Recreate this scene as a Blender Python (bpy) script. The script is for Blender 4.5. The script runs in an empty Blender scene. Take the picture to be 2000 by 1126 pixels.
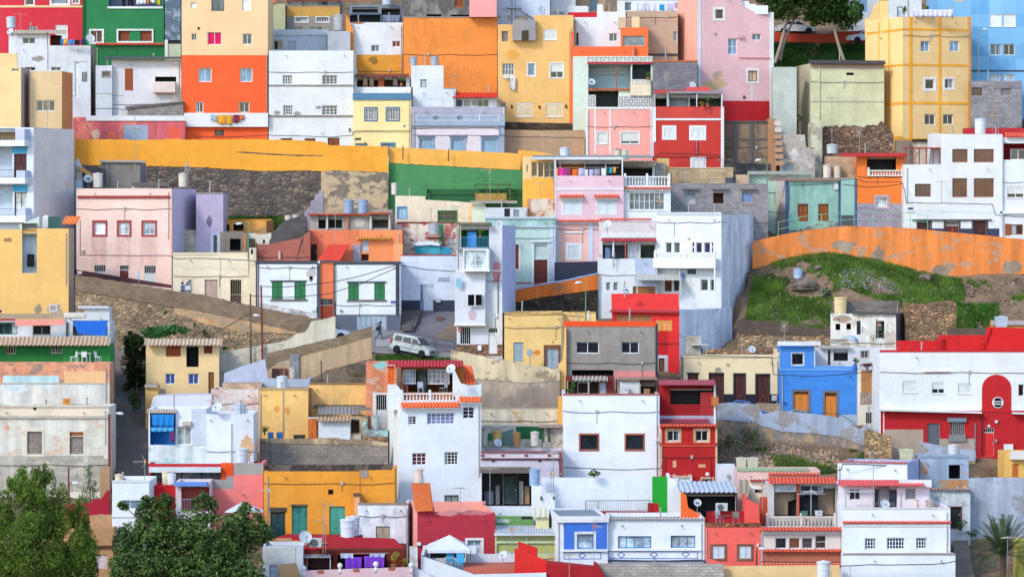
import bpy, math, random
from mathutils import Vector, Matrix
from mathutils import noise as mnoise
random.seed(7)
SKY, SUN, SUNANG, EXPO = .15, .9, 10.0, 1.4
S = bpy.context.scene
COL = S.collection
# ------------------------------------------------------------------ site survey: camera on the opposite slope, metres
F, YH, ZC = 7000.0, 420.0, 30.0
def D(b): return 270.0 + (1126.0 - b) * 0.1          # distance of a place whose foot stands on survey line b
def xp(px, d): return (px - 1000.0) / F * d
def zp(py, d): return ZC + (YH - py) / F * d
BUMPS = []                                            # (X, Y, sx, sy, h)
def zlin(Y):
 if Y < 200: return ground_near(Y)
 if Y > 385:
  t = Y - 385; return zp(1126 - 1150, 385) + 0.42 * t / (1 + t / 140.0)
 if Y < 270:
  z = zp(1126, 270); k = (270 - Y) / 70.0
  return z - 3.0 * k * (2 - k)
 return zp(1126 - (Y - 270) * 10, Y)
def ground_near(Y):
 z0 = zp(1126, 270) - 3.0
 if Y > 60: return z0
 k = (60 - Y) / 60.0
 return z0 + (28.2 - z0) * min(1.0, k) if Y > 0 else 28.2
def zt(X, Y):
 z = zlin(Y)
 for (bx, by, sx, sy, h) in BUMPS:
  q = ((X - bx) / sx) ** 2 + ((Y - by) / sy) ** 2
  if q < 9: z += h * math.exp(-q)
 return z
PADS = []
# ------------------------------------------------------------------ materials
_mc = {}
def lin(h):
 r = []
 for i in (0, 2, 4):
  c = int(h[i:i+2], 16) / 255.0
  r.append(c / 12.92 if c <= 0.04045 else ((c + 0.055) / 1.055) ** 2.4)
 return r
def alb(h):
 r = lin(h); mx = max(r) or 1; sat = min(1, (1 - min(r) / mx) * 1.25); L = .3 * r[0] + .6 * r[1] + .1 * r[2]
 r = [L + (v - L) * (1 - .05 * sat) for v in r]; g = [.83 + sat * d for d in (.11, .0, -.06)]
 return tuple(max(.004, min(.86, r[i] * g[i])) for i in range(3)) + (1,)
class NT:
 def __init__(s, name):
  s.m = bpy.data.materials.new(name); s.m.use_nodes = True
  s.t = s.m.node_tree; s.p = s.t.nodes['Principled BSDF']
 def n(s, k, **kw):
  x = s.t.nodes.new(k)
  for a, v in kw.items(): setattr(x, a, v)
  return x
 def l(s, a, b): s.t.links.new(a, b)
 def val(s, sock, v): sock.default_value = v
 def pos(s, sc=(1, 1, 1), obj=False):
  if obj: src = s.n('ShaderNodeTexCoord').outputs['Object']
  else: src = s.n('ShaderNodeNewGeometry').outputs['Position']
  mp = s.n('ShaderNodeMapping'); mp.inputs['Scale'].default_value = sc
  s.l(src, mp.inputs['Vector']); return mp.outputs['Vector']
 def noise(s, vec, scale, det=4, rough=.6):
  x = s.n('ShaderNodeTexNoise'); x.inputs['Scale'].default_value = scale
  x.inputs['Detail'].default_value = det; x.inputs['Roughness'].default_value = rough
  s.l(vec, x.inputs['Vector']); return x.outputs['Fac']
 def ramp(s, fac, stops):
  x = s.n('ShaderNodeValToRGB'); e = x.color_ramp.elements
  e[0].position, e[0].color = stops[0]; e[1].position, e[1].color = stops[1]
  for p, c in stops[2:]:
   q = e.new(p); q.color = c
  s.l(fac, x.inputs['Fac']); return x.outputs['Color']
 def mix(s, fac, a, b, mode='MIX'):
  x = s.n('ShaderNodeMix', data_type='RGBA', blend_type=mode)
  ins = [i for i in x.inputs if i.type == 'RGBA']; f = x.inputs[0]
  for sock, v in ((f, fac), (ins[0], a), (ins[1], b)):
   if hasattr(v, 'links'): s.l(v, sock)
   else: sock.default_value = v
  return [o for o in x.outputs if o.type == 'RGBA'][0]
 def bump(s, h, st, dist=.05):
  x = s.n('ShaderNodeBump'); x.inputs['Strength'].default_value = st; x.inputs['Distance'].default_value = dist
  s.l(h, x.inputs['Height']); s.l(x.outputs['Normal'], s.p.inputs['Normal'])
 def fin(s, col, rough=.85, spec=.25):
  if hasattr(col, 'links'): s.l(col, s.p.inputs['Base Color'])
  else: s.p.inputs['Base Color'].default_value = col
  s.p.inputs['Roughness'].default_value = rough
  s.p.inputs['Specular IOR Level'].default_value = spec
  return s.m
g_ = lambda v: (v, v, v, 1)
def paint(h, dirt=.5):
 c = alb(h); N = NT('paint_' + h)
 P = N.pos()
 big = N.ramp(N.noise(P, .22, 5, .62), [(.3, g_(.95 - .12 * dirt)), (.72, g_(1.03))])
 st = N.ramp(N.noise(N.pos((.9, .9, .12)), 1.0, 6, .7), [(.34, g_(1 - .16 * dirt)), (.56, g_(1))])
 fine = N.ramp(N.noise(P, 3.2, 6, .7), [(.30, g_(.96 - .11 * dirt)), (.60, g_(1.02))])
 spots = N.ramp(N.noise(P, .85, 7, .72), [(.66, g_(0)), (.71, g_(1))])
 rp = N.ramp(N.noise(N.pos((.55, .55, .8)), .5, 3, .5), [(.49, g_(.985 - .08 * dirt)), (.51, g_(1.01)), (.63, g_(1.01)), (.64, g_(.97))])
 big = N.mix(1, big, rp, 'MULTIPLY')
 x = N.mix(1, c, big, 'MULTIPLY'); x = N.mix(1, x, st, 'MULTIPLY'); x = N.mix(1, x, fine, 'MULTIPLY')
 grey = tuple(.55 * c[i] + .45 * (.30, .27, .24)[i] for i in range(3)) + (1,)
 m2 = N.n('ShaderNodeMath', operation='MULTIPLY'); N.l(spots, m2.inputs[0]); m2.inputs[1].default_value = .55 * dirt
 x = N.mix(m2.outputs[0], x, grey)
 N.bump(N.noise(P, 2.6, 8, .74), .4, .07)
 return N.fin(x, .88, .2)
def peel(h, h2, amt=.5, sc=.45):
 q = (int(h, 16) * 7 + int(h2, 16)) % 97 / 97.0
 a, b = alb(h), alb(h2); b = tuple(b[i] * .8 + a[i] * .2 for i in range(3)) + (1,); sc *= .8 + 1.3 * q
 N = NT('peel_' + h + h2); P = N.pos((1, 1, .6 + 1.3 * ((q * 7.3) % 1)))
 f = N.noise(P, sc, 8, .68)
 k = .62 - .24 * amt
 mk = N.ramp(f, [(k - .01 - .04 * q, g_(0)), (k + .01 + .03 * q, g_(1))])
 va = N.ramp(N.noise(N.pos((1.4, 1.4, .2)), .8, 5), [(.35, g_(.72)), (.62, g_(1.05))])
 vb = N.ramp(N.noise(P, 2.6, 8, .78), [(.3, g_(.66)), (.7, g_(1.15))])
 va = N.mix(1, va, N.ramp(N.noise(P, 1.1, 8, .75), [(.3, g_(.84)), (.62, g_(1.03))]), 'MULTIPLY')
 x = N.mix(mk, N.mix(1, a, va, 'MULTIPLY'), N.mix(1, b, vb, 'MULTIPLY'))
 N.bump(N.noise(P, 1.8, 8, .75), .5, .1)
 return N.fin(x, .92, .15)
def block(h, w=.5, hh=.22):
 c = alb(h); N = NT('block_' + h)
 P = N.n('ShaderNodeNewGeometry').outputs['Position']
 sp = N.n('ShaderNodeSeparateXYZ'); N.l(P, sp.inputs[0])
 cb = N.n('ShaderNodeCombineXYZ'); N.l(sp.outputs['X'], cb.inputs['X']); N.l(sp.outputs['Z'], cb.inputs['Y'])
 br = N.n('ShaderNodeTexBrick'); N.l(cb.outputs[0], br.inputs['Vector'])
 for k, v in (('Scale', 1.0), ('Brick Width', w), ('Row Height', hh), ('Mortar Size', .018), ('Mortar Smooth', .2)):
  br.inputs[k].default_value = v
 br.inputs['Color1'].default_value = c
 br.inputs['Color2'].default_value = tuple(v * .74 for v in c[:3]) + (1,)
 br.inputs['Mortar'].default_value = tuple(v * .42 for v in c[:3]) + (1,)
 v = N.ramp(N.noise(P, .5, 7, .7), [(.3, g_(.68)), (.7, g_(1.12))])
 x = N.mix(1, br.outputs['Color'], v, 'MULTIPLY')
 N.bump(br.outputs['Fac'], -.4, .03)
 return N.fin(x, .93, .12)
def stone(h, mortar='8A7D6A', sc=1.5):
 c = alb(h); N = NT('stone_' + h)
 P = N.pos((1, 1, 1.45));
 w = N.n('ShaderNodeTexNoise'); w.inputs['Scale'].default_value = 1.3; N.l(P, w.inputs['Vector'])
 ad = N.n('ShaderNodeVectorMath', operation='MULTIPLY_ADD')
 N.l(w.outputs['Color'], ad.inputs[0]); ad.inputs[1].default_value = (.5, .5, .5); N.l(P, ad.inputs[2])
 v1 = N.n('ShaderNodeTexVoronoi'); v2 = N.n('ShaderNodeTexVoronoi', feature='DISTANCE_TO_EDGE')
 for v in (v1, v2): v.inputs['Scale'].default_value = sc * 1.55; N.l(ad.outputs[0], v.inputs['Vector'])
 sep = N.n('ShaderNodeSeparateColor'); N.l(v1.outputs['Color'], sep.inputs[0])
 tone = N.ramp(sep.outputs[0], [(0, tuple(k * .7 for k in c[:3]) + (1,)), (.5, c), (1, (min(.8, c[0] * 1.8), c[1] * 1.6, c[2] * 1.4, 1))])
 fine = N.ramp(N.noise(P, 5, 6, .7), [(.3, g_(.7)), (.7, g_(1.15))])
 edge = N.ramp(v2.outputs['Distance'], [(.02, g_(.9)), (.09, g_(0))])
 x = N.mix(1, tone, fine, 'MULTIPLY')
 mo = N.mix(N.noise(P, .7, 4), alb(mortar), tuple(k * .25 for k in alb(mortar)[:3]) + (1,))
 x = N.mix(edge, x, mo); x = N.mix(1, x, N.ramp(N.noise(P, .45, 6, .7), [(.3, g_(.6)), (.7, g_(1.2))]), 'MULTIPLY')
 x = N.mix(N.ramp(N.noise(P, .75, 8, .75), [(.56, g_(0)), (.64, g_(.8))]), x, mo)
 N.bump(v2.outputs['Distance'], 1.0, .2)
 return N.fin(x, .95, .1)
def soil(h, h2):
 N = NT('soil_' + h); P = N.pos()
 x = N.mix(N.ramp(N.noise(P, .35, 8, .72), [(.4, g_(0)), (.6, g_(1))]), alb(h), alb(h2))
 x = N.mix(1, x, N.ramp(N.noise(P, 4, 8, .8), [(.3, g_(.5)), (.7, g_(1.25))]), 'MULTIPLY')
 N.bump(N.noise(P, 2.2, 9, .78), .9, .25)
 return N.fin(x, .97, .08)
def flat(h, rough=.55, spec=.35, metal=0, var=.15):
 N = NT('coat_' + h); P = N.pos()
 x = N.mix(1, alb(h), N.ramp(N.noise(P, 1.7, 5, .65), [(.3, g_(1 - var)), (.7, g_(1 + var * .4))]), 'MULTIPLY')
 N.p.inputs['Metallic'].default_value = metal
 return N.fin(x, rough, spec)
def wood(h):
 N = NT('wood_' + h); P = N.pos((6, 6, .6))
 x = N.mix(1, alb(h), N.ramp(N.noise(P, 2, 5, .65), [(.3, g_(.55)), (.7, g_(1.15))]), 'MULTIPLY')
 return N.fin(x, .6, .3)
def cloth(h):
 N = NT('cloth_' + h)
 x = N.mix(1, alb(h), N.ramp(N.noise(N.pos((3, 3, .6)), 2, 4), [(.3, g_(.78)), (.7, g_(1.05))]), 'MULTIPLY')
 return N.fin(x, .9, .1)
def glass(h, r=.06):
 N = NT('glass_' + h); c = lin(h)
 x = N.mix(1, tuple(c) + (1,), N.ramp(N.noise(N.pos(), .9, 3), [(.35, g_(.45)), (.65, g_(1.5))]), 'MULTIPLY')
 N.p.inputs['IOR'].default_value = 1.5
 return N.fin(x, r, .5)
def leaf(h, h2):
 N = NT('leaf_' + h); r = N.n('ShaderNodeNewGeometry').outputs['Random Per Island']
 big = N.ramp(N.noise(N.pos(), .55, 3), [(.36, g_(.62)), (.62, g_(1.25))])
 x = N.ramp(r, [(.1, alb(h)), (.95, alb(h2))])
 x = N.mix(1, x, big, 'MULTIPLY')
 m = N.fin(x, .6, .25)
 tr = N.n('ShaderNodeBsdfTranslucent'); N.l(x, tr.inputs['Color'])
 ms = N.n('ShaderNodeMixShader'); ms.inputs[0].default_value = .28
 out = [q for q in N.t.nodes if q.type == 'OUTPUT_MATERIAL'][0]
 N.l(N.p.outputs[0], ms.inputs[1]); N.l(tr.outputs[0], ms.inputs[2]); N.l(ms.outputs[0], out.inputs['Surface'])
 return m
PAL = {}
def M(k):
 if k in _mc: return _mc[k]
 s = PAL.get(k, k)
 p = s.split(':')
 if len(p) == 1: m = paint(p[0])
 elif p[0] == 'p': m = paint(p[1], float(p[2]) if len(p) > 2 else .5)
 elif p[0] == 'pl': m = peel(p[1], p[2], float(p[3]) if len(p) > 3 else .5, float(p[4]) if len(p) > 4 else .45)
 elif p[0] == 'bk': m = block(p[1])
 elif p[0] == 'st': m = stone(p[1], p[2] if len(p) > 2 else '8A7D6A', float(p[3]) if len(p) > 3 else 1.5)
 elif p[0] == 'so': m = soil(p[1], p[2])
 elif p[0] == 'f': m = flat(p[1], float(p[2]) if len(p) > 2 else .55)
 elif p[0] == 'me': m = flat(p[1], .4, .5, .6, .3)
 elif p[0] == 'wd': m = wood(p[1])
 elif p[0] == 'c': m = cloth(p[1])
 elif p[0] == 'g': m = glass(p[1])
 elif p[0] == 'lf': m = leaf(p[1], p[2])
 _mc[k] = m
 return m
# ------------------------------------------------------------------ mesh builder
class MB:
 def __init__(s): s.v = []; s.f = []
 def poly(s, pts):
  i = len(s.v); s.v += [tuple(p) for p in pts]; s.f.append(tuple(range(i, i + len(pts)))); return s
 def box(s, x0, x1, y0, y1, z0, z1):
  if x0 > x1: x0, x1 = x1, x0
  if y0 > y1: y0, y1 = y1, y0
  if z0 > z1: z0, z1 = z1, z0
  i = len(s.v)
  s.v += [(x, y, z) for z in (z0, z1) for y in (y0, y1) for x in (x0, x1)]
  for f in ((0, 2, 3, 1), (4, 5, 7, 6), (0, 1, 5, 4), (2, 6, 7, 3), (0, 4, 6, 2), (1, 3, 7, 5)):
   s.f.append(tuple(i + k for k in f))
  return s
 def bar(s, a, b, r, n=5, r2=None):
  a, b = Vector(a), Vector(b); d = (b - a)
  if d.length < 1e-6: return s
  q = d.to_track_quat('Z', 'Y'); i = len(s.v); r2 = r if r2 is None else r2
  for (c, rr) in ((a, r), (b, r2)):
   for k in range(n):
    t = 2 * math.pi * k / n
    s.v.append(tuple(c + q @ Vector((rr * math.cos(t), rr * math.sin(t), 0))))
  for k in range(n):
   k2 = (k + 1) % n
   s.f.append((i + k, i + k2, i + n + k2, i + n + k))
  s.f.append(tuple(i + k for k in reversed(range(n)))); s.f.append(tuple(i + n + k for k in range(n)))
  return s
 def tube(s, pts, r, n=5, r2=None):
  m = len(pts) - 1
  r2 = r if r2 is None else r2
  for k in range(m): s.bar(pts[k], pts[k + 1], r + (r2 - r) * k / m, n, r + (r2 - r) * (k + 1) / m)
  return s
 def lathe(s, prof, n=12, c=(0, 0, 0), rot=None):
  i = len(s.v); m = len(prof)
  for (r, z) in prof:
   for k in range(n):
    t = 2 * math.pi * k / n
    p = Vector((r * math.cos(t), r * math.sin(t), z))
    if rot is not None: p = rot @ p
    s.v.append((p.x + c[0], p.y + c[1], p.z + c[2]))
  for j in range(m - 1):
   for k in range(n):
    k2 = (k + 1) % n
    s.f.append((i + j * n + k, i + j * n + k2, i + (j + 1) * n + k2, i + (j + 1) * n + k))
  if prof[0][0] > 1e-4: s.f.append(tuple(i + k for k in reversed(range(n))))
  if prof[-1][0] > 1e-4: s.f.append(tuple(i + (m - 1) * n + k for k in range(n)))
  return s
 def build(s, name, mat, parent=None, smooth=False):
  me = bpy.data.meshes.new(name); me.from_pydata(s.v, [], s.f)
  if mat is not None: me.materials.append(mat if not isinstance(mat, str) else M(mat))
  if smooth:
   for p in me.polygons: p.use_smooth = True
  me.update()
  o = bpy.data.objects.new(name, me); COL.objects.link(o)
  if parent is not None: o.parent = parent
  return o
def empty(name, label, cat, loc, rz=0, group=None):
 o = bpy.data.objects.new(name, None); COL.objects.link(o)
 o.empty_display_size = .3
 o.location = loc; o.rotation_euler = (0, 0, rz)
 tag(o, label, cat, group); return o
def tag(o, label=None, cat=None, group=None, kind=None):
 if label: o['label'] = label
 if cat: o['category'] = cat; o['kind'] = 'thing'
 if group: o['group'] = group
 if kind: o['kind'] = kind
 return o
def corr(mb, x0, x1, y0, z0, y1, z1, pitch=.24, amp=.05, th=.03, n=5, round_=True):
 """ridged sheet from the upper line (y0,z0) to the lower line (y1,z1)"""
 k = max(2, int(abs(x1 - x0) / pitch)); N = k * n
 i = len(mb.v); L = math.hypot(y1 - y0, z1 - z0) or 1; ny, nz = (z1 - z0) / L, -(y1 - y0) / L
 if nz < 0: ny, nz = -ny, -nz
 for (y, z) in ((y0, z0), (y1, z1)):
  for sgn in (1, 0):
   for j in range(N + 1):
    t = j / N; ph = 2 * math.pi * k * t
    h = amp * (abs(math.sin(ph / 2)) * 2 - 1 if round_ else math.sin(ph)) - (0 if sgn else th)
    mb.v.append((x0 + (x1 - x0) * t, y + ny * h, z + nz * h))
 W = N + 1
 for j in range(N):
  a = i + j
  mb.f.append((a, a + 1, a + 2 * W + 1, a + 2 * W))
  mb.f.append((a + W, a + W + 2 * W, a + W + 1 + 2 * W, a + W + 1))
  mb.f.append((a + 2 * W, a + 2 * W + 1, a + 3 * W + 1, a + 3 * W))
  mb.f.append((a, a + W, a + W + 1, a + 1))
 mb.f.append((i, i + 2 * W, i + 3 * W, i + W)); mb.f.append((i + N, i + N + W, i + N + 3 * W, i + N + 2 * W))
 return mb
def balusters(mb, x0, x1, y, z0, z1, pitch=.26, r=.075):
 h = z1 - z0; n = max(2, int((x1 - x0) / pitch))
 for k in range(n):
  x = x0 + (k + .5) * (x1 - x0) / n
  mb.lathe([(r * .8, z0), (r * .55, z0 + .12 * h), (r, z0 + .33 * h), (r * .5, z0 + .65 * h), (r * .45, z0 + .8 * h), (r * .8, z1)], 7, (x, y, 0))
 return mb
# ------------------------------------------------------------------ houses
RND = random.Random(11)
GL = ['g:46545F', 'g:1A2026', 'g:222B35', 'g:12161B', 'g:2E3C48', 'g:0D0F12']  # lighter tones carry a sky reflection in the glass colour
class House:
 def __init__(s, label, x0, x1, yt, b, mat, items='', dep=6, sl=None, sr=None, top=None, ph=.3, roof='roofgrey', ms=None,
                 name='house', cat='house', group=None, off=0, bot=None, back=None):
  s.dep = dep; s.x0 = x0; s.d = D(b) + off; s.P = (xp(x0, s.d), s.d); s.mat = mat
  def proj_back(psi):
   c, w = math.cos(psi), math.sin(psi)
   if sr is not None:
    a = (x1 - 1000) / F
    t = (-w * s.P[0] + c * s.P[1]) / (-w * a + c)
    q = (t * a - w * dep, t + c * dep); return 1000 + F * q[0] / q[1] - (x1 + sr)
   q = (s.P[0] - w * dep, s.P[1] + c * dep); return 1000 + F * q[0] / q[1] - (x0 - sl)
  psi = 0.0
  if sr is not None or sl is not None:
   lo, hi = -1.25, 1.25
   for _ in range(50):
    mid = (lo + hi) / 2
    if proj_back(mid) > 0: lo = mid
    else: hi = mid
   psi = (lo + hi) / 2
  s.psi = psi; s.c, s.s = math.cos(psi), math.sin(psi)
  s.zb = (zt(s.P[0], s.P[1]) if bot is None else zp(bot, s.d))
  s.root = empty(name, label, cat, (s.P[0], s.P[1], s.zb), psi, group)
  s.W = s.uv(x1, yt)[0]; s.dep = dep
  prof = [s.uv(px, py) for px, py in top] if top else [(0, s.uv(x0, yt)[1]), (s.W, s.uv(x1, yt)[1])]
  prof[0] = (0, prof[0][1]); prof[-1] = (s.W, prof[-1][1])
  s.prof = prof; s.Hm = min(v for _, v in prof)
  s.holes = []; s.zones = []; s.low = 0.0 if bot is not None else -1.6
  for ln in items.replace(';', '\n').split('\n'):
   tk = ln.split()
   if not tk: continue
   kw = dict(t.split('=', 1) for t in tk if '=' in t)
   nums = [float(t) for t in tk[1:] if '=' not in t]
   getattr(s, 'i_' + tk[0])(*nums, **kw)
  s.shell(ph, roof, ms, back)
  if s.W > 3.2 and name in ('house', 'rooftop_room') and yt > 20 and 'GREG' not in label: s.fittings()
  # footprint pad for the terrain
  cx = s.P[0] + .5 * s.W * s.c - .5 * dep * s.s; cy = s.P[1] + .5 * s.W * s.s + .5 * dep * s.c
  if bot is None: PADS.append((s.P[0], s.P[1], s.c, s.s, s.W, dep, s.zb))
 def uv(s, px, py):
  a = (px - 1000) / F
  t = (-s.s * s.P[0] + s.c * s.P[1]) / (-s.s * a + s.c)
  u = (t * a - s.P[0]) * s.c + (t - s.P[1]) * s.s
  return u, ZC + (YH - py) / F * t - s.zb
 def rect(s, x0, y0, x1, y1):
  xm, ym = (x0 + x1) / 2, (y0 + y1) / 2
  return s.uv(x0, ym)[0], s.uv(xm, y1)[1], s.uv(x1, ym)[0], s.uv(xm, y0)[1]
 def shell(s, ph, roof, ms, back):
  W, dep, t = s.W, s.dep, min(.22, s.W / 5, s.dep / 5)
  rz = s.Hm - ph; m = MB(); side = m if ms is None else MB()
  lo = s.low
  hs = [h for h in s.holes]
  zs = s.zones; zm = [MB() for _ in zs]
  pr = s.prof
  def pv(u, e):
   for k in range(len(pr) - 1):
    (ua, va), (ub, vb) = pr[k], pr[k+1]
    if ub - ua > 1e-4 and ua - 1e-6 <= u + e * 1e-5 <= ub + 1e-6: return va + (vb - va) * (u - ua) / (ub - ua)
   return s.Hm
  zs = s.zones; zm = [MB() for _ in zs]; Ht = max(v for _, v in pr)
  xs = sorted(set([0, W] + [u for u, _ in pr] + [min(max(h[i], 0), W) for h in hs + zs for i in (0, 2)]))
  yc = sorted(set([lo] + [min(max(h[i], lo), Ht) for h in hs + zs for i in (1, 3)]))
  for i in range(len(xs) - 1):
   if xs[i+1] - xs[i] < 1e-5: continue
   run = None; rt = None; pa, pb = pv(xs[i], 1), pv(xs[i+1], -1); hc = min(pa, pb)
   ys = [y for y in yc if y < hc - 1e-4] + [hc]
   def flush():
    if run is not None: (m if rt < 0 else zm[rt]).poly([(xs[i], 0, run[0]), (xs[i+1], 0, run[0]), (xs[i+1], 0, run[1]), (xs[i], 0, run[1])])
   for j in range(len(ys) - 1):
    cx, cy = (xs[i] + xs[i+1]) / 2, (ys[j] + ys[j+1]) / 2
    if any(h[0] < cx < h[2] and h[1] < cy < h[3] for h in hs): flush(); run = None; continue
    z = -1
    for q, h in enumerate(zs):
     if h[0] < cx < h[2] and h[1] < cy < h[3]: z = q
    if run is not None and rt == z: run[1] = ys[j+1]
    else: flush(); run = [ys[j], ys[j+1]]; rt = z
   flush()
   if abs(pa - pb) > 1e-4: m.poly([(xs[i], 0, hc), (xs[i+1], 0, hc), (xs[i+1], 0, pb), (xs[i], 0, pa)])
  for k in range(len(pr) - 1):
   (ua, va), (ub, vb) = pr[k], pr[k+1]
   tt = t if ph > 0 else dep
   m.poly([(ua, 0, va), (ub, 0, vb), (ub, tt, vb), (ua, tt, va)])
   if ph > 0 and ub - ua > 1e-3: m.poly([(ub, t, rz), (ua, t, rz), (ua, t, va), (ub, t, vb)])
  for (a0, b0, a1, b1, r) in hs:
   if r <= 0: continue
   m.poly([(a0, 0, b0), (a0, 0, b1), (a0, r, b1), (a0, r, b0)]); m.poly([(a1, 0, b1), (a1, 0, b0), (a1, r, b0), (a1, r, b1)])
   m.poly([(a0, 0, b1), (a1, 0, b1), (a1, r, b1), (a0, r, b1)]); m.poly([(a1, 0, b0), (a0, 0, b0), (a0, r, b0), (a1, r, b0)])
  vl, vr = pr[0][1], pr[-1][1]
  hb = min(vl, vr) if back is None else rz + back
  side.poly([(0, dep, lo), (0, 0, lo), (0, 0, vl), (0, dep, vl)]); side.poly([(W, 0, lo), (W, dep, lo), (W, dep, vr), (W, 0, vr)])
  side.poly([(W, dep, lo), (0, dep, lo), (0, dep, hb), (W, dep, hb)])
  if ph > 0:
   side.poly([(t, t, rz), (t, dep, rz), (t, dep, vl), (t, t, vl)]); side.poly([(W - t, dep, rz), (W - t, t, rz), (W - t, t, vr), (W - t, dep, vr)])
   side.poly([(0, t, vl), (t, t, vl), (t, dep, vl), (0, dep, vl)]); side.poly([(W - t, t, vr), (W, t, vr), (W, dep, vr), (W - t, dep, vr)])
   side.poly([(0, dep, hb), (t, dep, hb), (t, dep, vl), (0, dep, vl)]) if vl > hb + .01 else None
   side.poly([(W - t, dep, hb), (W, dep, hb), (W, dep, vr), (W - t, dep, vr)]) if vr > hb + .01 else None
   side.poly([(t, dep - t, rz), (W - t, dep - t, rz), (W - t, dep - t, hb), (t, dep - t, hb)])
   side.poly([(t, dep - t, hb), (W - t, dep - t, hb), (W - t, dep, hb), (t, dep, hb)])
   MB().box(t, W - t, t, dep - t, rz - .12, rz).build('roof', roof, s.root)
  m.build('wall', s.mat, s.root)
  for q, h in enumerate(zs): zm[q].build(h[5], h[4], s.root) if zm[q].f else None
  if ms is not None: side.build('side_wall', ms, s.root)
 def fittings(s):
  r = random.Random(int(s.x0 * 7 + s.d)); W = s.W; top = s.Hm
  free = lambda v, e: not any(h[1] - e < v < h[3] + e for h in s.holes)
  for t in range(6):
   v = top - r.uniform(.5, 5)
   if v > .5 and free(v, .25) and r.random() < .45:
    n = max(4, int(W / .9)); q = MB().tube([(W * i / n, -.05, v - .1 * math.sin(math.pi * ((i * 2) % n) / n) + r.uniform(-.03, .03)) for i in range(n + 1)], .022, 4)
    u = r.uniform(.1, .9) * W; q.bar((u, -.05, v), (u, -.05, v - r.uniform(.4, 1.4)), .015, 4); q.build('cable', 'f:3A3A3E', s.root)
    if r.random() < .6: MB().box(u - .1, u + .1, -.12, -.003, v - .12, v + .14).build('junction_box', 'f:B4B2AC', s.root)
    break
  if free(top - .45, .1):
   for u in (W * r.uniform(.08, .3), W * r.uniform(.7, .92)): MB().bar((u, .05, top - .45), (u, -.3, top - .5), .045, 6).build('drain_spout', 'f:8A7A70', s.root)
  if r.random() < .5:
   u = W * r.choice((.03, .97)); MB().bar((u, -.06, top - .3), (u, -.06, max(0, top - r.uniform(3, 7))), .04, 6).build('drainpipe', 'f:B4AEA6', s.root)
 # ---- parts
 def i_ls(s, y0, y1, a='0', b='1', c='white', p='.03', nm='stripe', **k):     # band on the left flank
  v1 = s.uv(s.x0, y0)[1]; v0 = s.uv(s.x0, y1)[1]; MB().box(-float(p), .002, s.dep * float(a), s.dep * float(b), v0, v1).build(nm, c, s.root)
 def i_zn(s, x0, y0, x1, y1, c='white', nm='painted_band', **k):
  s.zones.append(s.rect(x0, y0, x1, y1) + (c, nm))
 def i_w(s, x0, y0, x1, y1, n=2, m=1, f='white', g=None, s_=None, sw=4, sill=None, bars=None, r=.2, **k):
  a0, b0, a1, b1 = s.rect(x0, y0, x1, y1); r = float(r)
  s.holes.append((a0, b0, a1, b1, r)); n, m = int(n), int(m); su = k.get('su')
  w, h = a1 - a0, b1 - b0; fw = min(.075, w * .12, h * .14); mw = fw * .75
  q = MB()
  q.box(a0, a1, r - .06, r, b0, b0 + fw).box(a0, a1, r - .06, r, b1 - fw, b1)
  q.box(a0, a0 + fw, r - .06, r, b0 + fw, b1 - fw).box(a1 - fw, a1, r - .06, r, b0 + fw, b1 - fw)
  for i in range(1, n):
   x = a0 + w * i / n; q.box(x - mw / 2, x + mw / 2, r - .05, r - .005, b0 + fw, b1 - fw)
  for j in range(1, m):
   z = b0 + h * j / m; q.box(a0 + fw, a1 - fw, r - .045, r - .008, z - mw / 3, z + mw / 3)
  wo = q.build('window', f, s.root)
  if 'label' in k: wo['label'] = k['label'].replace('_', ' ')
  gm = g or GL[RND.randrange(len(GL))]
  MB().poly([(a0, r - .02, b0), (a1, r - .02, b0), (a1, r - .02, b1), (a0, r - .02, b1)]).build('pane', gm, wo)
  if g is None and RND.random() < .6 and w > .5:
   cw = fw + (w / n - fw) * RND.uniform(.4, .95); cm = RND.choice(['c:B9C4CC', 'c:8FA0AC', 'c:A79A8A', 'c:5E6B78'])
   lo = RND.random() < .5
   xa, xb = (a0 + fw, a0 + cw) if lo else (a1 - cw, a1 - fw)
   MB().poly([(xa, r - .024, b0 + fw), (xb, r - .024, b0 + fw), (xb, r - .024, b1 - fw), (xa, r - .024, b1 - fw)]).build('curtain', cm, wo)
  if su: s.surround(a0, b0, a1, b1, float(sw), su, wo)
  if sill: MB().box(a0 - .08, a1 + .08, -.09, .02, b0 - .07, b0 - .003).build('sill', sill if sill != '1' else f, wo)
  if bars:
   q = MB(); nb = max(3, int(w / .16))
   for i in range(nb + 1): q.bar((a0 + w * i / nb, -.03, b0), (a0 + w * i / nb, -.03, b1), .014, 4)
   for z in (b0 + .04, (b0 + b1) / 2, b1 - .04): q.bar((a0, -.03, z), (a1, -.03, z), .014, 4)
   q.build('window_bars', bars, wo)
 def surround(s, a0, b0, a1, b1, sw, c, par):
  k = sw * s.d / F; p = -.035; q = MB()
  q.box(a0 - k, a1 + k, p, .01, b1 + .002, b1 + k).box(a0 - k, a1 + k, p, .01, b0 - k, b0 - .002)
  q.box(a0 - k, a0 - .002, p, .01, b0 - .002, b1 + .002).box(a1 + .002, a1 + k, p, .01, b0 - .002, b1 + .002)
  q.build('surround', c, par)
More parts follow.
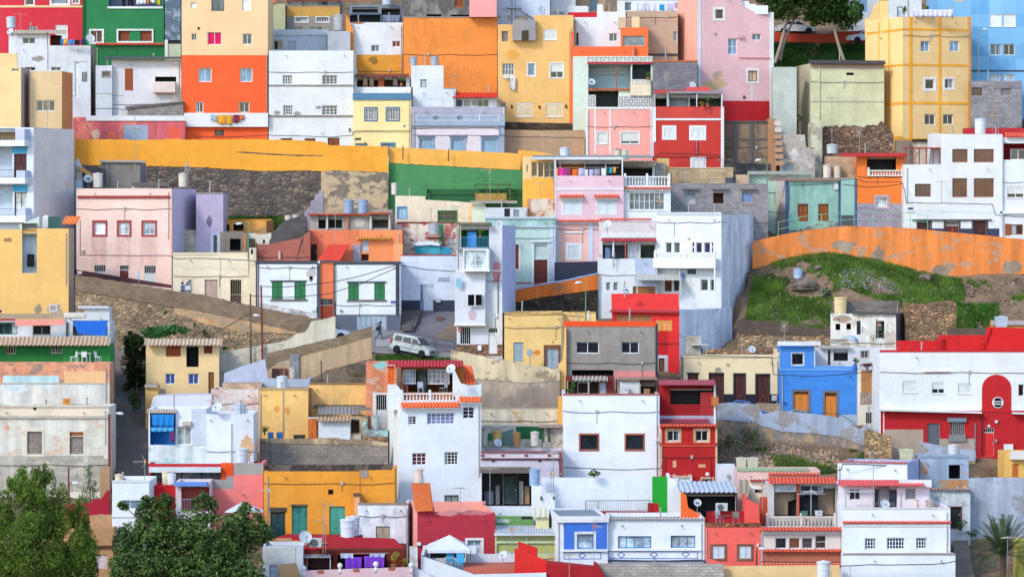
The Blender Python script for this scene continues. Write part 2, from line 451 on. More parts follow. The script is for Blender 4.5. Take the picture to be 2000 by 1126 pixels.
 def i_r(s, x0, y0, x1, y1, open='0', f='white', c='shutter', n=2, **k):
  a0, b0, a1, b1 = s.rect(x0, y0, x1, y1); r = .13; op = float(open); su = k.get('su')
  s.holes.append((a0, b0, a1, b1, r)); h = b1 - b0; fw = .06
  q = MB().box(a0, a1, r - .07, r, b1 - .16, b1).box(a0, a0 + fw, r - .06, r, b0, b1 - .16).box(a1 - fw, a1, r - .06, r, b0, b1 - .16).box(a0 + fw, a1 - fw, r - .06, r, b0, b0 + fw)
  xm = (a0 + a1) / 2
  if int(n) == 2: q.box(xm - .03, xm + .03, r - .055, r, b0 + fw, b1 - .16)
  wo = q.build('window', f, s.root); zc = b0 + fw + (h - fw) * op
  q = MB(); z = zc
  while z < b1 - .16:
   z2 = min(z + .075, b1 - .16)
   q.poly([(a0 + fw, r - .045, z), (a1 - fw, r - .045, z), (a1 - fw, r - .03, z2), (a0 + fw, r - .03, z2)])
   q.poly([(a0 + fw, r - .03, z), (a1 - fw, r - .03, z), (a1 - fw, r - .045, z), (a0 + fw, r - .045, z)]); z = z2
  q.build('roller_shutter', c, wo)
  if op > 0: MB().poly([(a0, r - .015, b0), (a1, r - .015, b0), (a1, r - .015, zc + .05), (a0, r - .015, zc + .05)]).build('pane', 'g:1A2026', wo)
  if su: s.surround(a0, b0, a1, b1, float(k.get('sw', 4)), su, wo)
  MB().box(a0 - .06, a1 + .06, -.07, .02, b0 - .06, b0 - .003).build('sill', f, wo)
 def i_sh(s, x0, y0, x1, y1, c='green', n=2, **k):
  a0, b0, a1, b1 = s.rect(x0, y0, x1, y1); s.holes.append((a0, b0, a1, b1, .1)); n = int(n); w = (a1 - a0) / n
  wo = MB().box(a0, a1, .07, .1, b0, b1).build('window', c, s.root); su = k.get('su')
  for i in range(n):
   q = MB(); x0_, x1_ = a0 + w * i + .015, a0 + w * (i + 1) - .015; e = min(.09, w * .16)
   q.box(x0_, x0_ + e, .0, .05, b0 + .02, b1 - .02).box(x1_ - e, x1_, .0, .05, b0 + .02, b1 - .02).box(x0_ + e, x1_ - e, .0, .05, b0 + .02, b0 + .14).box(x0_ + e, x1_ - e, .0, .05, b1 - .14, b1 - .02)
   z = b0 + .14
   while z < b1 - .17:
    q.poly([(x0_ + e, .015, z), (x1_ - e, .015, z), (x1_ - e, .045, z + .085), (x0_ + e, .045, z + .085)]); z += .09
   q.build('shutter', c, wo)
  if su: s.surround(a0, b0, a1, b1, float(k.get('sw', 4)), su, wo)
 def i_d(s, x0, y0, x1, y1, c='wd:6A3B1E', g=0, n=2, fc=None, **k):
  a0, b0, a1, b1 = s.rect(x0, y0, x1, y1); r = .16; s.holes.append((a0, b0, a1, b1, r)); g = float(g); n = int(n); su = k.get('su')
  bt = b1 - (b1 - b0) * g
  q = MB(); w = (a1 - a0) / n; h = bt - b0
  q.box(a0, a1, r - .03, r, b0, bt)
  for i in range(n):
   for (f0, f1) in ((.06, .42), (.5, .92)):
    q.box(a0 + w * i + w * .16, a0 + w * (i + 1) - w * .16, r - .055, r - .03, b0 + h * f0, b0 + h * f1)
   q.box(a0 + w * i + .01, a0 + w * i + w * .1, r - .05, r - .03, b0, bt).box(a0 + w * (i + 1) - w * .1, a0 + w * (i + 1) - .01, r - .05, r - .03, b0, bt)
  do = q.build('door', c, s.root)
  MB().box(a1 - w * .16 if n == 1 else a0 + w * 1.05, a1 - w * .1 if n == 1 else a0 + w * 1.12, r - .1, r - .05, b0 + .95, b0 + 1.08).build('handle', 'me:B8B8B0', do)
  if g:
   MB().poly([(a0, r, bt), (a1, r, bt), (a1, r, b1), (a0, r, b1)]).build('pane', 'g:12161B', do)
   q = MB(); nb = max(4, int((a1 - a0) / .14))
   for i in range(nb + 1): q.bar((a0 + (a1 - a0) * i / nb, r - .05, bt), (a0 + (a1 - a0) * i / nb, r - .05, b1), .014, 4)
   q.box(a0, a1, r - .06, r - .03, bt, bt + .05).box(a0, a1, r - .06, r - .03, b1 - .05, b1)
   q.build('grille', fc or 'white', do)
  if su: s.surround(a0, b0, a1, b1, float(k.get('sw', 4)), su, do)
 def i_gr(s, x0, y0, x1, y1, c='white', f=.45, **k):       # barred window with a solid lower part
  a0, b0, a1, b1 = s.rect(x0, y0, x1, y1); s.holes.append((a0, b0, a1, b1, .12)); zc = b0 + (b1 - b0) * float(f)
  wo = MB().box(a0, a1, .06, .1, b0, zc).build('window', c, s.root)
  MB().poly([(a0, .12, zc), (a1, .12, zc), (a1, .12, b1), (a0, .12, b1)]).build('pane', 'g:12161B', wo)
  q = MB(); n = max(4, int((a1 - a0) / .16))
  for i in range(n + 1):
   x = a0 + (a1 - a0) * i / n; q.bar((x, .02, b0), (x, .02, b1), .018, 4)
  for z in (b0 + .03, zc, b1 - .03): q.bar((a0, .02, z), (a1, .02, z), .018, 4)
  q.build('window_bars', c, wo)
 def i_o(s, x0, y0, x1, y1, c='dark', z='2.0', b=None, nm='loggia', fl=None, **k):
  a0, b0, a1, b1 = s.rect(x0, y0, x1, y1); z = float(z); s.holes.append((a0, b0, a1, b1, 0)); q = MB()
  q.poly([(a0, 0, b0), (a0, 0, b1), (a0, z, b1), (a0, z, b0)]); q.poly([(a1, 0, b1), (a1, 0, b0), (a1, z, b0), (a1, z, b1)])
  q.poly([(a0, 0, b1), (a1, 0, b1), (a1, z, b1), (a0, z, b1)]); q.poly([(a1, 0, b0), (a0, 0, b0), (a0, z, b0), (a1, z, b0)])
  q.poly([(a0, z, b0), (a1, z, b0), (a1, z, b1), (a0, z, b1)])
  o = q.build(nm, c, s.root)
 def i_bd(s, x0, y0, x1, y1, c='white', p='0.03', nm='trim', w='.005', **k):
  a0, b0, a1, b1 = s.rect(x0, y0, x1, y1)
  MB().box(a0, a1, -float(p), float(w), b0, b1).build(nm, c, s.root)
 def i_bs(s, x0, y0, y1, x1, y2, y3, c='white', p='0.03', nm='base_band', **k):  # slanting band: left top/bottom, right top/bottom
  p0, p1, p2, p3 = s.uv(x0, y0), s.uv(x0, y1), s.uv(x1, y3), s.uv(x1, y2); p = -float(p); q = MB()
  f = [(p1[0], p, p1[1]), (p2[0], p, p2[1]), (p3[0], p, p3[1]), (p0[0], p, p0[1])]; bk = [(a, .01, z) for a, _, z in f]
  q.poly(f)
  for i in range(4): q.poly([f[i], bk[i], bk[(i+1) % 4], f[(i+1) % 4]])
  q.build(nm, c, s.root)
 def i_fr(s, x0, y0, x1, y1, c='white', w=1.5, p='0.02', nm='trim', **k):
  a0, b0, a1, b1 = s.rect(x0, y0, x1, y1); t = float(w) * s.d / F; p = -float(p)
  MB().box(a0, a1, p, .005, b0, b0 + t).box(a0, a1, p, .005, b1 - t, b1).box(a0, a0 + t, p, .005, b0 + t, b1 - t).box(a1 - t, a1, p, .005, b0 + t, b1 - t).build(nm, c, s.root)
 def i_di(s, x, y, rx, ry, c='white', w=1.6, solid=0, **k):
  u, v = s.uv(x, y); a, b = rx * s.d / F, ry * s.d / F; t = float(w) * s.d / F; q = MB()
  o = [(u - a, v), (u, v - b), (u + a, v), (u, v + b)]; a2, b2 = max(a - t * 1.3, 0), max(b - t * 1.3, 0)
  i_ = [(u - a2, v), (u, v - b2), (u + a2, v), (u, v + b2)]
  if int(solid): q.poly([(x_, -.03, z) for x_, z in o])
  for j in range(4):
   j2 = (j + 1) % 4
   if not int(solid): q.poly([(o[j][0], -.03, o[j][1]), (o[j2][0], -.03, o[j2][1]), (i_[j2][0], -.03, i_[j2][1]), (i_[j][0], -.03, i_[j][1])])
   q.poly([(o[j][0], -.03, o[j][1]), (o[j][0], .0, o[j][1]), (o[j2][0], .0, o[j2][1]), (o[j2][0], -.03, o[j2][1])])
  q.build('diamond_ornament', c, s.root)
 def i_sl(s, x0, y0, x1, y1, c='white', p='0.8', nm='balcony', **k):
  a0, b0, a1, b1 = s.rect(x0, y0, x1, y1)
  MB().box(a0, a1, -float(p), -.002, b0, b1).build(nm, c, s.root)
 def i_bc(s, x0, y0, x1, y1, c='white', p='0.9', nm='balcony', c2=None, **k):   # hollow balcony parapet with floor
  a0, b0, a1, b1 = s.rect(x0, y0, x1, y1); p = -float(p); t = .1
  MB().box(a0, a1, p, p + t, b0, b1).box(a0, a0 + t, p + t, 0, b0, b1).box(a1 - t, a1, p + t, 0, b0, b1).box(a0 + t, a1 - t, p + t, 0, b0, b0 + .15).build(nm, c, s.root)
 def i_tl(s, x0, y0, x1, y1, c='tile', p='0.5', nm='tile_eave', e='0', pi='.26', am='.055', **k):
  a0, b0, a1, b1 = s.rect(x0, y0, x1, y1); p = -float(p); e = float(e)
  h = b1 - b0
  q = MB(); corr(q, a0, a1, .02 + e, b1 - .06, p, b0 + .06, float(pi), float(am))
  q.build(nm, c, s.root)
  MB().box(a0 + .03, a1 - .03, p + .06, -.003, b0 - .05, b0 + .005).build('eave_board', k.get('u', 'white'), s.root) if p < -.2 and 'u' in k else None
 def i_co(s, x0, y0, x1, y1, c='f:8A8580', p='1.0', nm='canopy', e='0', pi='.2', am='.035', po=None, **k):
  a0, b0, a1, b1 = s.rect(x0, y0, x1, y1); p = -float(p); e = float(e); q = MB()
  corr(q, a0, a1, .02 + e, b1 - .04, p, b0 + .04, float(pi), float(am), .02, 4, False)
  o = q.build(nm, c, s.root)
  if po:
   zb = s.uv(x0, float(po))[1]; q = MB()
   for x in (a0 + .1, a1 - .1): q.bar((x, p + .08, zb), (x, p + .08, b0), .04, 5)
   q.build('canopy_post', k.get('pc', 'white'), o)
 def i_bl(s, x0, y0, x1, y1, c='white', p='0.1', pitch='.26', **k):
  a0, b0, a1, b1 = s.rect(x0, y0, x1, y1); y = -float(p); h = b1 - b0
  o = MB().box(a0, a1, y - .09, y + .09, b1 - .11, b1).box(a0, a1, y - .09, y + .09, b0, b0 + .1).build('balustrade', c, s.root)
  q = MB(); balusters(q, a0 + .1, a1 - .1, y, b0 + .1, b1 - .11, float(pitch)); q.build('balusters', c, o, True)
  n = max(1, round((a1 - a0) / 2.6))
  for i in range(n + 1):
   x = a0 + .1 + (a1 - a0 - .2) * i / n; MB().box(x - .1, x + .1, y - .11, y + .11, b0, b1 + .06).lathe([(.09, b1 + .06), (.12, b1 + .14), (.08, b1 + .24), (.01, b1 + .27)], 8, (x, y, 0)).build('balustrade_post', c, o)
 def i_rl(s, x0, y0, x1, y1, c='f:3A3034', p='0.8', pitch='.14', nm='railing', **k):
  a0, b0, a1, b1 = s.rect(x0, y0, x1, y1); y = -float(p); q = MB(); n = max(3, int((a1 - a0) / float(pitch)))
  for i in range(n + 1): q.bar((a0 + (a1 - a0) * i / n, y, b0), (a0 + (a1 - a0) * i / n, y, b1), .012, 4)
  q.bar((a0, y, b1), (a1, y, b1), .022, 5).bar((a0, y, b0 + .05), (a1, y, b0 + .05), .016, 5); q.build(nm, c, s.root)
 def i_la(s, x0, y0, x1, y1, c='white', p='0.05', cell='.28', nm='lattice_screen', **k):   # pierced block screen
  a0, b0, a1, b1 = s.rect(x0, y0, x1, y1); y0_ = -float(p); n = max(2, round((a1 - a0) / float(cell))); m_ = max(1, round((b1 - b0) / float(cell))); q = MB()
  cw, ch = (a1 - a0) / n, (b1 - b0) / m_
  for i in range(n + 1): q.box(a0 + i * cw - .03, a0 + i * cw + .03, y0_, y0_ + .08, b0, b1)
  for j in range(m_ + 1): q.box(a0, a1, y0_ + .002, y0_ + .078, b0 + j * ch - .03, b0 + j * ch + .03)
  for i in range(n):
   for j in range(m_):
    ax, az = a0 + i * cw, b0 + j * ch
    q.bar((ax, y0_ + .04, az), (ax + cw, y0_ + .04, az + ch), .03, 4) if (i + j) % 2 else q.bar((ax + cw, y0_ + .04, az), (ax, y0_ + .04, az + ch), .03, 4)
  q.build(nm, c, s.root)
 def i_pa(s, x0, y0, x1, y1, c='f:A89A84', sd='1', p='.006', nm='bare_plaster', **k):
  a0, b0, a1, b1 = s.rect(x0, y0, x1, y1); q = MB(); n = 44; pts = []; sd = float(sd)
  for i in range(n):
   t = 2 * math.pi * i / n
   e = Vector((math.cos(t), math.sin(t), 0)); r = .76 + .4 * mnoise.noise(e * .9 + Vector((sd * 9.1, 0, sd))) + .16 * mnoise.noise(e * 4.1 + Vector((sd, 3, 0))) + .08 * mnoise.noise(e * 11)
   r = max(.35, min(1, r))
   pts.append(((a0 + a1) / 2 + (a1 - a0) / 2 * r * math.cos(t), -float(p), (b0 + b1) / 2 + (b1 - b0) / 2 * r * math.sin(t)))
  cx, cz = (a0 + a1) / 2, (b0 + b1) / 2
  for i in range(n): q.poly([(cx, -float(p), cz), pts[i], pts[(i + 1) % n]])
  q.build(nm, c, s.root)
 def i_bx(s, x0, y0, x1, y1, c='f:B8B4AC', p='.18', nm='meter_box', **k):
  a0, b0, a1, b1 = s.rect(x0, y0, x1, y1)
  o = MB().box(a0, a1, -float(p), .0, b0, b1).build(nm, c, s.root)
  MB().box(a0 + .04, a1 - .04, -float(p) - .012, -float(p), b0 + .05, b1 - .05).build('cover', c, o)
 def i_po(s, x, y0, y1, c='white', w=3, p='.05', nm='post', **k):
  a0, b0, a1, b1 = s.rect(x - float(w) / 2, y0, x + float(w) / 2, y1)
  MB().box(a0, a1, -float(p) - (a1 - a0), -float(p), b0, b1).build(nm, c, s.root)
 def i_pipe(s, x, y0, y1, c='f:9A948C', r='.05', **k):
  u, v1 = s.uv(x, y0); _, v0 = s.uv(x, y1)
  MB().bar((u, -.07, v0), (u, -.07, v1), float(r), 6).build('drainpipe', c, s.root)
 def i_tx(s, x, y, h, t='', c='f:303236', p='.02', **k):
  u, v = s.uv(x, y); o = text_mesh(t.replace('_', ' ').replace('|', '\n'), h * s.d / F, c); o.parent = s.root
  o.name = 'lettering'; o.location = (u, -float(p), v); o.rotation_euler = (math.pi / 2, 0, 0)
def text_mesh(t, size, c):
 cu = bpy.data.curves.new('lettering', 'FONT'); cu.body = t; cu.size = size * 1.35; cu.align_x = 'CENTER'; cu.align_y = 'CENTER'; cu.extrude = .004
 o = bpy.data.objects.new('lettering', cu); COL.objects.link(o)
 dg = bpy.context.evaluated_depsgraph_get(); me = bpy.data.meshes.new_from_object(o.evaluated_get(dg))
 bpy.data.objects.remove(o); me.materials.clear(); me.materials.append(M(c))
 n = bpy.data.objects.new('lettering', me); COL.objects.link(n); return n
def H(*a, **k): return House(*a, **k)
def R(*a, **k):
 k.setdefault('name', 'rooftop_room'); k.setdefault('cat', 'rooftop room'); k.setdefault('dep', 4); return House(*a, **k)
# ------------------------------------------------------------------ free-standing walls
def Wall(label, b, layers, th=.35, name='retaining_wall', cat='wall', group=None, jag=.06, seed=0):
 """layers: (part, material, [(px, ytop, ybottom or None)...], setback)"""
 p0 = layers[0][2][0]; bs = b if isinstance(b, (list, tuple)) else None
 def dep(i, n, x):
  if bs is None: return D(b)
  return D(bs[0] + (bs[1] - bs[0]) * ((x - layers[0][2][0][0]) / (layers[0][2][-1][0] - layers[0][2][0][0])))
 d0 = dep(0, 1, p0[0]); X0 = xp(p0[0], d0); z0 = zt(X0, d0); multi = len(layers) > 1
 root = empty(name, label, cat, (X0, d0, z0), 0, group) if multi else None
 for li, (part, mat, pts, sb) in enumerate(layers):
  fine = []
  for k in range(len(pts) - 1):
   (xa, ta, ba), (xb, tb, bb) = pts[k], pts[k + 1]; n = max(1, int(abs(xb - xa) / 5)) if jag else 1
   for j in range(n + (k == len(pts) - 2)):
    t = j / n; x = xa + (xb - xa) * t
    jt = 0 if not jag else mnoise.noise(Vector((x * .11, seed + li * 3.7, 0))) * jag + mnoise.noise(Vector((x * .35, seed + 5, li))) * jag * .7
    yb = None if ba is None or bb is None else ba + (bb - ba) * t
    fine.append((x, ta + (tb - ta) * t, yb, jt))
  q = MB(); n = len(fine); fr, ft, bk, bt = [], [], [], []
  for (x, yt_, yb, jt) in fine:
   d = dep(0, n, x) + sb; X = xp(x, d); zt_ = zp(yt_, d) + jt
   zb_ = zt(X, d) - 1.2 if yb is None else zp(yb, d) + (mnoise.noise(Vector((x * .3, 9 + seed, li))) * jag * 1.6 if jag else 0)
   zb_ = min(zb_, zt_ - .02)
   o = (X0, d0, z0)
   fr.append((X - o[0], d - o[1], zb_ - o[2])); ft.append((X - o[0], d - o[1], zt_ - o[2]))
   bk.append((X - o[0], d + th - o[1], zb_ - o[2])); bt.append((X - o[0], d + th - o[1], zt_ - o[2]))
  for i in range(n - 1):
   q.poly([fr[i], fr[i+1], ft[i+1], ft[i]]); q.poly([ft[i], ft[i+1], bt[i+1], bt[i]]); q.poly([bk[i+1], bk[i], bt[i], bt[i+1]]); q.poly([fr[i+1], fr[i], bk[i], bk[i+1]])
  q.poly([fr[0], ft[0], bt[0], bk[0]]); q.poly([ft[-1], fr[-1], bk[-1], bt[-1]])
  if multi: q.build(part, mat, root)
  else:
   o = q.build(name, mat); o.location = (X0, d0, z0); tag(o, label, cat, group); root = o
 return root
# ------------------------------------------------------------------ small things
def P3(px, py, b): d = D(b); return Vector((xp(px, d), d, zp(py, d)))
def K(b): return D(b) / F            # metres per survey pixel
def tank(label, x0, x1, y0, y1, b, c='f:C9D6E2', n=14, ribs=1, lid=True, taper=.9, lc=None, group='water tanks on the roofs'):
 k = K(b); r = (x1 - x0) / 2 * k; h = (y1 - y0) * k; p = P3((x0 + x1) / 2, y1, b)
 o = empty('water_tank', label, 'water tank', p, 0, group)
 prof = [(r * taper * .93, 0), (r * taper, .02)]
 for i in range(ribs + 1):
  z = h * (.62 + .3 * i / max(1, ribs)) if ribs else h * .9
  rr = r * (taper + (1 - taper) * z / h)
  prof += [(rr * .96, z - .03), (rr * 1.02, z), (rr * 1.02, z + .05), (rr * .96, z + .07)]
 prof += [(r * .97, h * .97), (r * .9, h * .985)] if lid else [(r * .97, h * .98), (r * .97, h), (r * .9, h), (r * .88, h * .9), (0, h * .9)]
 MB().lathe(prof, n).build('tank_body', c, o, False)
 if lid: MB().lathe([(r * 1.03, h * .965), (r * 1.04, h), (r * .8, h + r * .08), (r * .25, h + r * .16), (r * .24, h + r * .22), (0, h + r * .22)], n).build('lid', lc or c, o)
 q = MB().tube([(r * .97, -.05, h * .5), (r * 1.12, -.06, h * .45), (r * 1.12, -.06, .05), (r * 1.6, -.06, .03)], .02, 5); q.build('pipe', 'f:6A6A6C', o)
 return o
def sqtank(label, x0, x1, y0, y1, b, c='f:C9C4AE', group='water tanks on the roofs'):
 k = K(b); w = (x1 - x0) * k; h = (y1 - y0) * k; p = P3((x0 + x1) / 2, y1, b); o = empty('water_tank', label, 'water tank', p, 0, group)
 q = MB(); t = .9
 for z0, z1, f0, f1 in ((0, h * .88, .88, 1), (h * .88, h * .93, 1.05, 1.05)):
  a, c2 = w / 2 * f0, w / 2 * f1
  v0 = [(-a, -a, z0), (a, -a, z0), (a, a, z0), (-a, a, z0)]; v1 = [(-c2, -c2, z1), (c2, -c2, z1), (c2, c2, z1), (-c2, c2, z1)]
  for i in range(4): q.poly([v0[i], v0[(i+1) % 4], v1[(i+1) % 4], v1[i]])
  q.poly(v1)
 q.build('tank_body', c, o); MB().box(-w * .53, w * .53, -w * .53, w * .53, h * .93, h).box(-w * .2, w * .2, -w * .2, w * .2, h, h + .05).build('lid', c, o)
 return o
def dish(label, x, y, r, b, yb=None, c='f:CDD5DC', az=-.5, el=.5, group='satellite dishes on the roofs'):
 k = K(b); R_ = r * k; p = P3(x, y, b); h = ((yb - y) * k) if yb else R_ * 1.4
 o = empty('satellite_dish', label, 'satellite dish', p - Vector((0, 0, h)), 0, group)
 n = Vector((math.sin(az) * math.cos(el), -math.cos(az) * math.cos(el), math.sin(el))); q = n.to_track_quat('Z', 'Y')
 pr = [(0, 0)] + [(R_ * t, R_ * .22 * t * t) for t in (.3, .6, .85, 1)]
 pr2 = pr + [(R_ * 1.0, R_ * .22 + .02)] + [(R_ * t, R_ * .22 * t * t - .03) for t in (.98, .6, .3)] + [(0, -.03)]
 cc = Vector((0, 0, h)) + n * (-R_ * .1)
 MB().lathe(pr2, 20, cc, q.to_matrix()).build('reflector', c, o, True)
 f = cc + n * (R_ * 1.05) - Vector((0, 0, R_ * .25)); lo = cc + q @ Vector((0, -R_ * .9, R_ * .2));
 MB().bar(lo, f, .02, 5).bar(f, f - n * .14, .05, 6).build('feed_arm', 'f:8A9096', o)
 MB().bar((0, 0.06, 0), (0, .06, h), .03, 6).bar((0, .06, h), tuple(cc), .03, 6).build('mast', 'f:8A9096', o)
 return o
def ant(label, x, y0, y1, b, st=1, hc='f:D77A2A', az=.6, group='television antennas on the roofs', mast='f:9A9C9E'):
 k = K(b); p = P3(x, y1, b); h = (y1 - y0) * k; o = empty('television_antenna', label, 'antenna', p, 0, group)
 MB().bar((0, 0, 0), (0, 0, h), .028, 5).build('mast', mast, o)
 d = Vector((math.sin(az), -math.cos(az) * .5, 0)).normalized(); sd = Vector((-d.y, d.x, 0)); q = MB()
 if st == 1:     # reflector type with director boom
  z = h - .18
  q.bar(Vector((0, 0, z)) - d * .1, Vector((0, 0, z)) + d * .95, .015, 4)
  for i in range(7):
   c = Vector((0, 0, z)) + d * (.25 + .1 * i); q.bar(c - sd * .14, c + sd * .14, .01, 4); q.bar(c - Vector((0, 0, .09)), c + Vector((0, 0, .09)), .01, 4)
  for sg in (-1, 1):
   for i in range(5):
    zz = z + sg * (.08 + .09 * i); bk = -d * (.02) + d * (.055 * i); q.bar(Vector((0, 0, zz)) + bk - sd * .3, Vector((0, 0, zz)) + bk + sd * .3, .011, 4)
  MB().box(-.07, .07, -.07, .07, z - .1, z + .1).build('dipole_box', hc, o)
 else:           # yagi
  z = h - .1
  q.bar(Vector((0, 0, z)) - d * .6, Vector((0, 0, z)) + d * .8, .016, 4)
  for i in range(8):
   c = Vector((0, 0, z)) + d * (-.55 + .18 * i); w = .5 - .04 * i; q.bar(c - sd * w, c + sd * w, .011, 4)
 q.build('antenna_head', 'f:B8B2A6', o); return o
def cable(label, pts, b, r=.035, c='f:2A2C30', name='power_cable', group='cables strung along the walls', off=-.12):
 v = [P3(x, y, b) + Vector((0, off, 0)) for x, y in pts]; o0 = v[0]; out = []
 for i in range(len(v) - 1):
  n = max(1, int((v[i+1] - v[i]).length / .8))
  for j in range(n): out.append(v[i].lerp(v[i+1], j / n) + Vector((0, 0, .05 * mnoise.noise(Vector((v[i].x + j * .9, 1, b))))) - o0)
 out.append(v[-1] - o0)
 o = MB().tube(out, r, 5).build(name, c); o.location = o0; return tag(o, label, 'cable', group)
def rag(label, x0, y0, x1, y1, b, c, group=None, name='hanging_laundry', cat='laundry', wv=.05):
 k = K(b); w = (x1 - x0) * k; h = (y1 - y0) * k; p = P3(x0, y0, b); q = MB(); n, m = max(4, int(w / .09)), 5; ph = RND.uniform(0, 6)
 for side in (0, .018):
  for j in range(m + 1):
   for i in range(n + 1):
    u, t = i / n, j / m
    q.v.append((w * u * (1 - .06 * t) + .03 * w * t, side + wv * (.3 + t) * math.sin(ph + u * w * 13 + t), -h * t * (1 + .05 * math.sin(ph + 3 * u))))
 N = (n + 1) * (m + 1)
 for j in range(m):
  for i in range(n):
   a = j * (n + 1) + i; q.f.append((a, a + n + 1, a + n + 2, a + 1)); q.f.append((N + a, N + a + 1, N + a + n + 2, N + a + n + 1))
 for i in range(n):
  a = m * (n + 1) + i; q.f.append((a, N + a, N + a + 1, a + 1)); q.f.append((i, i + 1, N + i + 1, N + i))
 o = q.build(name, c, None, True); o.location = p; return tag(o, label, cat, group)
def leaves(q, c, rad, n, size, rnd, flat_=.0, droop=0, slim=.42):
 for _ in range(n):
  while True:
   p = Vector((rnd.uniform(-1, 1), rnd.uniform(-1, 1), rnd.uniform(-1, 1)))
   L = p.length
   if .15 < L < 1: break
  p = p * (L ** -.55) * 1.0 if L > 0 else p
  if p.length > 1.08: p *= 1.08 / p.length
  pos = Vector((c[0] + p.x * rad[0], c[1] + p.y * rad[1], c[2] + p.z * rad[2]))
  s_ = size * rnd.uniform(.6, 1.35)
  a = Vector((rnd.uniform(-1, 1), rnd.uniform(-1, 1), rnd.uniform(-.6, .9) - droop)).normalized(); bb = a.orthogonal().normalized()
  bb = Matrix.Rotation(rnd.uniform(0, 6.28), 3, a) @ bb
  q.poly([pos - a * s_, pos + bb * s_ * slim, pos + a * s_, pos - bb * s_ * slim])
def bush(label, x, y1, w, h, b, n=160, size=.12, c='lf:3F6B2A:6F9440', name='potted_plant', cat='plant', group=None, pot=None, seed=1, stem=True):
 k = K(b); p = P3(x, y1, b); o = empty(name, label, cat, p, 0, group); rnd = random.Random(seed + int(x)); q = MB(); W, Hh = w * k, h * k
 ph = min(.45, Hh * .3) if pot else 0
 nb = 3 if n < 300 else 7
 for i in range(nb):
  cz = ph + (Hh - ph) * rnd.uniform(.35, .78); cx = rnd.uniform(-.3, .3) * W; cy = rnd.uniform(-.2, .2) * W
  leaves(q, (cx, cy, cz), (W * rnd.uniform(.22, .36), W * .28, (Hh - ph) * rnd.uniform(.2, .32)), n // nb, size, rnd)
 q.build('foliage', c, o)
 q = MB()
 for i in range(5): q.bar((rnd.uniform(-.05, .05), 0, ph * .7), (rnd.uniform(-.25, .25) * W, rnd.uniform(-.1, .1), ph + (Hh - ph) * .6), .025, 4, .01)
 q.build('stem', 'f:5A4A36', o)
 if pot: MB().lathe([(ph * .38, 0), (ph * .55, ph * .85), (ph * .6, ph * .86), (ph * .6, ph), (ph * .5, ph), (ph * .45, ph * .85), (0, ph * .85)], 10).build('pot', pot, o)
 return o
def lamp(label, x, y0, y1, b, arm=-1, c='f:5C8A6A', L=14, group='street lamps', head='f:D8DCE0'):
 k = K(b); p = P3(x, y1, b); h = (y1 - y0) * k; a = arm * L * k; o = empty('street_lamp', label, 'street lamp', p, 0, group)
 MB().bar((0, 0, -.5), (0, 0, h - .35), .07, 7, .05).tube([(0, 0, h - .35), (a * .08, 0, h - .1), (a * .3, 0, h), (a * .6, 0, h)], .04, 6).build('pole', c, o)
 sg = 1 if arm > 0 else -1
 q = MB().lathe([(.02, -.02), (.09, .06), (.12, .28), (.1, .48), (.04, .58), (0, .59)], 10, (a * .55, 0, h), Matrix.Rotation(sg * math.radians(96), 3, 'Y')); q.build('lamp_head', head, o, True); return o
def acunit(label, x0, y0, x1, y1, b):
 k = K(b); p = P3(x0, y1, b); w, h = (x1 - x0) * k, (y1 - y0) * k; o = empty('air_conditioner', label, 'air conditioner', p, 0, 'air conditioners')
 MB().box(0, w, 0, .35, .06, h).box(.1, .16, 0, .3, 0, .06).box(w - .16, w - .1, 0, .3, 0, .06).build('casing', 'f:C6CACA', o)
 r = h * .36; cx = w * .4; q = MB().lathe([(r, 0), (r * 1.06, .02), (r, .03)], 16, (cx, -.03, h * .53), Matrix.Rotation(math.pi / 2, 3, 'X'))
 for i in range(5): q.bar((cx, -.035, h * .53), (cx + r * math.cos(i * 1.257), -.035, h * .53 + r * math.sin(i * 1.257)), .02, 4)
 q.build('fan_grille', 'f:5E6266', o); return o
def adopt(o, par):
 r = getattr(par, 'root', par)
 o.parent = r; o.matrix_parent_inverse = (Matrix.Translation(r.location) @ Matrix.Rotation(r.rotation_euler.z, 4, 'Z')).inverted()
 for k in ('category', 'group', 'kind'):
  if k in o: del o[k]
 return o
def prism_px(name, label, cat, pts, b, th, mat, group=None, tilt=0, par=None):
 """solid board or slab with the outline pts standing at survey line b"""
 d = D(b); v = [P3(x, y, b) for x, y in pts]; o0 = v[0].copy(); q = MB(); f = [tuple(p - o0 + Vector((0, tilt * (p.z - o0.z), 0))) for p in v]; bk = [(a, y + th, z) for a, y, z in f]
 q.poly(f); q.poly(list(reversed(bk)))
 for i in range(len(f)): j = (i + 1) % len(f); q.poly([f[i], bk[i], bk[j], f[j]])
 o = q.build(name, mat); o.location = o0; tag(o, label, cat, group)
 return adopt(o, par) if par is not None else o
def sheet_roof(name, label, cat, x0, x1, y0, y1, b0, b1, c, xs=0, pitch=.22, amp=.04, posts=None, group=None, round_=False):
 """sloping ridged sheet: back edge (y0 at b0) to front edge (y1 at b1)"""
 A, B_ = P3(x0 + xs, y0, b0), P3(x1 + xs, y0, b0); C = P3(x0, y1, b1); E = P3(x1, y1, b1)
 o = empty(name, label, cat, C, 0, group); q = MB()
 corr(q, 0, E.x - C.x, A.y - C.y, A.z - C.z, 0, 0, pitch, amp, .03, 4, round_)
 sh = (A.x - C.x)
 q.v = [(x + sh * (y / (A.y - C.y) if abs(A.y - C.y) > .01 else 0), y, z) for x, y, z in q.v]
 q.build('roof_sheet', c, o)
 if posts:
  w = E.x - C.x; zb = (P3(x0, posts, b1).z - C.z)
  for t in (.03, .5, .97): MB().box(w * t - .05, w * t + .05, .05, .15, zb, -.02).build('post', 'f:C8C4BC', o)
 return o
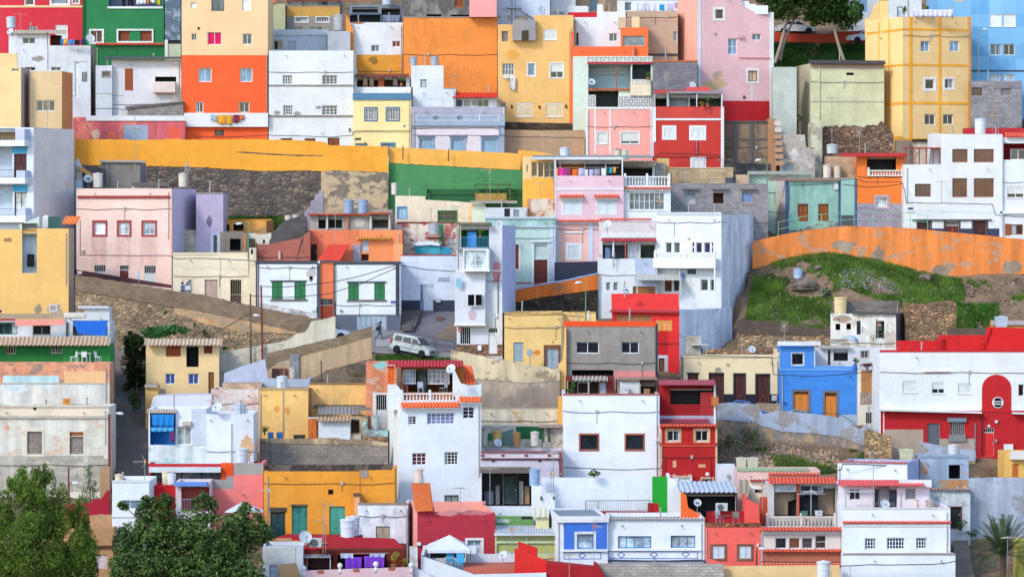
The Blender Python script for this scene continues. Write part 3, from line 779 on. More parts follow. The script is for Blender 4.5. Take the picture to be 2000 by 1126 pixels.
PAL.update({
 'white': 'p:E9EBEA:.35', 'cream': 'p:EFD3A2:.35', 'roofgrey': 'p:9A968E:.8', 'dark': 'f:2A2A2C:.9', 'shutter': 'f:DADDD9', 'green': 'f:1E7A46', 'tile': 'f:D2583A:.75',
 'tileo': 'f:EE6A32:.7', 'tiler': 'f:B8323A:.7', 'brown': 'wd:8A4A24', 'dbrown': 'wd:4E2420', 'bluef': 'f:2F7FC8', 'slate': 'f:4A4E5A:.8', 'redroof': 'p:C8282C:.3',
 'grey': 'p:A8A29A:.6', 'conc': 'p:97928A:.9', 'tar': 'so:3E3C40:55524F', 'pane': 'g:C9D3D8', 'palepane': 'g:AEBFCC', 'bluepane': 'g:5C7FA0',
})
# ================================================================ far row, top of the slope
BUMPS += [(xp(1620, D(545)), D(545), 7.5, 6.5, 2.3), (xp(1980, D(560)), D(560), 4, 5, .6)]
H('crimson house with cream string course at the top left corner', 0, 161, -60, 130, 'p:CF3346:.3', """
bd 0 11 161 15 c=cream p=.06; w 50 -14 66 10 n=1 su=white sw=2; w 101 -22 133 8 n=1 su=white; w 142 -14 154 7 n=2 su=white sw=2
w 56 51 72 61 g=g:2E3C48; r 108 49 132 75""", dep=8)
H('green house with white framed brown windows and a laundry balcony', 162, 320, -60, 140, 'p:2A8453:.3', """
o 212 -20 316 14 c=f:7B98BC z=2.2; bd 210 13 318 17 c=white p=.12; w 177 60 200 83 n=2 g=wd:6A4A34 su=white sw=3
w 231 61 253 80 n=2 f=brown g=wd:8A4420; w 274 61 297 80 n=2 f=brown g=wd:8A4420; fr 228 57 300 84 c=white w=3.2 p=.14; bd 161 -60 168 90 c=p:1D5B3B p=.05 nm=corner_pier""", dep=8)  # dark green strip at the left edge paints in its shade
H('low dark green annex under the row of red tiles below the green house', 186, 321, 87, 165, 'p:24784A:.3', "tl 186 83 321 89 c=tile p=.3", dep=3)
H('weathered blue grey house squeezed between green house and cream tower', 322, 352, -40, 150, 'pl:9DB0C6:4A6470:.5', "bd 326 78 352 86 c=dark p=.01; w 330 -30 348 -8", dep=6)
R('pale green rooftop hut with white post beside the cream tower', 322, 353, 86, 200, 'p:C6D4B8:.5', 'bd 322 78 328 112 c=white p=.1', dep=4)
H('white house with a flat sheet canopy and a roof terrace full of washing', 17, 177, 62, 330, 'p:E2E6EA:.6', """
w 44 73 69 86 g=g:12161B; w 49 131 69 138 g=g:12161B; w 100 131 119 138 g=g:12161B; gr 160 140 171 161 f=.05; co 26 58 130 67 c=f:B5A896 p=.5; o 99 69 118 88 c=wd:7A4434 z=1.6
bd 143 120 171 121 c=grey p=.02; pa 60 108 90 122 c=p:A09A94 sd=3; d 146 122 156 190 c=white n=1""", top=[(17, 62), (97, 62), (97.2, 89), (177, 89)], sr=9, dep=6, ms='pl:B8A6A6:7A6464:.5')
H('white house with wavy dark roof and a tall orange shuttered opening', 218, 354, 117, 320, 'p:E6E4E6:.5', """
sh 244 134 260 177 c=wd:A4501F n=1; o 303 150 344 161 c=dark z=1.2; sl 300 160 343 180 c=p:E8DAD4 p=.6 nm=balcony; sl 301 180 345 182 c=p:C8A89C p=.75 nm=shelf; po 306 182 200 p=.5 w=1.5 c=p:D8C8C0; po 341 182 200 p=.5 w=1.5 c=p:D8C8C0
co 206 110 355 117 c=f:5A5654 p=.9; bd 218 186 240 187 c=grey""", dep=6)
R('white lean-to with one small dark window left of the orange shutter', 187, 219, 128, 326, 'p:D4DAE2:.6', 'w 200 140 215 150 n=1 f=grey su=grey sw=2; bd 187 182 219 183 c=grey', dep=4)
R('grey block shed with slanting roof edge against the orange tower', 249, 358, 203, 340, 'bk:ADA7A2', 'bs 245 208 213 360 197 200 c=f:6C6462 p=.2 nm=roof_edge', top=[(249, 209), (300, 203), (358, 198)], dep=3)
H('low pink house with flaking plaster and a green door in a blue patch', 143, 361, 236, 350, 'pl:D8707C:E8927E:.35', """
bd 169 226 361 236 c=white p=.12 nm=parapet; d 255 253 275 278 c=f:2FA58E n=1; bd 242 244 289 284 c=p:9FB3CE p=.005 w=.001 nm=painted_patch; pa 322 238 360 280 c=p:EE6A50 sd=2; pa 175 250 200 274 c=p:E6C7B4 sd=8; pa 206 252 230 276 c=p:EC7B5E sd=4; bd 255 250 276 253 c=grey p=.03""",
 top=[(143, 229), (168, 229), (168.2, 236), (361, 236)], dep=3)
H('tall tower house, cream above and orange below, with magenta curtains', 355, 523, -70, 335, 'p:EFD0A0:.3', """
zn 354.6 108 523.4 273 c=p:F2642E:.35
w 372 5 384 16 f=white g=pane; w 413 -14 438 22 f=f:5A5A60 g=g:3E4A52; w 473 -14 490 21 g=pane; w 374 66 384 79; w 405 63 433 88 g=c:D81860; w 474 66 492 87 g=g:3A4450
w 388 133 413 160 g=bluepane; w 469 133 493 160 g=bluepane; w 382 199 397 220; w 467 199 487 220; bc 360 221 524 248 c=white p=.5; w 419 254 437 265 n=3 f=dark; bx 386 53 390 58 c=dark p=.05; pipe 521 108 218""", dep=8)
H('plain white two storey house with a grey ledge across its middle', 525, 690, 99, 335, 'white', """
w 552 147 571 165 n=4 m=3 g=g:2E3644; w 629 147 659 165 n=4 m=3 g=g:2E3644; w 553 206 572 225 n=4 m=3 g=g:2E3644; w 629 206 659 225 n=4 m=3 g=g:2E3644
bd 525 165.6 690 167.6 c=conc p=.14 nm=ledge; bd 524 225 691 228 c=conc p=.12 nm=ledge; pa 532 214 550 226 c=grey sd=2; pa 570 216 590 226 c=grey sd=7; d 640 269 663 295 c=brown; d 548 270 571 290 c=brown; d 595 270 616 292 c=brown
bx 626 257 634 263 c=white p=.04 nm=name_plate; bx 682 250 684 257 c=dark p=.15 nm=wall_lamp; pa 615 206 630 214 c=grey sd=3; tx 630 259.5 2 t=Avda c=f:6A6A6A p=.06""", dep=7)
R('pale blue rooftop storey with two pane dark window above the plain white house', 525, 641, 58, 255, 'p:C3D3E6:.5', 'bd 525 58 642 69 c=p:CBD6E4 p=.15 nm=fascia; w 534 79 553 98 g=g:12161B; d 562 80 577 99 c=p:B8C8DC n=1', dep=6)
R('lower grey white rooftop annex beside the pale blue storey', 640, 684, 61, 275, 'p:C2C8D2:.7', '', dep=4)
H('ochre banded house with a ribbon of windows under a red tile eave', 560, 664, 0, 170, 'p:A9A19A:.6', """
w 562 2 590 12 n=4 g=g:4E565C; w 594 2 622 12 n=4 g=g:4E565C; w 626 2 660 12 n=2; bd 560 13 664 33 c=p:D8B05A p=.02 nm=painted_band; w 577 34 601 43 n=1 su=white sw=2; w 618 34 642 43 n=5 su=white sw=2; tl 556 -4 724 3 c=tile p=.6; w 568 53 592 61; w 607 53 630 61""", dep=6)
R('small pale green hut on the roofs beside the cream tower', 526, 557, 8, 180, 'p:C6CDA4:.6', 'tl 526 0 540 7 c=tileo p=.2', dep=4)
H('grey blue terrace house with dark railings and a scalloped awning', 683, 785, 10, 190, 'p:8494A4:.6', """
o 688 14 738 26 c=f:3A4654 z=1.5; o 745 16 781 30 c=f:1E2A40 z=1.5; o 684 30 742 44 c=f:222A40 z=1.8; o 748 32 783 44 c=f:2A3244 z=1.8; rl 684 29 783 44 c=f:4A5A70 p=.1 pitch=.3; co 684 24 742 30 c=f:6A7A90 p=.7""", dep=5)
H('white house above a mustard storey with two small windows', 685, 787, 44, 262, 'p:E4E8EC:.5', 'w 725 88 741 101 n=2; w 766 80 782 92 g=wd:8A3A30; zn 684.6 107 788 150 c=p:E2A232:.5; pa 720 108 742 128 c=p:9A7A34 sd=5; pa 684 42 716 48 c=p:A87A54 sd=2', dep=6)
R('narrow orange flank wall with white pillar left of the mustard storey', 676, 690, 25, 268, 'p:E8983A:.5', '', dep=4, top=[(676, 25), (690, 60)])
R('timber veranda under a tiled roof with potted plants', 690, 800, 148, 315, 'white', """
o 697 151 793 170 c=wd:5E3420 z=1.6; w 709 151 718 168 n=1 f=wd:C8702A g=g:3C4A54; w 721 151 730 168 n=1 f=wd:C8702A g=g:3C4A54; tl 694 143 799 152 c=f:8A4A34 p=.7; d 738 153 750 170 c=wd:B85A24 n=1; w 767 152 777 168 n=1 f=wd:7A3A24 g=g:24345A""", dep=4, top=[(690, 132), (696, 132), (696.2, 148), (800, 148)])
R('white parapet wall of the timber veranda', 690, 806, 170, 325, 'white', '', dep=2)
H('lemon yellow house with steel blue cornice and blue framed barred windows', 690, 803, 182, 345, 'p:F2E6A6:.3', """
bd 689 182 804 195 c=p:5488AE:.3 p=.15 nm=cornice; w 714 212 735 234 n=4 m=3 su=p:5F84A2 sw=3 bars=white; w 756 212 778 234 n=4 m=3 su=p:5F84A2 sw=3 bars=white; w 693 269 706 275 n=1; d 694 280 718 300 c=p:6E93AE; d 746 281 770 300 c=p:6E93AE su=p:6E93AE sw=3; bx 788 244 792 248 c=bluef p=.03 nm=number_plate""", dep=7)
H('soot stained grey concrete building with an orange window', 785, 918, -60, 200, 'pl:94928E:5E5C5A:.5', 'w 888 -14 905 14 n=2 f=wd:C86A1E g=wd:7A4A20; o 833 28 862 34 c=dark z=1; o 880 29 917 34 c=dark z=1', dep=8)
H('huge blank orange gable wall', 788, 971, 34, 275, 'p:EE9440:.8', 'bd 785 32.5 917 35 c=conc p=.05 nm=coping', dep=8)
R('pink stair tower rising over the orange gable', 917, 970, -60, 285, 'p:F3A9A8:.35', '', dep=6, bot=33.5)
R('white stepped block with two blue grey tubs on its roof', 803, 890, 128, 325, 'p:DEE4EE:.4', 'w 821 155 833 171 n=1 f=grey; bd 866 172 890 173.5 c=grey p=.04 nm=coping; fr 822 193 866 209 c=p:C8D0DC w=.8', top=[(803, 128), (866, 128), (866.2, 172), (890, 172)], dep=5)
R('white roof room with a bright red tiled canopy', 886, 973, 186, 318, 'p:E4E4E6:.4', 'tl 884 180 972 192 c=f:D8341E p=.9; w 888 194 904 209 n=1; w 905 194 920 209 n=1 g=g:5A6A72; w 932 194 955 209; bx 922 197 931 206 c=f:9A9A90 p=.1 nm=extractor', dep=3)
H('lilac house with grey blue diamond frieze and three blue windows', 804, 985, 209, 350, 'p:E8DDE4:.3', """
bd 803 209 982 222 c=p:AEB0C4 p=.05 nm=parapet_band; bd 804 222 986 246 c=p:9FB1CA p=.03 nm=frieze; fr 812 224.5 974 235.5 c=white w=.9 p=.045; bd 802 244.5 984 247 c=p:8294AC p=.22 nm=cornice; bd 804 247 812 298 c=p:9FB1CA p=.05 nm=pilaster; bd 974 247 985 298 c=p:9FB1CA p=.05 nm=pilaster
di 851 229.8 6 5; di 898 229.8 6 5; bd 936 224 937.5 235 c=white p=.05
w 820 271 846 300 g=f:86AECB n=3 f=f:9CC2DC su=p:8FA9C2 sw=3; w 882 271 907 300 g=f:86AECB n=3 f=f:9CC2DC su=p:8FA9C2 sw=3; w 942 271 971 302 g=f:86AECB n=3 m=2 f=f:9CC2DC su=p:8FA9C2 sw=3
bd 815 265 849 267.4 c=p:7288A2 p=.16 nm=lintel; bd 877 265 911 267.4 c=p:7288A2 p=.16 nm=lintel; bd 938 265 974 267.4 c=p:7288A2 p=.16 nm=lintel""", dep=7)
H('pale blue house with an outside stair rising behind the sand coloured tower', 970, 1074, -60, 240, 'p:CADAEC:.4', 'w 970 31 978 38 n=1 g=f:C8BC9E; w 988 31 998 42 n=1 g=f:C8BC9E; w 1005 31 1032 42 n=2 g=f:C8BC9E; bs 988 13 17 1018 13 17 c=p:B4C6DC p=.4 nm=stair; bs 1018 13 21 1054 34 44 c=p:D6E2F0 p=.4 nm=stair; pipe 1000 -20 46 c=f:4A5060 r=.03; pipe 1007 -20 46 c=f:8A8A90 r=.03', dep=6)
h_sand = H('sand coloured tower house with a grey lean-to box high on its wall', 972, 1120, 48, 285, 'p:E8C078:.45', """
bd 1112 62 1121 250 c=p:F07A3A p=.02 nm=corner_stripe; w 980 61 992 81 n=1 f=f:8A8078 g=bk:9A948C; r 1062 57 1087 78; w 981 124 1004 147 n=4 m=2 g=g:3E4A54; w 1031 124 1045 148 n=1 g=bluepane su=white sw=2; r 1075 124 1100 152 open=.4 su=white sw=2; w 977 200 989 214 n=1; r 1007 201 1040 228 c=f:D8C8A4; r 1066 201 1099 228 c=f:D8C8A4
sl 1001 40 1046 80 c=p:9E9A9A p=.8 nm=lean_to; bx 998 205 1001 212 c=dark p=.1 nm=vent; bx 1052 206 1055 212 c=dark p=.1 nm=vent; bx 1104 205 1107 211 c=dark p=.1 nm=vent; pa 985 92 1018 120 c=p:E8B04E sd=6; bs 972 238 254 1120 241 254 c=pl:6A5A4A:3E3832:.6 p=.06 nm=stained_base""",
 top=[(972, 48), (1001, 48), (1043, 40), (1043.2, 30), (1120, 30)], dep=7)
prism_px('shutter_flap', 'dark opening flap on the grey lean-to box', 'shutter', [(1019, 60), (1032, 59), (1032, 79), (1019, 79)], 293.6, .05, 'f:3A3020', par=h_sand)
H('white house with a grey roof line and small windows at the top edge', 1076, 1124, -50, 215, 'p:D4D9E0:.5', 'w 1079 23 1103 30; bd 1108 12 1148 28 c=white p=.04; w 1090 -20 1110 -4', dep=5)
H('beige stone house at the top edge with a blue grey doorway', 1110, 1182, -40, 190, 'pl:C8AE90:A08A74:.5', 'd 1151 1 1168 21 c=p:7A94A8 n=1', dep=5)
H('white stepped house with a red canopy over its flat roof', 1122, 1224, 23, 262, 'p:E8EAEE:.35', 'w 1190 65 1206 81 n=2; d 1124 64 1130 88 c=dbrown n=1; bd 1110 24 1166 34 c=p:C82030 p=-.3 w=2 nm=roof_canopy', top=[(1122, 34), (1166, 34), (1166.2, 9), (1178, 9), (1178.2, 23), (1224, 23)], dep=6)
H('white house behind a line of washing at the top edge', 1206, 1332, -60, 205, 'p:E4E8EE:.4', 'bd 1206 -2 1332 1 c=p:A8B4C4; w 1220 4 1234 22 n=1; w 1318 6 1332 18', dep=5)
H('beige brown house with one blue window beside the pink tower', 1222, 1324, 22, 262, 'p:C2AA94:.6', 'w 1315 62 1322 81 n=1 g=bluepane; bd 1222 40 1323 42 c=p:C89888 p=.01; bd 1265 105 1323 109 c=f:3A3838 p=.1 nm=gutter', dep=6)
R('orange roof room with a wide three part window', 1214, 1266, 54, 292, 'p:F2743A:.35', 'w 1216 70 1260 90 n=4 f=f:A8A49A g=g:5E6C76', dep=3)
R('orange parapet below the white stepped house', 1120, 1240, 91, 296, 'p:EE6C38:.4', '', dep=3)
R('beige chimney block on the orange roof room, left one', 1208, 1223, 34, 285, 'p:D8C4A0:.5', '', dep=1.2, bot=56, name='chimney', cat='chimney')
R('beige chimney block on the orange roof room, taller right one', 1234, 1249, 33, 286, 'p:E2CFA6:.5', '', dep=1.2, bot=55, name='chimney', cat='chimney')
H('mint and white house with stacked verandas and pierced block screens', 1120, 1275, 110, 322, 'p:D6E6D6:.3', """
o 1149 126 1232 173 c=p:A6C2CC z=2.2; o 1235 126 1271 157 c=p:5E707A z=2.2; la 1147 111 1273 121 c=white p=.12 cell=.4; bd 1147 121 1274 125 c=f:B02C3E p=.3 nm=fascia; la 1150 128 1230 142 c=p:D8D8CC p=-1.6 cell=.35; sl 1231 157 1271 187 c=p:EADFC4 p=.35; la 1233 156 1270 163 c=white p=.42 cell=.3; bd 1148 173 1232 177 c=wd:B8602A p=.25 nm=floor_beam
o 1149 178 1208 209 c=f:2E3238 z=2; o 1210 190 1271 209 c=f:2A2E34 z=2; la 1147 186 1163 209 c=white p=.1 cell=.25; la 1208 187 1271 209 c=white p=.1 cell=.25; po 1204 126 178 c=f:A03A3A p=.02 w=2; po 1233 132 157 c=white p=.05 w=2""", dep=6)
H('rose pink house with white pilasters and two roller shuttered windows', 1145, 1275, 210, 350, 'p:F0AFA8:.3', """
bd 1145 209 1276 213 c=white p=.06; bd 1144 213 1149 306 c=p:E8EEE8 p=.05 nm=pilaster; bd 1161 213 1164 300 c=white p=.03 nm=trim; bd 1190 213 1193 300 c=white p=.03 nm=trim; bd 1270 213 1277 306 c=p:DCE4EE p=.05 nm=pilaster; r 1167 258 1185 281 su=white sw=2; r 1213 258 1248 281 su=white sw=2 open=.2""", dep=6)
H('brick red house with white pilasters and white louvred windows', 1279, 1412, 208, 368, 'p:C23A34:.35', """
bd 1279 231 1410 235 c=white p=.05 nm=string_course; bd 1278 209 1410 230 c=p:CC4A44 p=.02 nm=parapet_band; bd 1275 209 1281 277 c=white p=.08 nm=pilaster; bd 1408 208 1414 330 c=white p=.06 nm=pilaster
sh 1298 250 1316 268 c=white su=white sw=5; sh 1351 250 1374 269 c=white su=white sw=5; sh 1353 311 1374 330 c=white su=white sw=5; bd 1358 276 1363 301 c=p:8A2A4A p=.08 nm=shop_sign; tx 1360.5 288 3.5 t=Z|P|A|V|A c=f:F4C0CC p=.1""", dep=6)
H('grey bare block upper storey behind the red terrace', 1276, 1362, 120, 330, 'bk:8E8C94', 'bd 1275 118 1363 121 c=wd:C86A34 p=.05 nm=coping; o 1355 190 1362 205 c=dark z=.5', dep=4)
R('covered roof terrace with white columns over the brick red house', 1279, 1410, 184, 362, 'p:B8BCC4:.5', 'o 1280 186 1302 208 c=f:24221F z=2.4; o 1307 184 1345 208 c=f:8FA0A6 z=1; o 1347 184 1408 208 c=f:3E4A4C z=2; sl 1278 176 1340 183 c=f:B04044 p=.6 nm=roof_sheet; sl 1305 179 1411 183 c=f:8A8E98 p=.9 nm=roof_sheet; po 1304 183 209 p=.6 w=1.6; po 1360 183 209 p=.7 w=1.6; po 1409 183 209 p=.7 w=2', dep=4)
prism_px('roof_hood', 'coral red roof hood on the brick red house terrace', 'roof', [(1341, 179), (1342, 170), (1382, 170), (1394, 179)], 355, 2.0, 'p:D8585A')
H('tall pale pink house with white framed windows and bare plaster patches', 1365, 1509, -6, 300, 'p:E6BEC4:.3', """
bd 1363 -6 1369 168 c=p:DCE6F0 p=.04 nm=corner_trim; bd 1503 24 1511 235 c=white p=.04 nm=corner_trim; w 1397 19 1412 36 n=2 f=brown su=white sw=5; w 1422 75 1440 107 n=2 m=2 g=bluepane; w 1469 66 1487 79 g=g:4E6070; w 1461 138 1479 159 n=2 f=brown g=f:C8B89C su=white sw=4
bd 1443 112 1505 114 c=p:D89AA2 p=.12 nm=ledge; pa 1368 152 1428 178 c=p:D2B892 sd=3; pa 1388 136 1416 156 c=p:CDB48C sd=9; pa 1391 138 1405 154 c=p:B8AEA8 sd=2 p=.012; zn 1365 197 1509 245 c=p:B8202E:.4; bx 1395 64 1399 69 c=grey p=.08 nm=vent; bx 1451 187 1456 193 c=f:6A4A50 p=.05 nm=vent; bd 1466 162 1471 197 c=p:E6D8DE p=.008 nm=water_stain; bx 1441 68 1450 75 c=p:E2B6BC p=.3""",
 top=[(1365, -6), (1446, -6), (1452, 12), (1480, 27), (1509, 24)], sl=42, dep=7, ms='p:F4B7A6:.4')  # left flank: warmer copy of the pink, sunlight put into the colour
R('white stair parapet on top of the pale pink house', 1448, 1500, 3, 285, 'p:E4EAF2:.3', '', top=[(1448, 2), (1462, 2), (1464, 8), (1476, 8), (1477, 11), (1499, 11)], dep=3, bot=28)
H('roofless brown ruin with dark timber posts under the pale pink house', 1414, 1500, 238, 352, 'pl:8A7A68:6A5E54:.5', 'bd 1433 240 1440 318 c=f:54505A p=.1 nm=post; bd 1465 240 1471 318 c=f:54505A p=.1 nm=post; bd 1414 270 1500 274 c=f:5A5452 p=.06 nm=beam; bd 1414 236 1500 240 c=f:4A484C p=.12 nm=beam; pa 1430 318 1500 334 c=f:2C2E32 sd=4', dep=4)
R('brown stair shaft with pale stepped blocks at the end of the ruin', 1500, 1516, 232, 358, 'p:B08A66:.7', '', dep=4)
for i in range(7):
 prism_px('step_block', 'concrete step blocks climbing beside the brown ruin', 'step', [(1513 + i % 2, 236 + 13 * i), (1525 + i, 236 + 13 * i), (1525 + i, 245 + 13 * i), (1513 + i % 2, 245 + 13 * i)], 362 + 3 * i, .8, 'p:D8D2CA' if i < 2 else 'p:B49478', 'step blocks by the ruin')
H('white flaking ruin wall house with a doorway by the stepped blocks', 1525, 1592, 262, 366, 'pl:E2DEDA:A89C90:.6', 'd 1535 320 1550 340 c=p:B8C8D8 n=1', top=[(1525, 263), (1572, 263), (1574, 286), (1585, 292), (1592, 288)], dep=1)
H('pale green grey warehouse with a corrugated roof and a single vent slot', 1583, 1727, 124, 300, 'p:DADCB4:.7', 'bd 1583 125 1727 134 c=p:B09C8C p=.02 nm=wall_head; o 1653 142 1667 147 c=dark z=.4; co 1579 117 1728 126 c=f:4A4244 p=.5; bd 1583 198 1727 199.5 c=grey p=.03; pipe 1600 128 240 c=p:D8D8B0 r=.06', sl=30, dep=7, ms='p:CFD1AE:.8')
R('low pale block wall house between trees and warehouse', 1510, 1556, 131, 310, 'p:C4CCC2:.8', '', dep=2)
H('yellow tower house banded with amber stripes into a grid', 1763, 1896, 33, 305, 'p:E8CC92:.25', """
bd 1776 33 1782 276 c=p:EFAE2C p=.03 nm=stripe; bd 1833 33 1838 276 c=p:EFAE2C p=.03 nm=stripe; bd 1890 33 1896.5 276 c=p:EFAE2C p=.03 nm=stripe; bd 1763 56 1896.6 60 c=p:EFAE2C p=.045 nm=stripe; bd 1763 125 1896.6 129 c=p:EFAE2C p=.045 nm=stripe; bd 1763 199 1896.6 204 c=p:EFAE2C p=.045 nm=stripe; bd 1763 270 1896.6 276 c=p:EFAE2C p=.045 nm=stripe; ls 56 60 c=p:EFAE2C; ls 125 129 c=p:EFAE2C; ls 199 204 c=p:EFAE2C; ls 266 272 c=p:EFAE2C; ls 37 272 .34 .37 c=p:EFAE2C p=.02; ls 37 272 .62 .64 c=p:EFAE2C p=.02
w 1798 80 1816 101 g=bluepane; w 1855 80 1874 101 g=bluepane; w 1807 155 1825 174 n=1 g=g:0D0F12 su=white sw=4; w 1845 154 1862 173 n=2 su=white sw=3; w 1806 223 1827 244; w 1842 223 1862 243""", sl=73, dep=8.5, ms='p:F5D894:.2')  # left flank gets a brighter yellow, coloured as if sunlit
R('slender yellow chimney tower on the left end of the banded yellow house', 1719, 1738, -4, 262, 'p:F3D48C:.25', 'bd 1718 -4 1738.5 1 c=p:EFAE2C p=.05', dep=1.2, bot=75)
R('sloping yellow parapet wing left of the chimney tower', 1690, 1720, 30, 228, 'p:F3D48C:.25', '', top=[(1690, 37), (1698, 36), (1709, 8), (1720, 4)], dep=.5, bot=75)
R('white and grey roof room behind the yellow tower parapet', 1737, 1800, -20, 275, 'p:D6DDE2:.4', 'w 1752 13 1764 33 n=1 f=grey g=palepane; bd 1772 -20 1774 34 c=p:B8B4B0 p=.1', dep=3)
H('white house with a blue window panel behind the trees', 1655, 1722, -50, 58, 'p:DCDCDC:.5', 'w 1676 -8 1694 24 n=1 f=f:8AB0C8 g=f:6E9CC0', dep=5)
H('sky blue apartment building with checkered panels and grouped windows', 1830, 2040, -60, 230, 'p:79BDF2:.25', """
bd 1896 -20 1932 28 c=p:6BB3EC p=.01 nm=panel; bd 1932 -20 1985 28 c=p:86C6F8 p=.01 nm=panel; bd 1985 28 2040 52 c=p:6BB3EC p=.01 nm=panel; bd 1896 52 1930 110 c=p:68B0E8 p=.01 nm=panel; bd 1984 88 2040 112 c=p:72B8EE p=.01 nm=panel; bd 1932 110 1984 137 c=p:6FB6F0 p=.01 nm=panel; bd 1896 137 2040 140 c=f:3A4A60 p=.06 nm=cable_tray
r 1933 27 1957 52 c=white n=1; r 1959 27 1984 52 c=white n=1; w 1934 86 1956 108 f=white; w 1960 86 1982 108 f=white; w 1934 145 1956 164 f=white g=palepane; w 1960 145 1982 164 f=white g=palepane; pa 1860 -6 1890 6 c=p:C8C4B0 sd=3""", dep=9)
H('grey unpainted block building in front of the sky blue flats', 1897, 1996, 158, 290, 'bk:A2A0A4', 'w 1898 171 1918 186 n=1 f=f:5A3434 g=g:2A1414; w 1955 172 1975 187 n=1 f=grey g=f:7E7C80; bd 1936 158 1941 240 c=p:9A8E88 p=.04 nm=pillar; bd 1941 160 1996 172 c=p:8C8890 p=.05 nm=beam; bd 1897 199 1996 200.5 c=f:77757A p=.02', dep=6)
R('low red roof terrace wall behind the big white house', 1888, 2010, 250, 425, 'p:B52A34:.4', '', dep=3)
# ================================================================ retaining walls under the upper street
w_must = Wall('long mustard yellow street wall on rough dark stone masonry', 425, [
 ('stone_base', 'st:746C68:746A5E:1.25', [(145, 318, None), (400, 322, None), (520, 328, None), (628, 334, None)], .06),
 ('plastered_base', 'pl:8A8074:D0BC98:.5', [(627, 333, None), (700, 332, None), (758, 337, None)], .05),
 ('painted_band', 'p:F2AE30:.5', [(145, 272, 322), (320, 273, 325), (322, 271, 325), (400, 273, 327), (450, 272, 330), (520, 272, 334), (600, 275, 333), (634, 277, 334), (642, 283, 332), (757, 286, 336)], 0)], th=.5, seed=3)
pa_ = prism_px('bare_plaster_strip', 'crumbling grey crack running along the mustard street wall', 'crack', [(456, 297), (475, 296), (520, 299), (580, 302), (632, 303), (630, 305), (580, 305), (520, 302), (475, 299)], 425.07, .1, 'pl:8A7A60:5A4E44:.5', par=w_must)
Wall('green garden wall topped by a lighter yellow street parapet', 418, [
 ('painted_wall', 'p:4E9A62:.8', [(759, 312, None), (800, 317, None), (900, 326, None), (1023, 332, None)], .06),
 ('parapet', 'p:EFB650:.5', [(759, 287, 318), (905, 294, 326), (905.2, 294, 326), (1016, 300, 332)], 0)], th=.45, seed=8)
H('dark green sunken yard box under the green garden wall', 832, 1025, 368, 455, 'p:2C6B42:.5', 'bd 832 380 1025 381.5 c=dark p=.04; sl 828 366 834 386 c=p:3E8A54 p=.5 nm=buttress; d 988 368 1000 386 c=green n=1', dep=2, top=[(832, 369), (1025, 369)])
Wall('beige street wall with a strip of grass along its top below the sand tower', 332, [('wall_face', 'p:BBA184:.8', [(984, 253, None), (1060, 255, None), (1142, 254, None)], 0)], jag=.03, name='street_wall')
Wall('small yellow wall end with a sloping cap beside the laundry terrace', 400, [('wall_face', 'p:F2B448:.4', [(1012, 293, None), (1050, 296, None), (1088, 303, None)], 0)], jag=0, name='street_wall')
Wall('rough grey stone bank below the pale green warehouse', 330, [('wall_face', 'st:8A7464:5A4E44:1.5', [(1597, 247, None), (1660, 245, None), (1690, 247, None), (1728, 240, None), (1745, 262, None)], 0)], th=1.5, jag=.3, seed=2)
R('grey underbuilding pillar below the yellow tower', 1751, 1777, 274, 345, 'p:8E7F72:.7', '', dep=2)
R('whitewashed broken wall below the yellow tower', 1777, 1835, 275, 340, 'pl:E2D8C4:A89A84:.5', 'bd 1780 272 1820 276 c=dark p=.3 nm=beam', dep=2)
H('pale concrete lean-to with torn plaster at the end of the warehouse', 1583, 1606, 232, 345, 'pl:D8D8BC:A09A8A:.4', '', dep=3, top=[(1583, 240), (1590, 231), (1606, 236)])
# ================================================================ left edge, middle
H('beige house with brown flank and a three pane window at the left edge', 58, 121, 139, 450, 'p:DCC69A:.4', 'w 71 196 107 217 n=3 g=g:222832; pipe 57 145 240 c=f:8A8078 r=.04', sr=21, dep=5, ms='p:D8965E:.4')
H('cream stair bay of the beige house beside its grey flank', -20, 41, 133, 462, 'p:EED49C:.4', 'w 23 134 37 139 n=1 g=g:3E6A5A', sr=17, dep=4, ms='p:BFB0AC:.6', top=[(-20, 104), (33, 104), (33.2, 131), (41, 131)])  # right flank coloured as the wall looks in shade
H('white apartment house with stacked balconies and sky blue panels at the left edge', -40, 66, 249, 575, 'p:D4E2F0:.35', """
o -38 252 41 284 c=p:D8C9A4 z=1.6; o -38 288 24 350 c=p:C8DCEC z=1.4; o -38 362 25 424 c=p:C8DCEC z=1.4; bd 24 286 53 299 c=p:46B0E4 p=.02 nm=panel; bd 25 361 54 374 c=p:46B0E4 p=.02 nm=panel; d 27 300 52 350 c=wd:4A2228 n=2; w 28 375 53 430 n=2 m=3 f=wd:4A2228 g=palepane
sl -40 274 58 286 c=p:EDEEEC p=1.0; sl -40 347 59 359 c=p:EDEEEC p=1.0; sl -40 421 60 434 c=p:EDEEEC p=1.0; sl 40 252 58 274 c=p:C4D0EE p=1.0 nm=balcony_pier; sl 42 333 59 347 c=p:C4D0EE p=1.0 nm=balcony_pier; sl 43 406 60 421 c=p:C4D0EE p=1.0 nm=balcony_pier
rl -38 252 38 274 p=.95; rl -38 332 40 347 p=.95; rl -38 407 42 421 p=.95""", sr=79, dep=8, ms='p:EDE2DE:.4')  # right flank lightened in its colour to offset the shade
Wall('dark grey sunken wall between white flats and pink house', 500, [('wall_face', 'p:5E5C60:.9', [(128, 316, None), (205, 330, None)], 0)], jag=.02, name='yard_wall')
tank('narrow blue tank on a bracket behind the white flats', 129, 142, 289, 316, 505, 'f:7C9CC8', ribs=2)
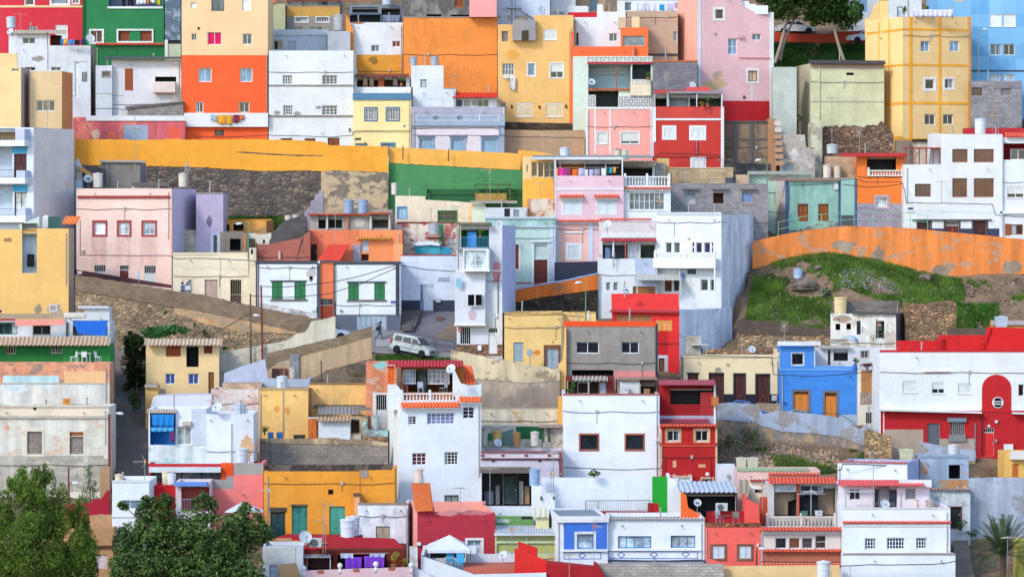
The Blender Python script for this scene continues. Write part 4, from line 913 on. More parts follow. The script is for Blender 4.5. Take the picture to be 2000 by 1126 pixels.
h_well = H('yellow house with a tall white light well and stained foot at the left edge', -30, 134, 448, 690, 'p:EFC878:.35', """
o 43 436 72 533 c=p:CFDCE2 z=1.2 nm=light_well; pa 66 592 84 618 c=p:A89A84 sd=3; pa 92 588 128 622 c=p:B8AC98 sd=5; w 98 596 109 606 n=2 su=white sw=2; w -2 605 4 611 n=1; bd -30 612 134 622 c=p:B8A88C p=.02 nm=stained_base; pa 4 462 26 474 c=p:A88C5C sd=6""", sr=11, dep=8, ms='p:C2AFA0:.5', top=[(-30, 448), (43, 448), (72, 446), (134, 446)])
prism_px('window', 'small white grid window at the back of the light well', 'window', [(53, 496), (67, 496), (67, 521), (53, 521)], 682.5, .05, 'g:12161B', par=h_well)
prism_px('roof_sheet', 'pale corrugated sheet leaning over the yellow house roof', 'sheet', [(36, 440), (76, 422), (77, 446), (42, 452)], 672, .1, 'f:B9CCC0:.6', tilt=.3)
R('white rounded chimney on the yellow house roof', 83, 96, 424, 660, 'p:E8E8E4:.4', '', dep=.7, bot=450, name='chimney', cat='chimney', top=[(83, 425), (86, 420), (92, 420), (96, 425)])
prism_px('mesh_panel', 'green mesh windbreak panel on a roof at the left edge', 'screen', [(94, 423), (118, 423), (119, 449), (94, 449)], 665, .06, 'f:2E5E58:.8')
sheet_roof('tile_roof', 'orange tiled porch roof beside the pink house', 'roof', 120, 150, 422, 437, 640, 655, 'f:F08A30', xs=8, pitch=.3, amp=.06)
H('large pink house with dark red cornice and three dark red framed windows', 149, 335, 368, 560, 'p:F3D6CB:.4', """
bd 152 382 332 387 c=p:A0404A p=.16 nm=cornice; w 184 434 206 458 g=pane su=p:A84450 sw=4; w 232 434 253 458 g=pane su=p:A84450 sw=4; w 280 434 303 458 g=palepane su=p:A84450 sw=4
zn 178 462 208 525 c=p:F2CEC3:.9; zn 226 462 256 525 c=p:F3D0C6:.9; zn 274 462 306 525 c=p:F1CCC2:.9; gr 184 517 206 543 f=.5; d 234 518 251 550 c=wd:6A3428 g=.3 n=1; gr 282 518 304 552 f=.55; bs 149 526 540 335 556 562 c=p:5E4048 p=.03; bx 152 529 161 535 c=white; bx 160 488 165 493; bd 333 370 336 500 c=p:F0B8AC p=.02 nm=corner_trim""", sr=48, dep=8, ms='p:D2C9E2:.3')  # right flank is lilac because shade is mixed into its colour
R('lilac rear block joined to the pink house', 383, 436, 377, 540, 'p:C0B6D2:.5', 'pa 402 416 416 447 c=p:7A7088 sd=4; bd 383 376 436 378.5 c=grey p=.05', dep=5)
R('grey plastered roof hut with slab top behind the pink house', 197, 274, 317, 492, 'p:928C86:.8', 'sl 194 313 284 317 c=p:B4B0AA p=.3 nm=roof_slab; pipe 209 316 366 c=p:B8B8B0', sr=11, dep=4, ms='p:86869A:.6')
h_hood = R('blue glazed stair hood with a sloping ochre roof behind the pink house', 146, 160, 318, 512, 'p:B8CCDE:.4', 'w 147 326 151 352 n=1; w 152 328 159 352 n=2', dep=2, top=[(146, 318), (152, 308), (160, 326)])
prism_px('roof_slab', 'sloping ochre roof slab of the stair hood', 'roof', [(151, 324), (158, 326), (181, 341), (178, 346), (152, 330)], 514, 1.5, 'p:C8A05A', par=h_hood)
sheet_roof('shed_roof', 'dark corrugated shed roof on the pink house terrace', 'roof', 257, 330, 356, 363, 500, 520, 'f:6A6460', pitch=.3)
R('white low shed under the corrugated roof on the pink house', 258, 308, 362, 512, 'p:E4E0DC:.5', '', dep=2)
H('long cream house with stepped parapet and worn wooden doors', 338, 488, 494, 610, 'p:F3E9CC:.45', """
bd 338 493 488 497 c=p:EEE2C0 p=.06 nm=coping; d 358 546 374 590 c=p:8FA0B0 n=1 su=p:E8DCC0 sw=3; bx 361 558 372 566 c=white p=-.12 nm=poster; d 400 546 425 600 c=wd:C9AFA0 su=p:EDE2C4 sw=3; d 450 546 471 605 c=wd:5A4238 g=.5 su=p:EDE2C4 sw=3 fc=f:B8B090; pa 338 520 380 560 c=p:EFE4C6 sd=3; fr 430 500 431 580 c=p:D8CCA8 w=.6; bx 487 540 489 544 c=grey; pipe 487 484 535 c=f:4A4A4A r=.06""", top=[(338, 494), (447, 498), (478, 498), (487, 488), (488, 488)], dep=5)
R('tall cream end pier of the long cream house', 487, 500, 484, 614, 'p:EDE2C4:.5', 'bx 490 486 494 496 c=dark p=.02 nm=vent', dep=2)
R('grey ruin room with square black opening above the cream house', 430, 477, 452, 545, 'p:8F857C:.9', 'o 449 466 470 489 c=dark z=1.5; bd 476 455 480 494 c=p:C89050 p=.05 nm=post', dep=2)
R('light blue shutter strip room beside the grey ruin', 411, 431, 455, 543, 'p:A9C6DE:.5', 'd 417 459 424 494 c=f:5A4048 n=1', dep=2)
R('grey beige plaster cube left of the light blue strip', 358, 412, 449, 538, 'pl:C9C2B4:A8A090:.5', '', dep=3)
R('yellow roofless room with black opening above the grey ruin', 421, 520, 429, 500, 'pl:EBB15A:9A8A70:.35', 'o 424 438 448 450 c=dark z=2; o 456 437 476 450 c=f:3A3E44 z=2; bd 421 428 530 430 c=p:EFA040 p=.05 nm=coping', sr=14, dep=4, ms='p:C8965A:.5')
R('cream back room with a brown door right of the green lamp post', 478, 530, 455, 525, 'p:E8E2D4:.5', 'd 484 466 499 488 c=wd:8A7A50 n=1; bd 500 454 522 456 c=wd:D08A3A p=.05; w 513 468 518 476 n=1', dep=3)
Wall('rough grey block stair wall climbing left of the salmon house', 530, [('wall_face', 'bk:6E6A6A', [(526, 470, None), (545, 440, None), (556, 430, None), (592, 420, None), (598, 424, None)], 0)], th=1.2, jag=.12, seed=5)
Wall('lilac grey stepped wall at the end of the stone masonry', 505, [('wall_face', 'p:A8A0AC:.7', [(594, 416, None), (600, 406, None), (606, 404, None), (607, 392, None), (614, 390, None), (615, 380, None), (622, 378, None), (623, 372, None), (631, 372, None)], 0)], th=1.0, jag=0)
tank('white beam pot on the block stair wall, left one', 556, 570, 421, 430, 524, 'p:D8D2C4', ribs=0, lid=False)
tank('white beam pot on the block stair wall, right one', 571, 585, 419, 429, 524, 'p:D0CABC', ribs=0, lid=False)
H('terracotta garden wall house front with a dark sloping stripe', 500, 606, 476, 605, 'p:A8665A:.5', 'bs 578 508 509 592 458 470 c=f:40302E p=.02 nm=stripe; bd 544 490 548 506 c=p:D8B0A8 p=.2 nm=vent_pipe; bd 500 473 501.5 510 c=dark p=.05', top=[(500, 477), (520, 478), (588, 464), (606, 450)], dep=1.5)
H('salmon house with a red pitched roof hood and scalloped ochre awning', 603, 785, 449, 592, 'p:F2965E:.35', """
d 605 477 619 512 c=dark n=1; zn 603 450 622 512 c=p:D8785A; sl 622 449 700 512 c=p:E4825C p=.04 nm=panel; d 706 469 720 492 c=p:C8CEDA n=1; tl 697 461 765 468 c=p:D8A048 p=.6; bd 768 476 787 512 c=p:F0A878 p=.4 nm=pier; bd 690 477 704 511 c=p:A8A4B4 p=.12 nm=tiled_panel; o 706 496 720 511 c=wd:7A3A24 z=.8""", dep=6)
prism_px('pitched_roof_hood', 'bright red sloping roof hood above the orange entrance', 'roof', [(620, 508), (642, 478), (682, 477), (664, 509)], 612, 1.4, 'p:DE4A40:.3')
H('terrace house with thin red slabs and open bays below twin blue tanks', 605, 766, 424, 560, 'p:A8A09A:.7', """
o 622 421 636 446 c=f:46484E z=2; o 642 421 668 445 c=f:3E4044 z=2; o 728 421 758 445 c=p:7A7470 z=1.5; sl 601 417 725 420 c=p:B84632 p=.6 nm=roof_slab; po 639 420 448 p=.1 w=2; po 679 420 448 c=p:D87A50 p=.1 w=3; po 724 420 448 c=p:D8D0C4 p=.1 w=4; po 761 418 448 c=p:D8D0C4 p=.1 w=3; pa 686 422 718 446 c=p:C8C2BC sd=2; bd 720 414 762 418 c=p:B0603C p=.7 nm=roof_slab""", top=[(605, 420), (720, 420), (726, 409), (766, 409)], dep=4)
tank('left one of twin blue grey tanks on the red slab terrace', 670, 691, 391, 417, 548, 'f:8FA8C4')
tank('right one of twin blue grey tanks on the red slab terrace', 698, 719, 391, 417, 548, 'f:8FA8C4')
H('white row house with green shutters left of the orange entrance', 500, 625, 510, 640, 'p:EEF1F2:.4', """
bd 499 509 620 515 c=slate p=.06 nm=coping; bd 499.5 515 506 614 c=p:5A5668 p=.03 nm=pilaster; bd 619 515 625 622 c=slate p=.04 nm=pilaster; sh 531 550 552 584 c=green; sh 575 550 597 584 c=green; bd 528 547 599 550 c=p:5A6068 p=.08 nm=lintel; bd 528 584 600 587 c=p:74706C p=.12 nm=sill
pa 597 520 620 548 c=p:C8C4C2 sd=3; pa 603 536 612 552 c=p:8A8484 sd=6; bs 506 590 612 619 612 618 c=pl:E8E6E2:9A948E:.4 p=.02; bx 608 599 618 607 c=white""", dep=6)
H('narrow orange entrance with a panelled red brown door', 625, 651, 509, 638, 'p:F0885A:.7', 'd 626 583 650 630 c=wd:9A3C20 g=.28 fc=f:B0B4B8; bd 630 586 644 592 c=f:4A5258 p=-.08 w=.12 nm=house_sign; bd 625 508 651 512 c=slate p=.06', dep=5)
H('white row house with green shutters above a pale garage door', 651, 782, 511, 648, 'p:EEF1F2:.35', """
bd 651 510 783 516 c=slate p=.07 nm=coping; bd 651 516 656.5 615 c=slate p=.04 nm=pilaster; bd 773 516 780 615 c=p:4A4C5C p=.05 nm=pilaster; sh 680 552 701 585 c=green; sh 731 552 752 585 c=green; bd 677 549 755 552 c=p:5A6068 p=.08 nm=lintel; bd 677 585 755 588 c=p:74706C p=.12 nm=sill
zn 651 614 782 662 c=p:6E7686:.9; d 695 615 755 662 c=p:A9BCCC n=6; bx 763 587 775 592 c=f:5A5AC8 p=.03 nm=street_sign; bx 664 604 668 608 c=grey""", dep=6)
H('white house with GREGORIO GUTIERREZ lettering and navy base', 783, 892, 499, 612, 'p:D9E4F0:.4', """
bd 783 497 892 499 c=p:A83A40 p=.05 nm=coping; zn 783 586 892 620 c=p:3E4658:.5; d 827 555 846 608 c=p:DDE6F0 n=1; w 821 555 826 607 n=1 m=4 g=bluepane; w 828 554.9 845 559 n=1 g=bluepane; bx 851 582 861 590 c=p:C0C8D0; tx 867 543.5 3.4 t=GREGORIO c=f:4A4C50; tx 867 548 3.4 t=GUTIERREZ c=f:4A4C50; bd 814 500 815 565 c=p:C8D2DE p=.02""", dep=6)
R('graffiti wall with red streaks on flaking cream plaster', 770, 895, 436, 545, 'pl:E6DCCC:B02E3A:.28:.9', 'bd 775 433 898 436 c=p:7A3A34 p=.05 nm=coping; bd 858 438 866 478 c=green p=.03; pa 800 478 892 496 c=p:A8A092 sd=5; bd 832 457 862 463 c=p:C89A8A p=.25 nm=ledge', dep=3)
H('cream house with a green framed three part window below the green wall', 772, 945, 386, 505, 'p:EEE0C6:.6', 'w 856 412 892 431 n=3 m=2 f=f:2E7A50 su=f:2E7A50 sw=1.5; w 776 404 794 426 n=2 f=f:72B4DC g=f:9CC4DC su=f:72B4DC sw=1.5; bd 915 396 924 440 c=p:F0CFA0 p=.02; pa 876 396 902 412 c=p:D8CDB8 sd=2', top=[(772, 382), (830, 383), (831, 390), (890, 393), (945, 398)], dep=5)
H('mint house front terrace shed with a grey lean-to roof', 922, 948, 398, 535, 'p:DCE4CC:.5', 'sl 918 392 1010 397 c=p:A8A49C p=.6 nm=roof_slab; d 985 402 996 422 c=dark n=1', dep=3)
H('mint green house with teal frieze, tall white framed door and arched window', 948, 1085, 425, 585, 'p:BCD9D2:.35', """
zn 948 425 1085 440 c=pl:A6D0CC:90B0B0:.4; bd 946 423 1086 427 c=p:C4D2DE p=.15 nm=coping; bd 946 440 1086 444 c=p:B4C4D0 p=.2 nm=cornice; w 1003 477 1013 525 n=1 m=4 f=wd:9A4424 g=wd:7A3018 su=white sw=4; d 1043 507 1069 560 c=wd:6A2E22; w 1043 478 1069 505 n=4 f=p:D2E0E0 g=f:C6D8D4
bd 1037 470 1075 473 c=p:DCE6EC p=.2 nm=lintel; bd 1038 473 1043 554 c=p:DCE6EC p=.05 nm=door_surround; bd 1069 473 1074 554 c=p:DCE6EC p=.05 nm=door_surround; bd 1075 445 1085 552 c=p:CCDCF0 p=.06 nm=pilaster; bd 1005 551 1085 553.5 c=p:B03A42 p=.03; zn 948 553 1085 590 c=p:C4D4E4""", dep=7)
R('white terrace back rooms above the teal frieze', 946, 1030, 405, 548, 'p:D2D6DC:.5', 'd 985 407 996 426 c=dark n=1; d 1003 409 1014 426 c=p:8AA0B4 n=1', dep=2)
R('peeling white and rust wall beside the amber terrace house', 1030, 1085, 388, 540, 'pl:E4DCCC:B8743A:.45', '', dep=2)
H('amber yellow wing with tall white framed windows and a slit window', 1021, 1084, 306, 520, 'p:F2BE50:.3', 'w 1038 316 1050 345 n=1 g=g:4A3A2A; w 1051 316 1062 346 n=1 g=g:2A2018; w 1063 316 1084 347 n=2 m=2 g=g:1E2A28; w 1028 322 1032 337 n=1 g=palepane; zn 1021 306 1038 350 c=p:F0D49A:.3', sl=None, dep=6)
H('lilac pink house with tiled window hoods and a lit laundry terrace', 1085, 1218, 343, 575, 'p:E2C2CE:.3', """
bd 1084 343 1087 432 c=p:D4DCEC p=.05 nm=corner_trim; bd 1086 367 1218 371 c=p:E0E4F0 p=.06 nm=string_course; sh 1100 391 1134 417 c=p:DCEAF4 su=white sw=3; sh 1167 391 1202 417 c=p:DCEAF4 su=white sw=3; tl 1092 379 1141 387 c=tile p=.55 u=white; tl 1160 379 1209 387 c=tile p=.55 u=white
tl 1090 428 1176 434 c=tile p=.5 u=white; bd 1085 434 1091 516 c=p:CCDCF0 p=.06 nm=pilaster; bd 1149 434 1158 516 c=p:CCDCF0 p=.06 nm=pilaster; zn 1091 438 1149 518 c=p:EBC0B8:.3; sh 1110 479 1131 502 c=p:D8E4EE su=p:E8EEF4 sw=5; bd 1110 461 1131 476 c=p:EBB8B4 p=.02 nm=blind_panel; bd 1103 452 1139 455 c=white p=.12 nm=lintel""", dep=7)
Wall('tall navy blue metal hoarding beside the mint house', 600, [('wall_face', 'f:232B44:.6', [(1083, 512, None), (1168, 510, None)], 0)], th=.1, jag=0, name='hoarding')
R('open laundry terrace with amber back wall and white posts', 1085, 1216, 312, 545, 'p:C8C8CC:.4', 'o 1087 314 1142 343 c=p:E8A428 z=2.4; o 1143 314 1182 343 c=p:8A8C94 z=2; o 1184 314 1214 343 c=f:3E4248 z=2; sl 1036 307 1216 312 c=p:DDE2E2 p=.7 nm=roof_slab; po 1084 312 345 p=.6 w=2.5; po 1215 312 345 p=.6 w=2.5; po 1094 312 343 p=.05 w=1.2', dep=4)
sheet_roof('canopy_roof', 'flat grey green sheet roof over the laundry terrace', 'roof', 1040, 1275, 303, 308, 520, 545, 'f:8E9894', pitch=.25)
R('dark veranda under a beige tiled roof behind the balustrade', 1216, 1279, 320, 518, 'p:D4D8E0:.5', 'o 1217 325 1274 344 c=f:23262E z=2.5; tl 1214 313 1280 325 c=f:CFBB94 p=1.4', dep=3)
H('white house with balustrade, tile line and one wide white window', 1218, 1310, 363, 570, 'p:E2EAF2:.3', """
bl 1219 344 1309 364 p=-.1; tl 1220 364 1310 370 c=tile p=.4 u=white; w 1229 376 1298 410 n=7 m=2 g=g:3E5460 sill=1; bd 1216 372 1221 436 c=white p=.04 nm=corner_trim""", dep=5)
R('pale roof hut beside the balustrade house', 1279, 1300, 318, 516, 'bk:A8A49E', '', dep=2)
R('yellow brick chimney stack by the balustrade house', 1284, 1307, 310, 500, 'p:D8B878:.5', '', dep=1.5)
H('grey block house with three stubby hoods over square openings', 1310, 1500, 358, 520, 'bk:A6A2A4', """
o 1337 377 1358 398 c=p:C8CDD4 z=.6 nm=opening; o 1393 377 1413 397 c=wd:6A3A1E z=1.2 nm=opening; w 1449 375 1470 396 n=2 f=p:B8A898 g=f:5E8CC8; sl 1332 366 1363 370 c=p:8E8684 p=.4 nm=hood; sl 1389 366 1421 370 c=p:8E8684 p=.4 nm=hood; sl 1446 366 1477 370 c=p:8E8684 p=.4 nm=hood""", dep=4)
R('sandy block parapet behind the grey block house', 1306, 1432, 329, 462, 'bk:D2BC98', 'bd 1306 327 1432 329 c=p:D8C4A4 p=.05', dep=1)
Wall('dark scrap covered yard wall below the brown ruin', 400, [('wall_face', 'pl:3A3C40:5A5854:.4', [(1414, 322, None), (1430, 318, None), (1506, 320, None)], 0)], jag=.15, name='yard_wall')
R('low teal hut with flat grey roof behind the teal house', 1463, 1585, 342, 450, 'p:B5D8CC:.5', 'sl 1460 334 1588 341 c=p:A8ACA4 p=.5 nm=roof_slab; w 1510 345 1538 349 n=3', dep=3)
R('beige cube wall between block house and teal hut', 1438, 1463, 341, 470, 'p:CDB896:.6', '', dep=2)
H('teal house with navy corner stripes and two tall wooden windows', 1535, 1642, 352, 478, 'pl:A4D6C8:94C2B8:.35', """
bd 1534 352 1540 472 c=p:4E6C9A p=.05 nm=pilaster; bd 1637 352 1643 452 c=p:4E6C9A p=.05 nm=pilaster; w 1558 398 1579 432 n=2 m=2 f=wd:7A4422 g=wd:A86024; w 1598 398 1619 431 n=2 m=2 f=wd:7A4422 g=wd:A86024; co 1500 346 1646 354 c=f:8A7466 p=.3; bx 1628 357 1636 370 c=white; bs 1540 452 466 1642 425 450 c=pl:96968E:A4D6C8:.5 p=.01""", sl=34, dep=5, ms='p:D8CEC4:.7')
R('narrow teal wing with navy post right of the teal house', 1643, 1673, 348, 470, 'p:9CC8BE:.4', 'bd 1669 350 1673 450 c=p:4E6C9A p=.05 nm=pilaster; zn 1643 420 1673 470 c=p:5A5C66', dep=4)
H('orange house with dark veranda, white balustrade and grey tiled base', 1674, 1766, 302, 470, 'p:F08230:.3', """
o 1693 306 1750 334 c=f:201A20 z=2.5; bl 1694 332 1765 344; sl 1640 299 1770 306 c=p:BE3A40 p=.9 nm=roof_sheet; zn 1674 397 1766 450 c=bk:B2AAB8; w 1712 386 1733 404 n=2 g=palepane su=bk:C4BCC8 sw=5; bd 1750 308 1766 332 c=p:EE8838 p=-.2 w=.4""", dep=4)
R('peach block wall with a lean-to left of the orange house', 1616, 1676, 305, 455, 'bk:CDB094', '', dep=3)
tank('upper pale tub below the stone bank', 1614, 1637, 283, 300, 400, 'f:C2CACC', lid=True)
tank('left one of two cream drums behind the teal house roof', 1607, 1624, 323, 348, 462, 'f:D8D0BC', ribs=0)
tank('right one of two cream drums behind the teal house roof', 1628, 1643, 325, 348, 462, 'f:CFC6B2', ribs=0)
H('big white house with grids of brown wooden windows and a navy base', 1766, 1958, 262, 490, 'white', """
w 1860 291 1890 317 n=4 m=2 f=wd:9A5426 g=g:3A2A2C; w 1902 291 1941 317 n=6 m=2 f=wd:9A5426 g=g:3A2A2C; w 1787 359 1818 384 n=3 m=3 f=wd:8A4A24 g=g:2A2A34; w 1860 348 1889 385 n=4 m=3 f=wd:9A5426 g=g:3A2A2C; w 1902 348 1941 385 n=6 m=3 f=wd:9A5426 g=g:3A2A2C
d 1793 431 1817 470 c=dbrown; d 1847 431 1872 470 c=wd:6A2E24 g=.25; d 1902 431 1926 470 c=dbrown; bd 1781 428 1936 430.5 c=slate p=.2 nm=lintel; zn 1766 446 1952 475 c=p:3E4660; bd 1790 431 1793 446 c=slate p=.03 nm=door_surround; bd 1817 431 1820 446 c=slate p=.03 nm=door_surround; bd 1843 431 1847 446 c=slate p=.03 nm=door_surround; bd 1872 431 1876 446 c=slate p=.03 nm=door_surround; bd 1898 431 1902 446 c=slate p=.03 nm=door_surround; bd 1926 431 1930 446 c=slate p=.03 nm=door_surround
bx 1773 405 1783 409 c=f:3A3C8A p=.03 nm=street_sign; tx 1778 414 2.6 t=LA_PETTO c=f:8A8C90""", top=[(1766, 321), (1838, 321), (1838.2, 262), (1958, 262)], dep=7)
H('white neighbour with a red lined loggia at the right edge', 1953, 2040, 268, 487, 'p:E6EAEE:.3', 'o 1960 280 2040 312 c=p:A02432 z=1.8; w 1974 291 2004 312 n=2 g=g:2A3440; tl 1963 258 2040 268 c=tile p=.5; r 1967 363 2000 386 open=.3; sh 1963 437 1974 460 c=wd:A8582A n=1; w 1974 438 1998 458 n=2 f=wd:A8582A; sl 1953 413 2040 417 c=white p=.3 nm=ledge', dep=6)
R('white box with pergola access on the big white house', 1819, 1842, 261, 470, 'white', '', dep=3, bot=322)
tank('white ribbed tank on the big white house', 1903, 1926, 233, 262, 468, 'f:DDE0E4')
# ================================================================ right hillside
w_or = Wall('long orange street wall with flaking plaster above the grassy slope', 545, [('wall_face', 'pl:EE9248:B0A08C:.18:.5', [(1470, 472, None), (1500, 464, None), (1545, 455, None), (1600, 446, None), (1650, 441, None), (1760, 444, None), (1880, 455, None), (2030, 470, None)], 0)], th=.5, jag=.02, seed=4, name='street_wall')
for (a, b_, e, f_, s_) in ((1615, 466, 1682, 494, 3), (1700, 478, 1732, 524, 6), (1750, 522, 1800, 540, 2), (1812, 516, 1860, 546, 5), (1950, 504, 1998, 540, 8), (1846, 512, 1868, 526, 9)):
 d_ = 545.06; pts = []
 for i in range(22):
  t = 6.283 * i / 22; r = .75 + .5 * mnoise.noise(Vector((math.cos(t) * 1.6 + s_, math.sin(t) * 1.6, s_))); pts.append(((a + e) / 2 + (e - a) / 2 * r * math.cos(t), (b_ + f_) / 2 - (f_ - b_) / 2 * r * math.sin(t)))
 prism_px('bare_plaster', 'grey bare render patch where orange paint has fallen off the street wall', 'plaster patch', pts, d_, .1, 'pl:AB9C8A:8A7C6C:.5', 'render patches on the orange wall', par=w_or)
Wall('dry stone terrace wall under the grassy slope', 690, [('block_course', 'bk:6E6258', [(1440, 622, 650), (1500, 628, 652), (1625, 645, 655)], 0), ('stone_face', 'st:B09A80:8A7860:1.7', [(1440, 640, None), (1520, 650, None), (1625, 652, None)], .1)], th=.6, jag=.2, seed=7)
H('white ruined hut with black openings and bare block parapet on the slope', 1622, 1750, 612, 690, 'pl:E6E4DC:B8AA98:.3', """
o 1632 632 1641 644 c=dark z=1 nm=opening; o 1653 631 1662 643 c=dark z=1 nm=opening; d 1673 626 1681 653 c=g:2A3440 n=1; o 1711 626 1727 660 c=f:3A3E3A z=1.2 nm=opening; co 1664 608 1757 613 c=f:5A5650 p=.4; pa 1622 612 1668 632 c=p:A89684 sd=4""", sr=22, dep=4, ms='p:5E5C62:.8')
R('bare block parapet on top of the ruined hut', 1625, 1757, 587, 672, 'bk:8A827C', '', dep=.4)
tank('tall cream bucket shaped tank on the ruined hut', 1628, 1655, 580, 612, 678, 'f:DCCB98', lid=False, ribs=1)
Wall('tall rubble masonry wall with ochre crust right of the ruined hut', 700, [('wall_face', 'st:9E866A:6A5C4C:1.7', [(1768, 592, None), (1800, 594, None), (1868, 588, None)], 0)], th=2.5, jag=.15, seed=12)
Wall('short grey block wall behind the red rooftops', 735, [('wall_face', 'bk:75695E', [(1850, 640, None), (1935, 641, None)], 0)], jag=.05)
# ================================================================ centre and right, middle street downwards
h_tow = H('narrow grey white tower with a boxed out bay, glazed porch and lavender flank', 892, 981, 440, 692, 'p:DADFE8:.5', """
sl 892 530 951 632 c=p:D6DAE4:.5 p=.9 nm=bay; bd 891 631 952 635 c=white p=1.0 nm=bay_ledge; bd 892 527 981 530 c=white p=.1 nm=string_course
o 897 439 955 484 c=p:2A8A48 z=1.6; d 912 452 930 484 c=f:2A8AE0 n=1; sl 893 483 957 487 c=p:9AA0A8 p=.9 nm=balcony; rl 895 463 956 484 c=f:4AA0DC p=.85; gr 899 638 919 673 f=.05; d 954 640 971 690 c=p:E8ECF0 g=.2 n=1; zn 892 672 981 695 c=st:8A6A5A
pa 893 634 903 652 c=p:E08A92 sd=3; pa 960 500 980 560 c=p:D8929A sd=6; pa 914 600 938 628 c=p:C8B4BE sd=2 p=.906; pipe 973 535 612 c=f:5A5A5E r=.04; pipe 967 640 612 r=.03; bx 968 614 972 620 c=white; po 896 440 486 p=.8 c=p:A8A4A0 w=2; po 903 440 486 p=.8 c=p:B8A890 w=2; sl 893 434 960 439 c=f:6A6A5A p=.9 nm=porch_roof
bx 934 674 941 684 c=white""", sr=26, dep=7, ms='p:BCC8F0:.3')  # lavender of the flank is shade put into the wall colour
H('bay window box of the narrow tower glazed in white', 904, 955, 486, 712, 'p:DDE4EA:.4', 'w 907 489 950 526 n=2 m=2 g=g:B9C6CC; bd 904 526 957 530 c=white p=.06 nm=sill', dep=1.5, bot=530, ph=0, name='glazed_bay', cat='bay window', sr=4)
prism_px('window', 'black two pane window in a white frame on the boxed out bay', 'window', [(912, 573), (942, 573), (942, 598), (912, 598)], 708, .06, 'white', par=h_tow)
for a, e in ((914, 926), (929, 941)): prism_px('window_pane', 'black pane of the boxed out bay window', 'window', [(a, 575), (e, 575), (e, 596), (a, 596)], 708.4, .03, 'g:0D0F12', 'panes of the bay window', par=h_tow)
prism_px('painted_panel', 'small blue painted cloud patch on the boxed out bay', 'painting', [(891, 543), (902, 543), (903, 562), (891, 560)], 706, .03, 'p:8FC4E2', par=h_tow)
Wall('orange street wall over dark lava stone beside the mint house', 622, [('stone_base', 'st:4A4440:2C2826:1.6', [(1005, 588, None), (1060, 576, None), (1110, 568, None), (1168, 562, None)], .06), ('painted_band', 'pl:DC7A30:8A6A50:.15', [(1005, 566, 590), (1060, 555, 580), (1110, 547, 573), (1168, 534, 565)], 0), ('coping', 'f:8FB4DC', [(1005, 564, 566.5), (1060, 553, 555.5), (1110, 545, 547.5), (1168, 532, 534.5)], -.04)], th=.45, jag=.03, seed=6, name='street_wall')
H('white house wing with a shady tiled terrace and closed parasol', 1168, 1284, 505, 618, 'p:E8EBEE:.35', """
w 1184 551 1192 567 n=1 m=5 g=g:5A6068; w 1198 551 1207 567 n=1 m=5 g=g:5A6068; zn 1240 505 1284 570 c=p:BCCBE4; co 1241 534 1330 547 c=f:C4C2BC p=1.6 po=575; w 1236 559 1280 578 n=2 f=wd:B07A48 g=wd:9A6A40""", dep=7)
R('shaded terrace room under a red tile awning in the white wing', 1176, 1283, 470, 606, 'p:DDE0E6:.4', 'o 1177 473 1226 505 c=f:5A5C64 z=2; d 1227 477 1248 505 c=p:CBD2DC n=1; o 1251 476 1279 504 c=g:2A3A3C z=1; tl 1174 464 1281 472 c=tiler p=.9; po 1221 471 505 c=f:C0504A p=.7 w=2; bd 1182 483 1192 505 c=p:6E88B0 p=.02', dep=4)
R('white low upper storey with a tile line above the terrace', 1170, 1284, 432, 585, 'p:E4DADA:.5', 'tl 1170 425 1272 431 c=tile p=.2; bd 1176 455 1284 464 c=white p=.15 nm=fascia', dep=4)
H('large white house with long balustraded balcony and a blue grey blind flank', 1282, 1409, 419, 608, 'p:DFE4E9:.3', """
w 1300 473 1312 494 n=1 g=g:3A4A46; w 1316 473 1328 494 n=1 g=g:4E5C58; w 1359 473 1371 494 n=1 g=g:2A2040; w 1375 473 1387 494 n=1 g=g:2A2040; w 1352 473 1356 481 n=1; w 1352 483 1356 493 n=1; w 1390 473 1393 481 n=1; w 1390 483 1393 493 n=1
bl 1284 493 1404 505 p=1.0 pitch=.3; sl 1282 505 1404 523 c=p:EFF1F3 p=1.1; w 1340 524 1360 537 n=1 g=g:3E464A; w 1368 545 1383 568 n=1 g=g:46504E; w 1387 545 1399 568 n=1 g=g:46504E; w 1298 545 1312 569 n=1 f=wd:8A4A2A g=wd:5A2A1A; w 1316 543 1326 568 n=1 f=wd:8A4A2A; po 1330 523 545 p=.4 w=2; bx 1332 533 1337 540 c=bluef p=.4; po 1402 523 570 p=.9 w=3; bx 1342 462 1347 467 c=p:D8D4CC p=.15 nm=wall_lamp; pa 1330 541 1360 572 c=p:D8DAD8 sd=3
bd 1282 414 1409 419.6 c=p:CDD4DC p=.06 nm=coping""", sr=62, dep=11, ms='pl:ECF2FF:C4CEE0:.18:.8')  # white flank coloured bluer to carry its shade
R('white cube stair head on the large white house', 1283, 1310, 420, 580, 'white', '', dep=3, sr=6, bot=446)
h_red = H('flat red house with a tile line and wooden slatted windows', 1195, 1327, 605, 690, 'p:D42A2C:.25', """
tl 1194 603 1327 611 c=tiler p=.45; w 1202 615 1273 629 n=3 f=wd:C08A50 g=wd:9A6A48; sh 1281 625 1313 646 c=wd:D89A48 n=3""", dep=9, sr=103, ms='pl:E4EEFF:BCC8E0:.15:.8', ph=.1)  # white right flank with blue shade in its colour
prism_px('roof_slope', 'smooth red roof slope above the tile line', 'roof', [(1195, 604), (1195, 574), (1327, 574), (1327, 604)], 688, .4, 'p:D83230:.25', tilt=1.2, par=h_red)
H('red lower house wall above a white ground floor with a tall door', 1280, 1334, 646, 722, 'p:CC2428:.3', 'zn 1280 693 1334 760 c=p:DADBE8; d 1286 699 1298 745 c=wd:7A5A38 n=1 su=white sw=2; bd 1282 669 1334 671 c=f:8A1A20 p=.08 nm=cable_duct', dep=2.5)
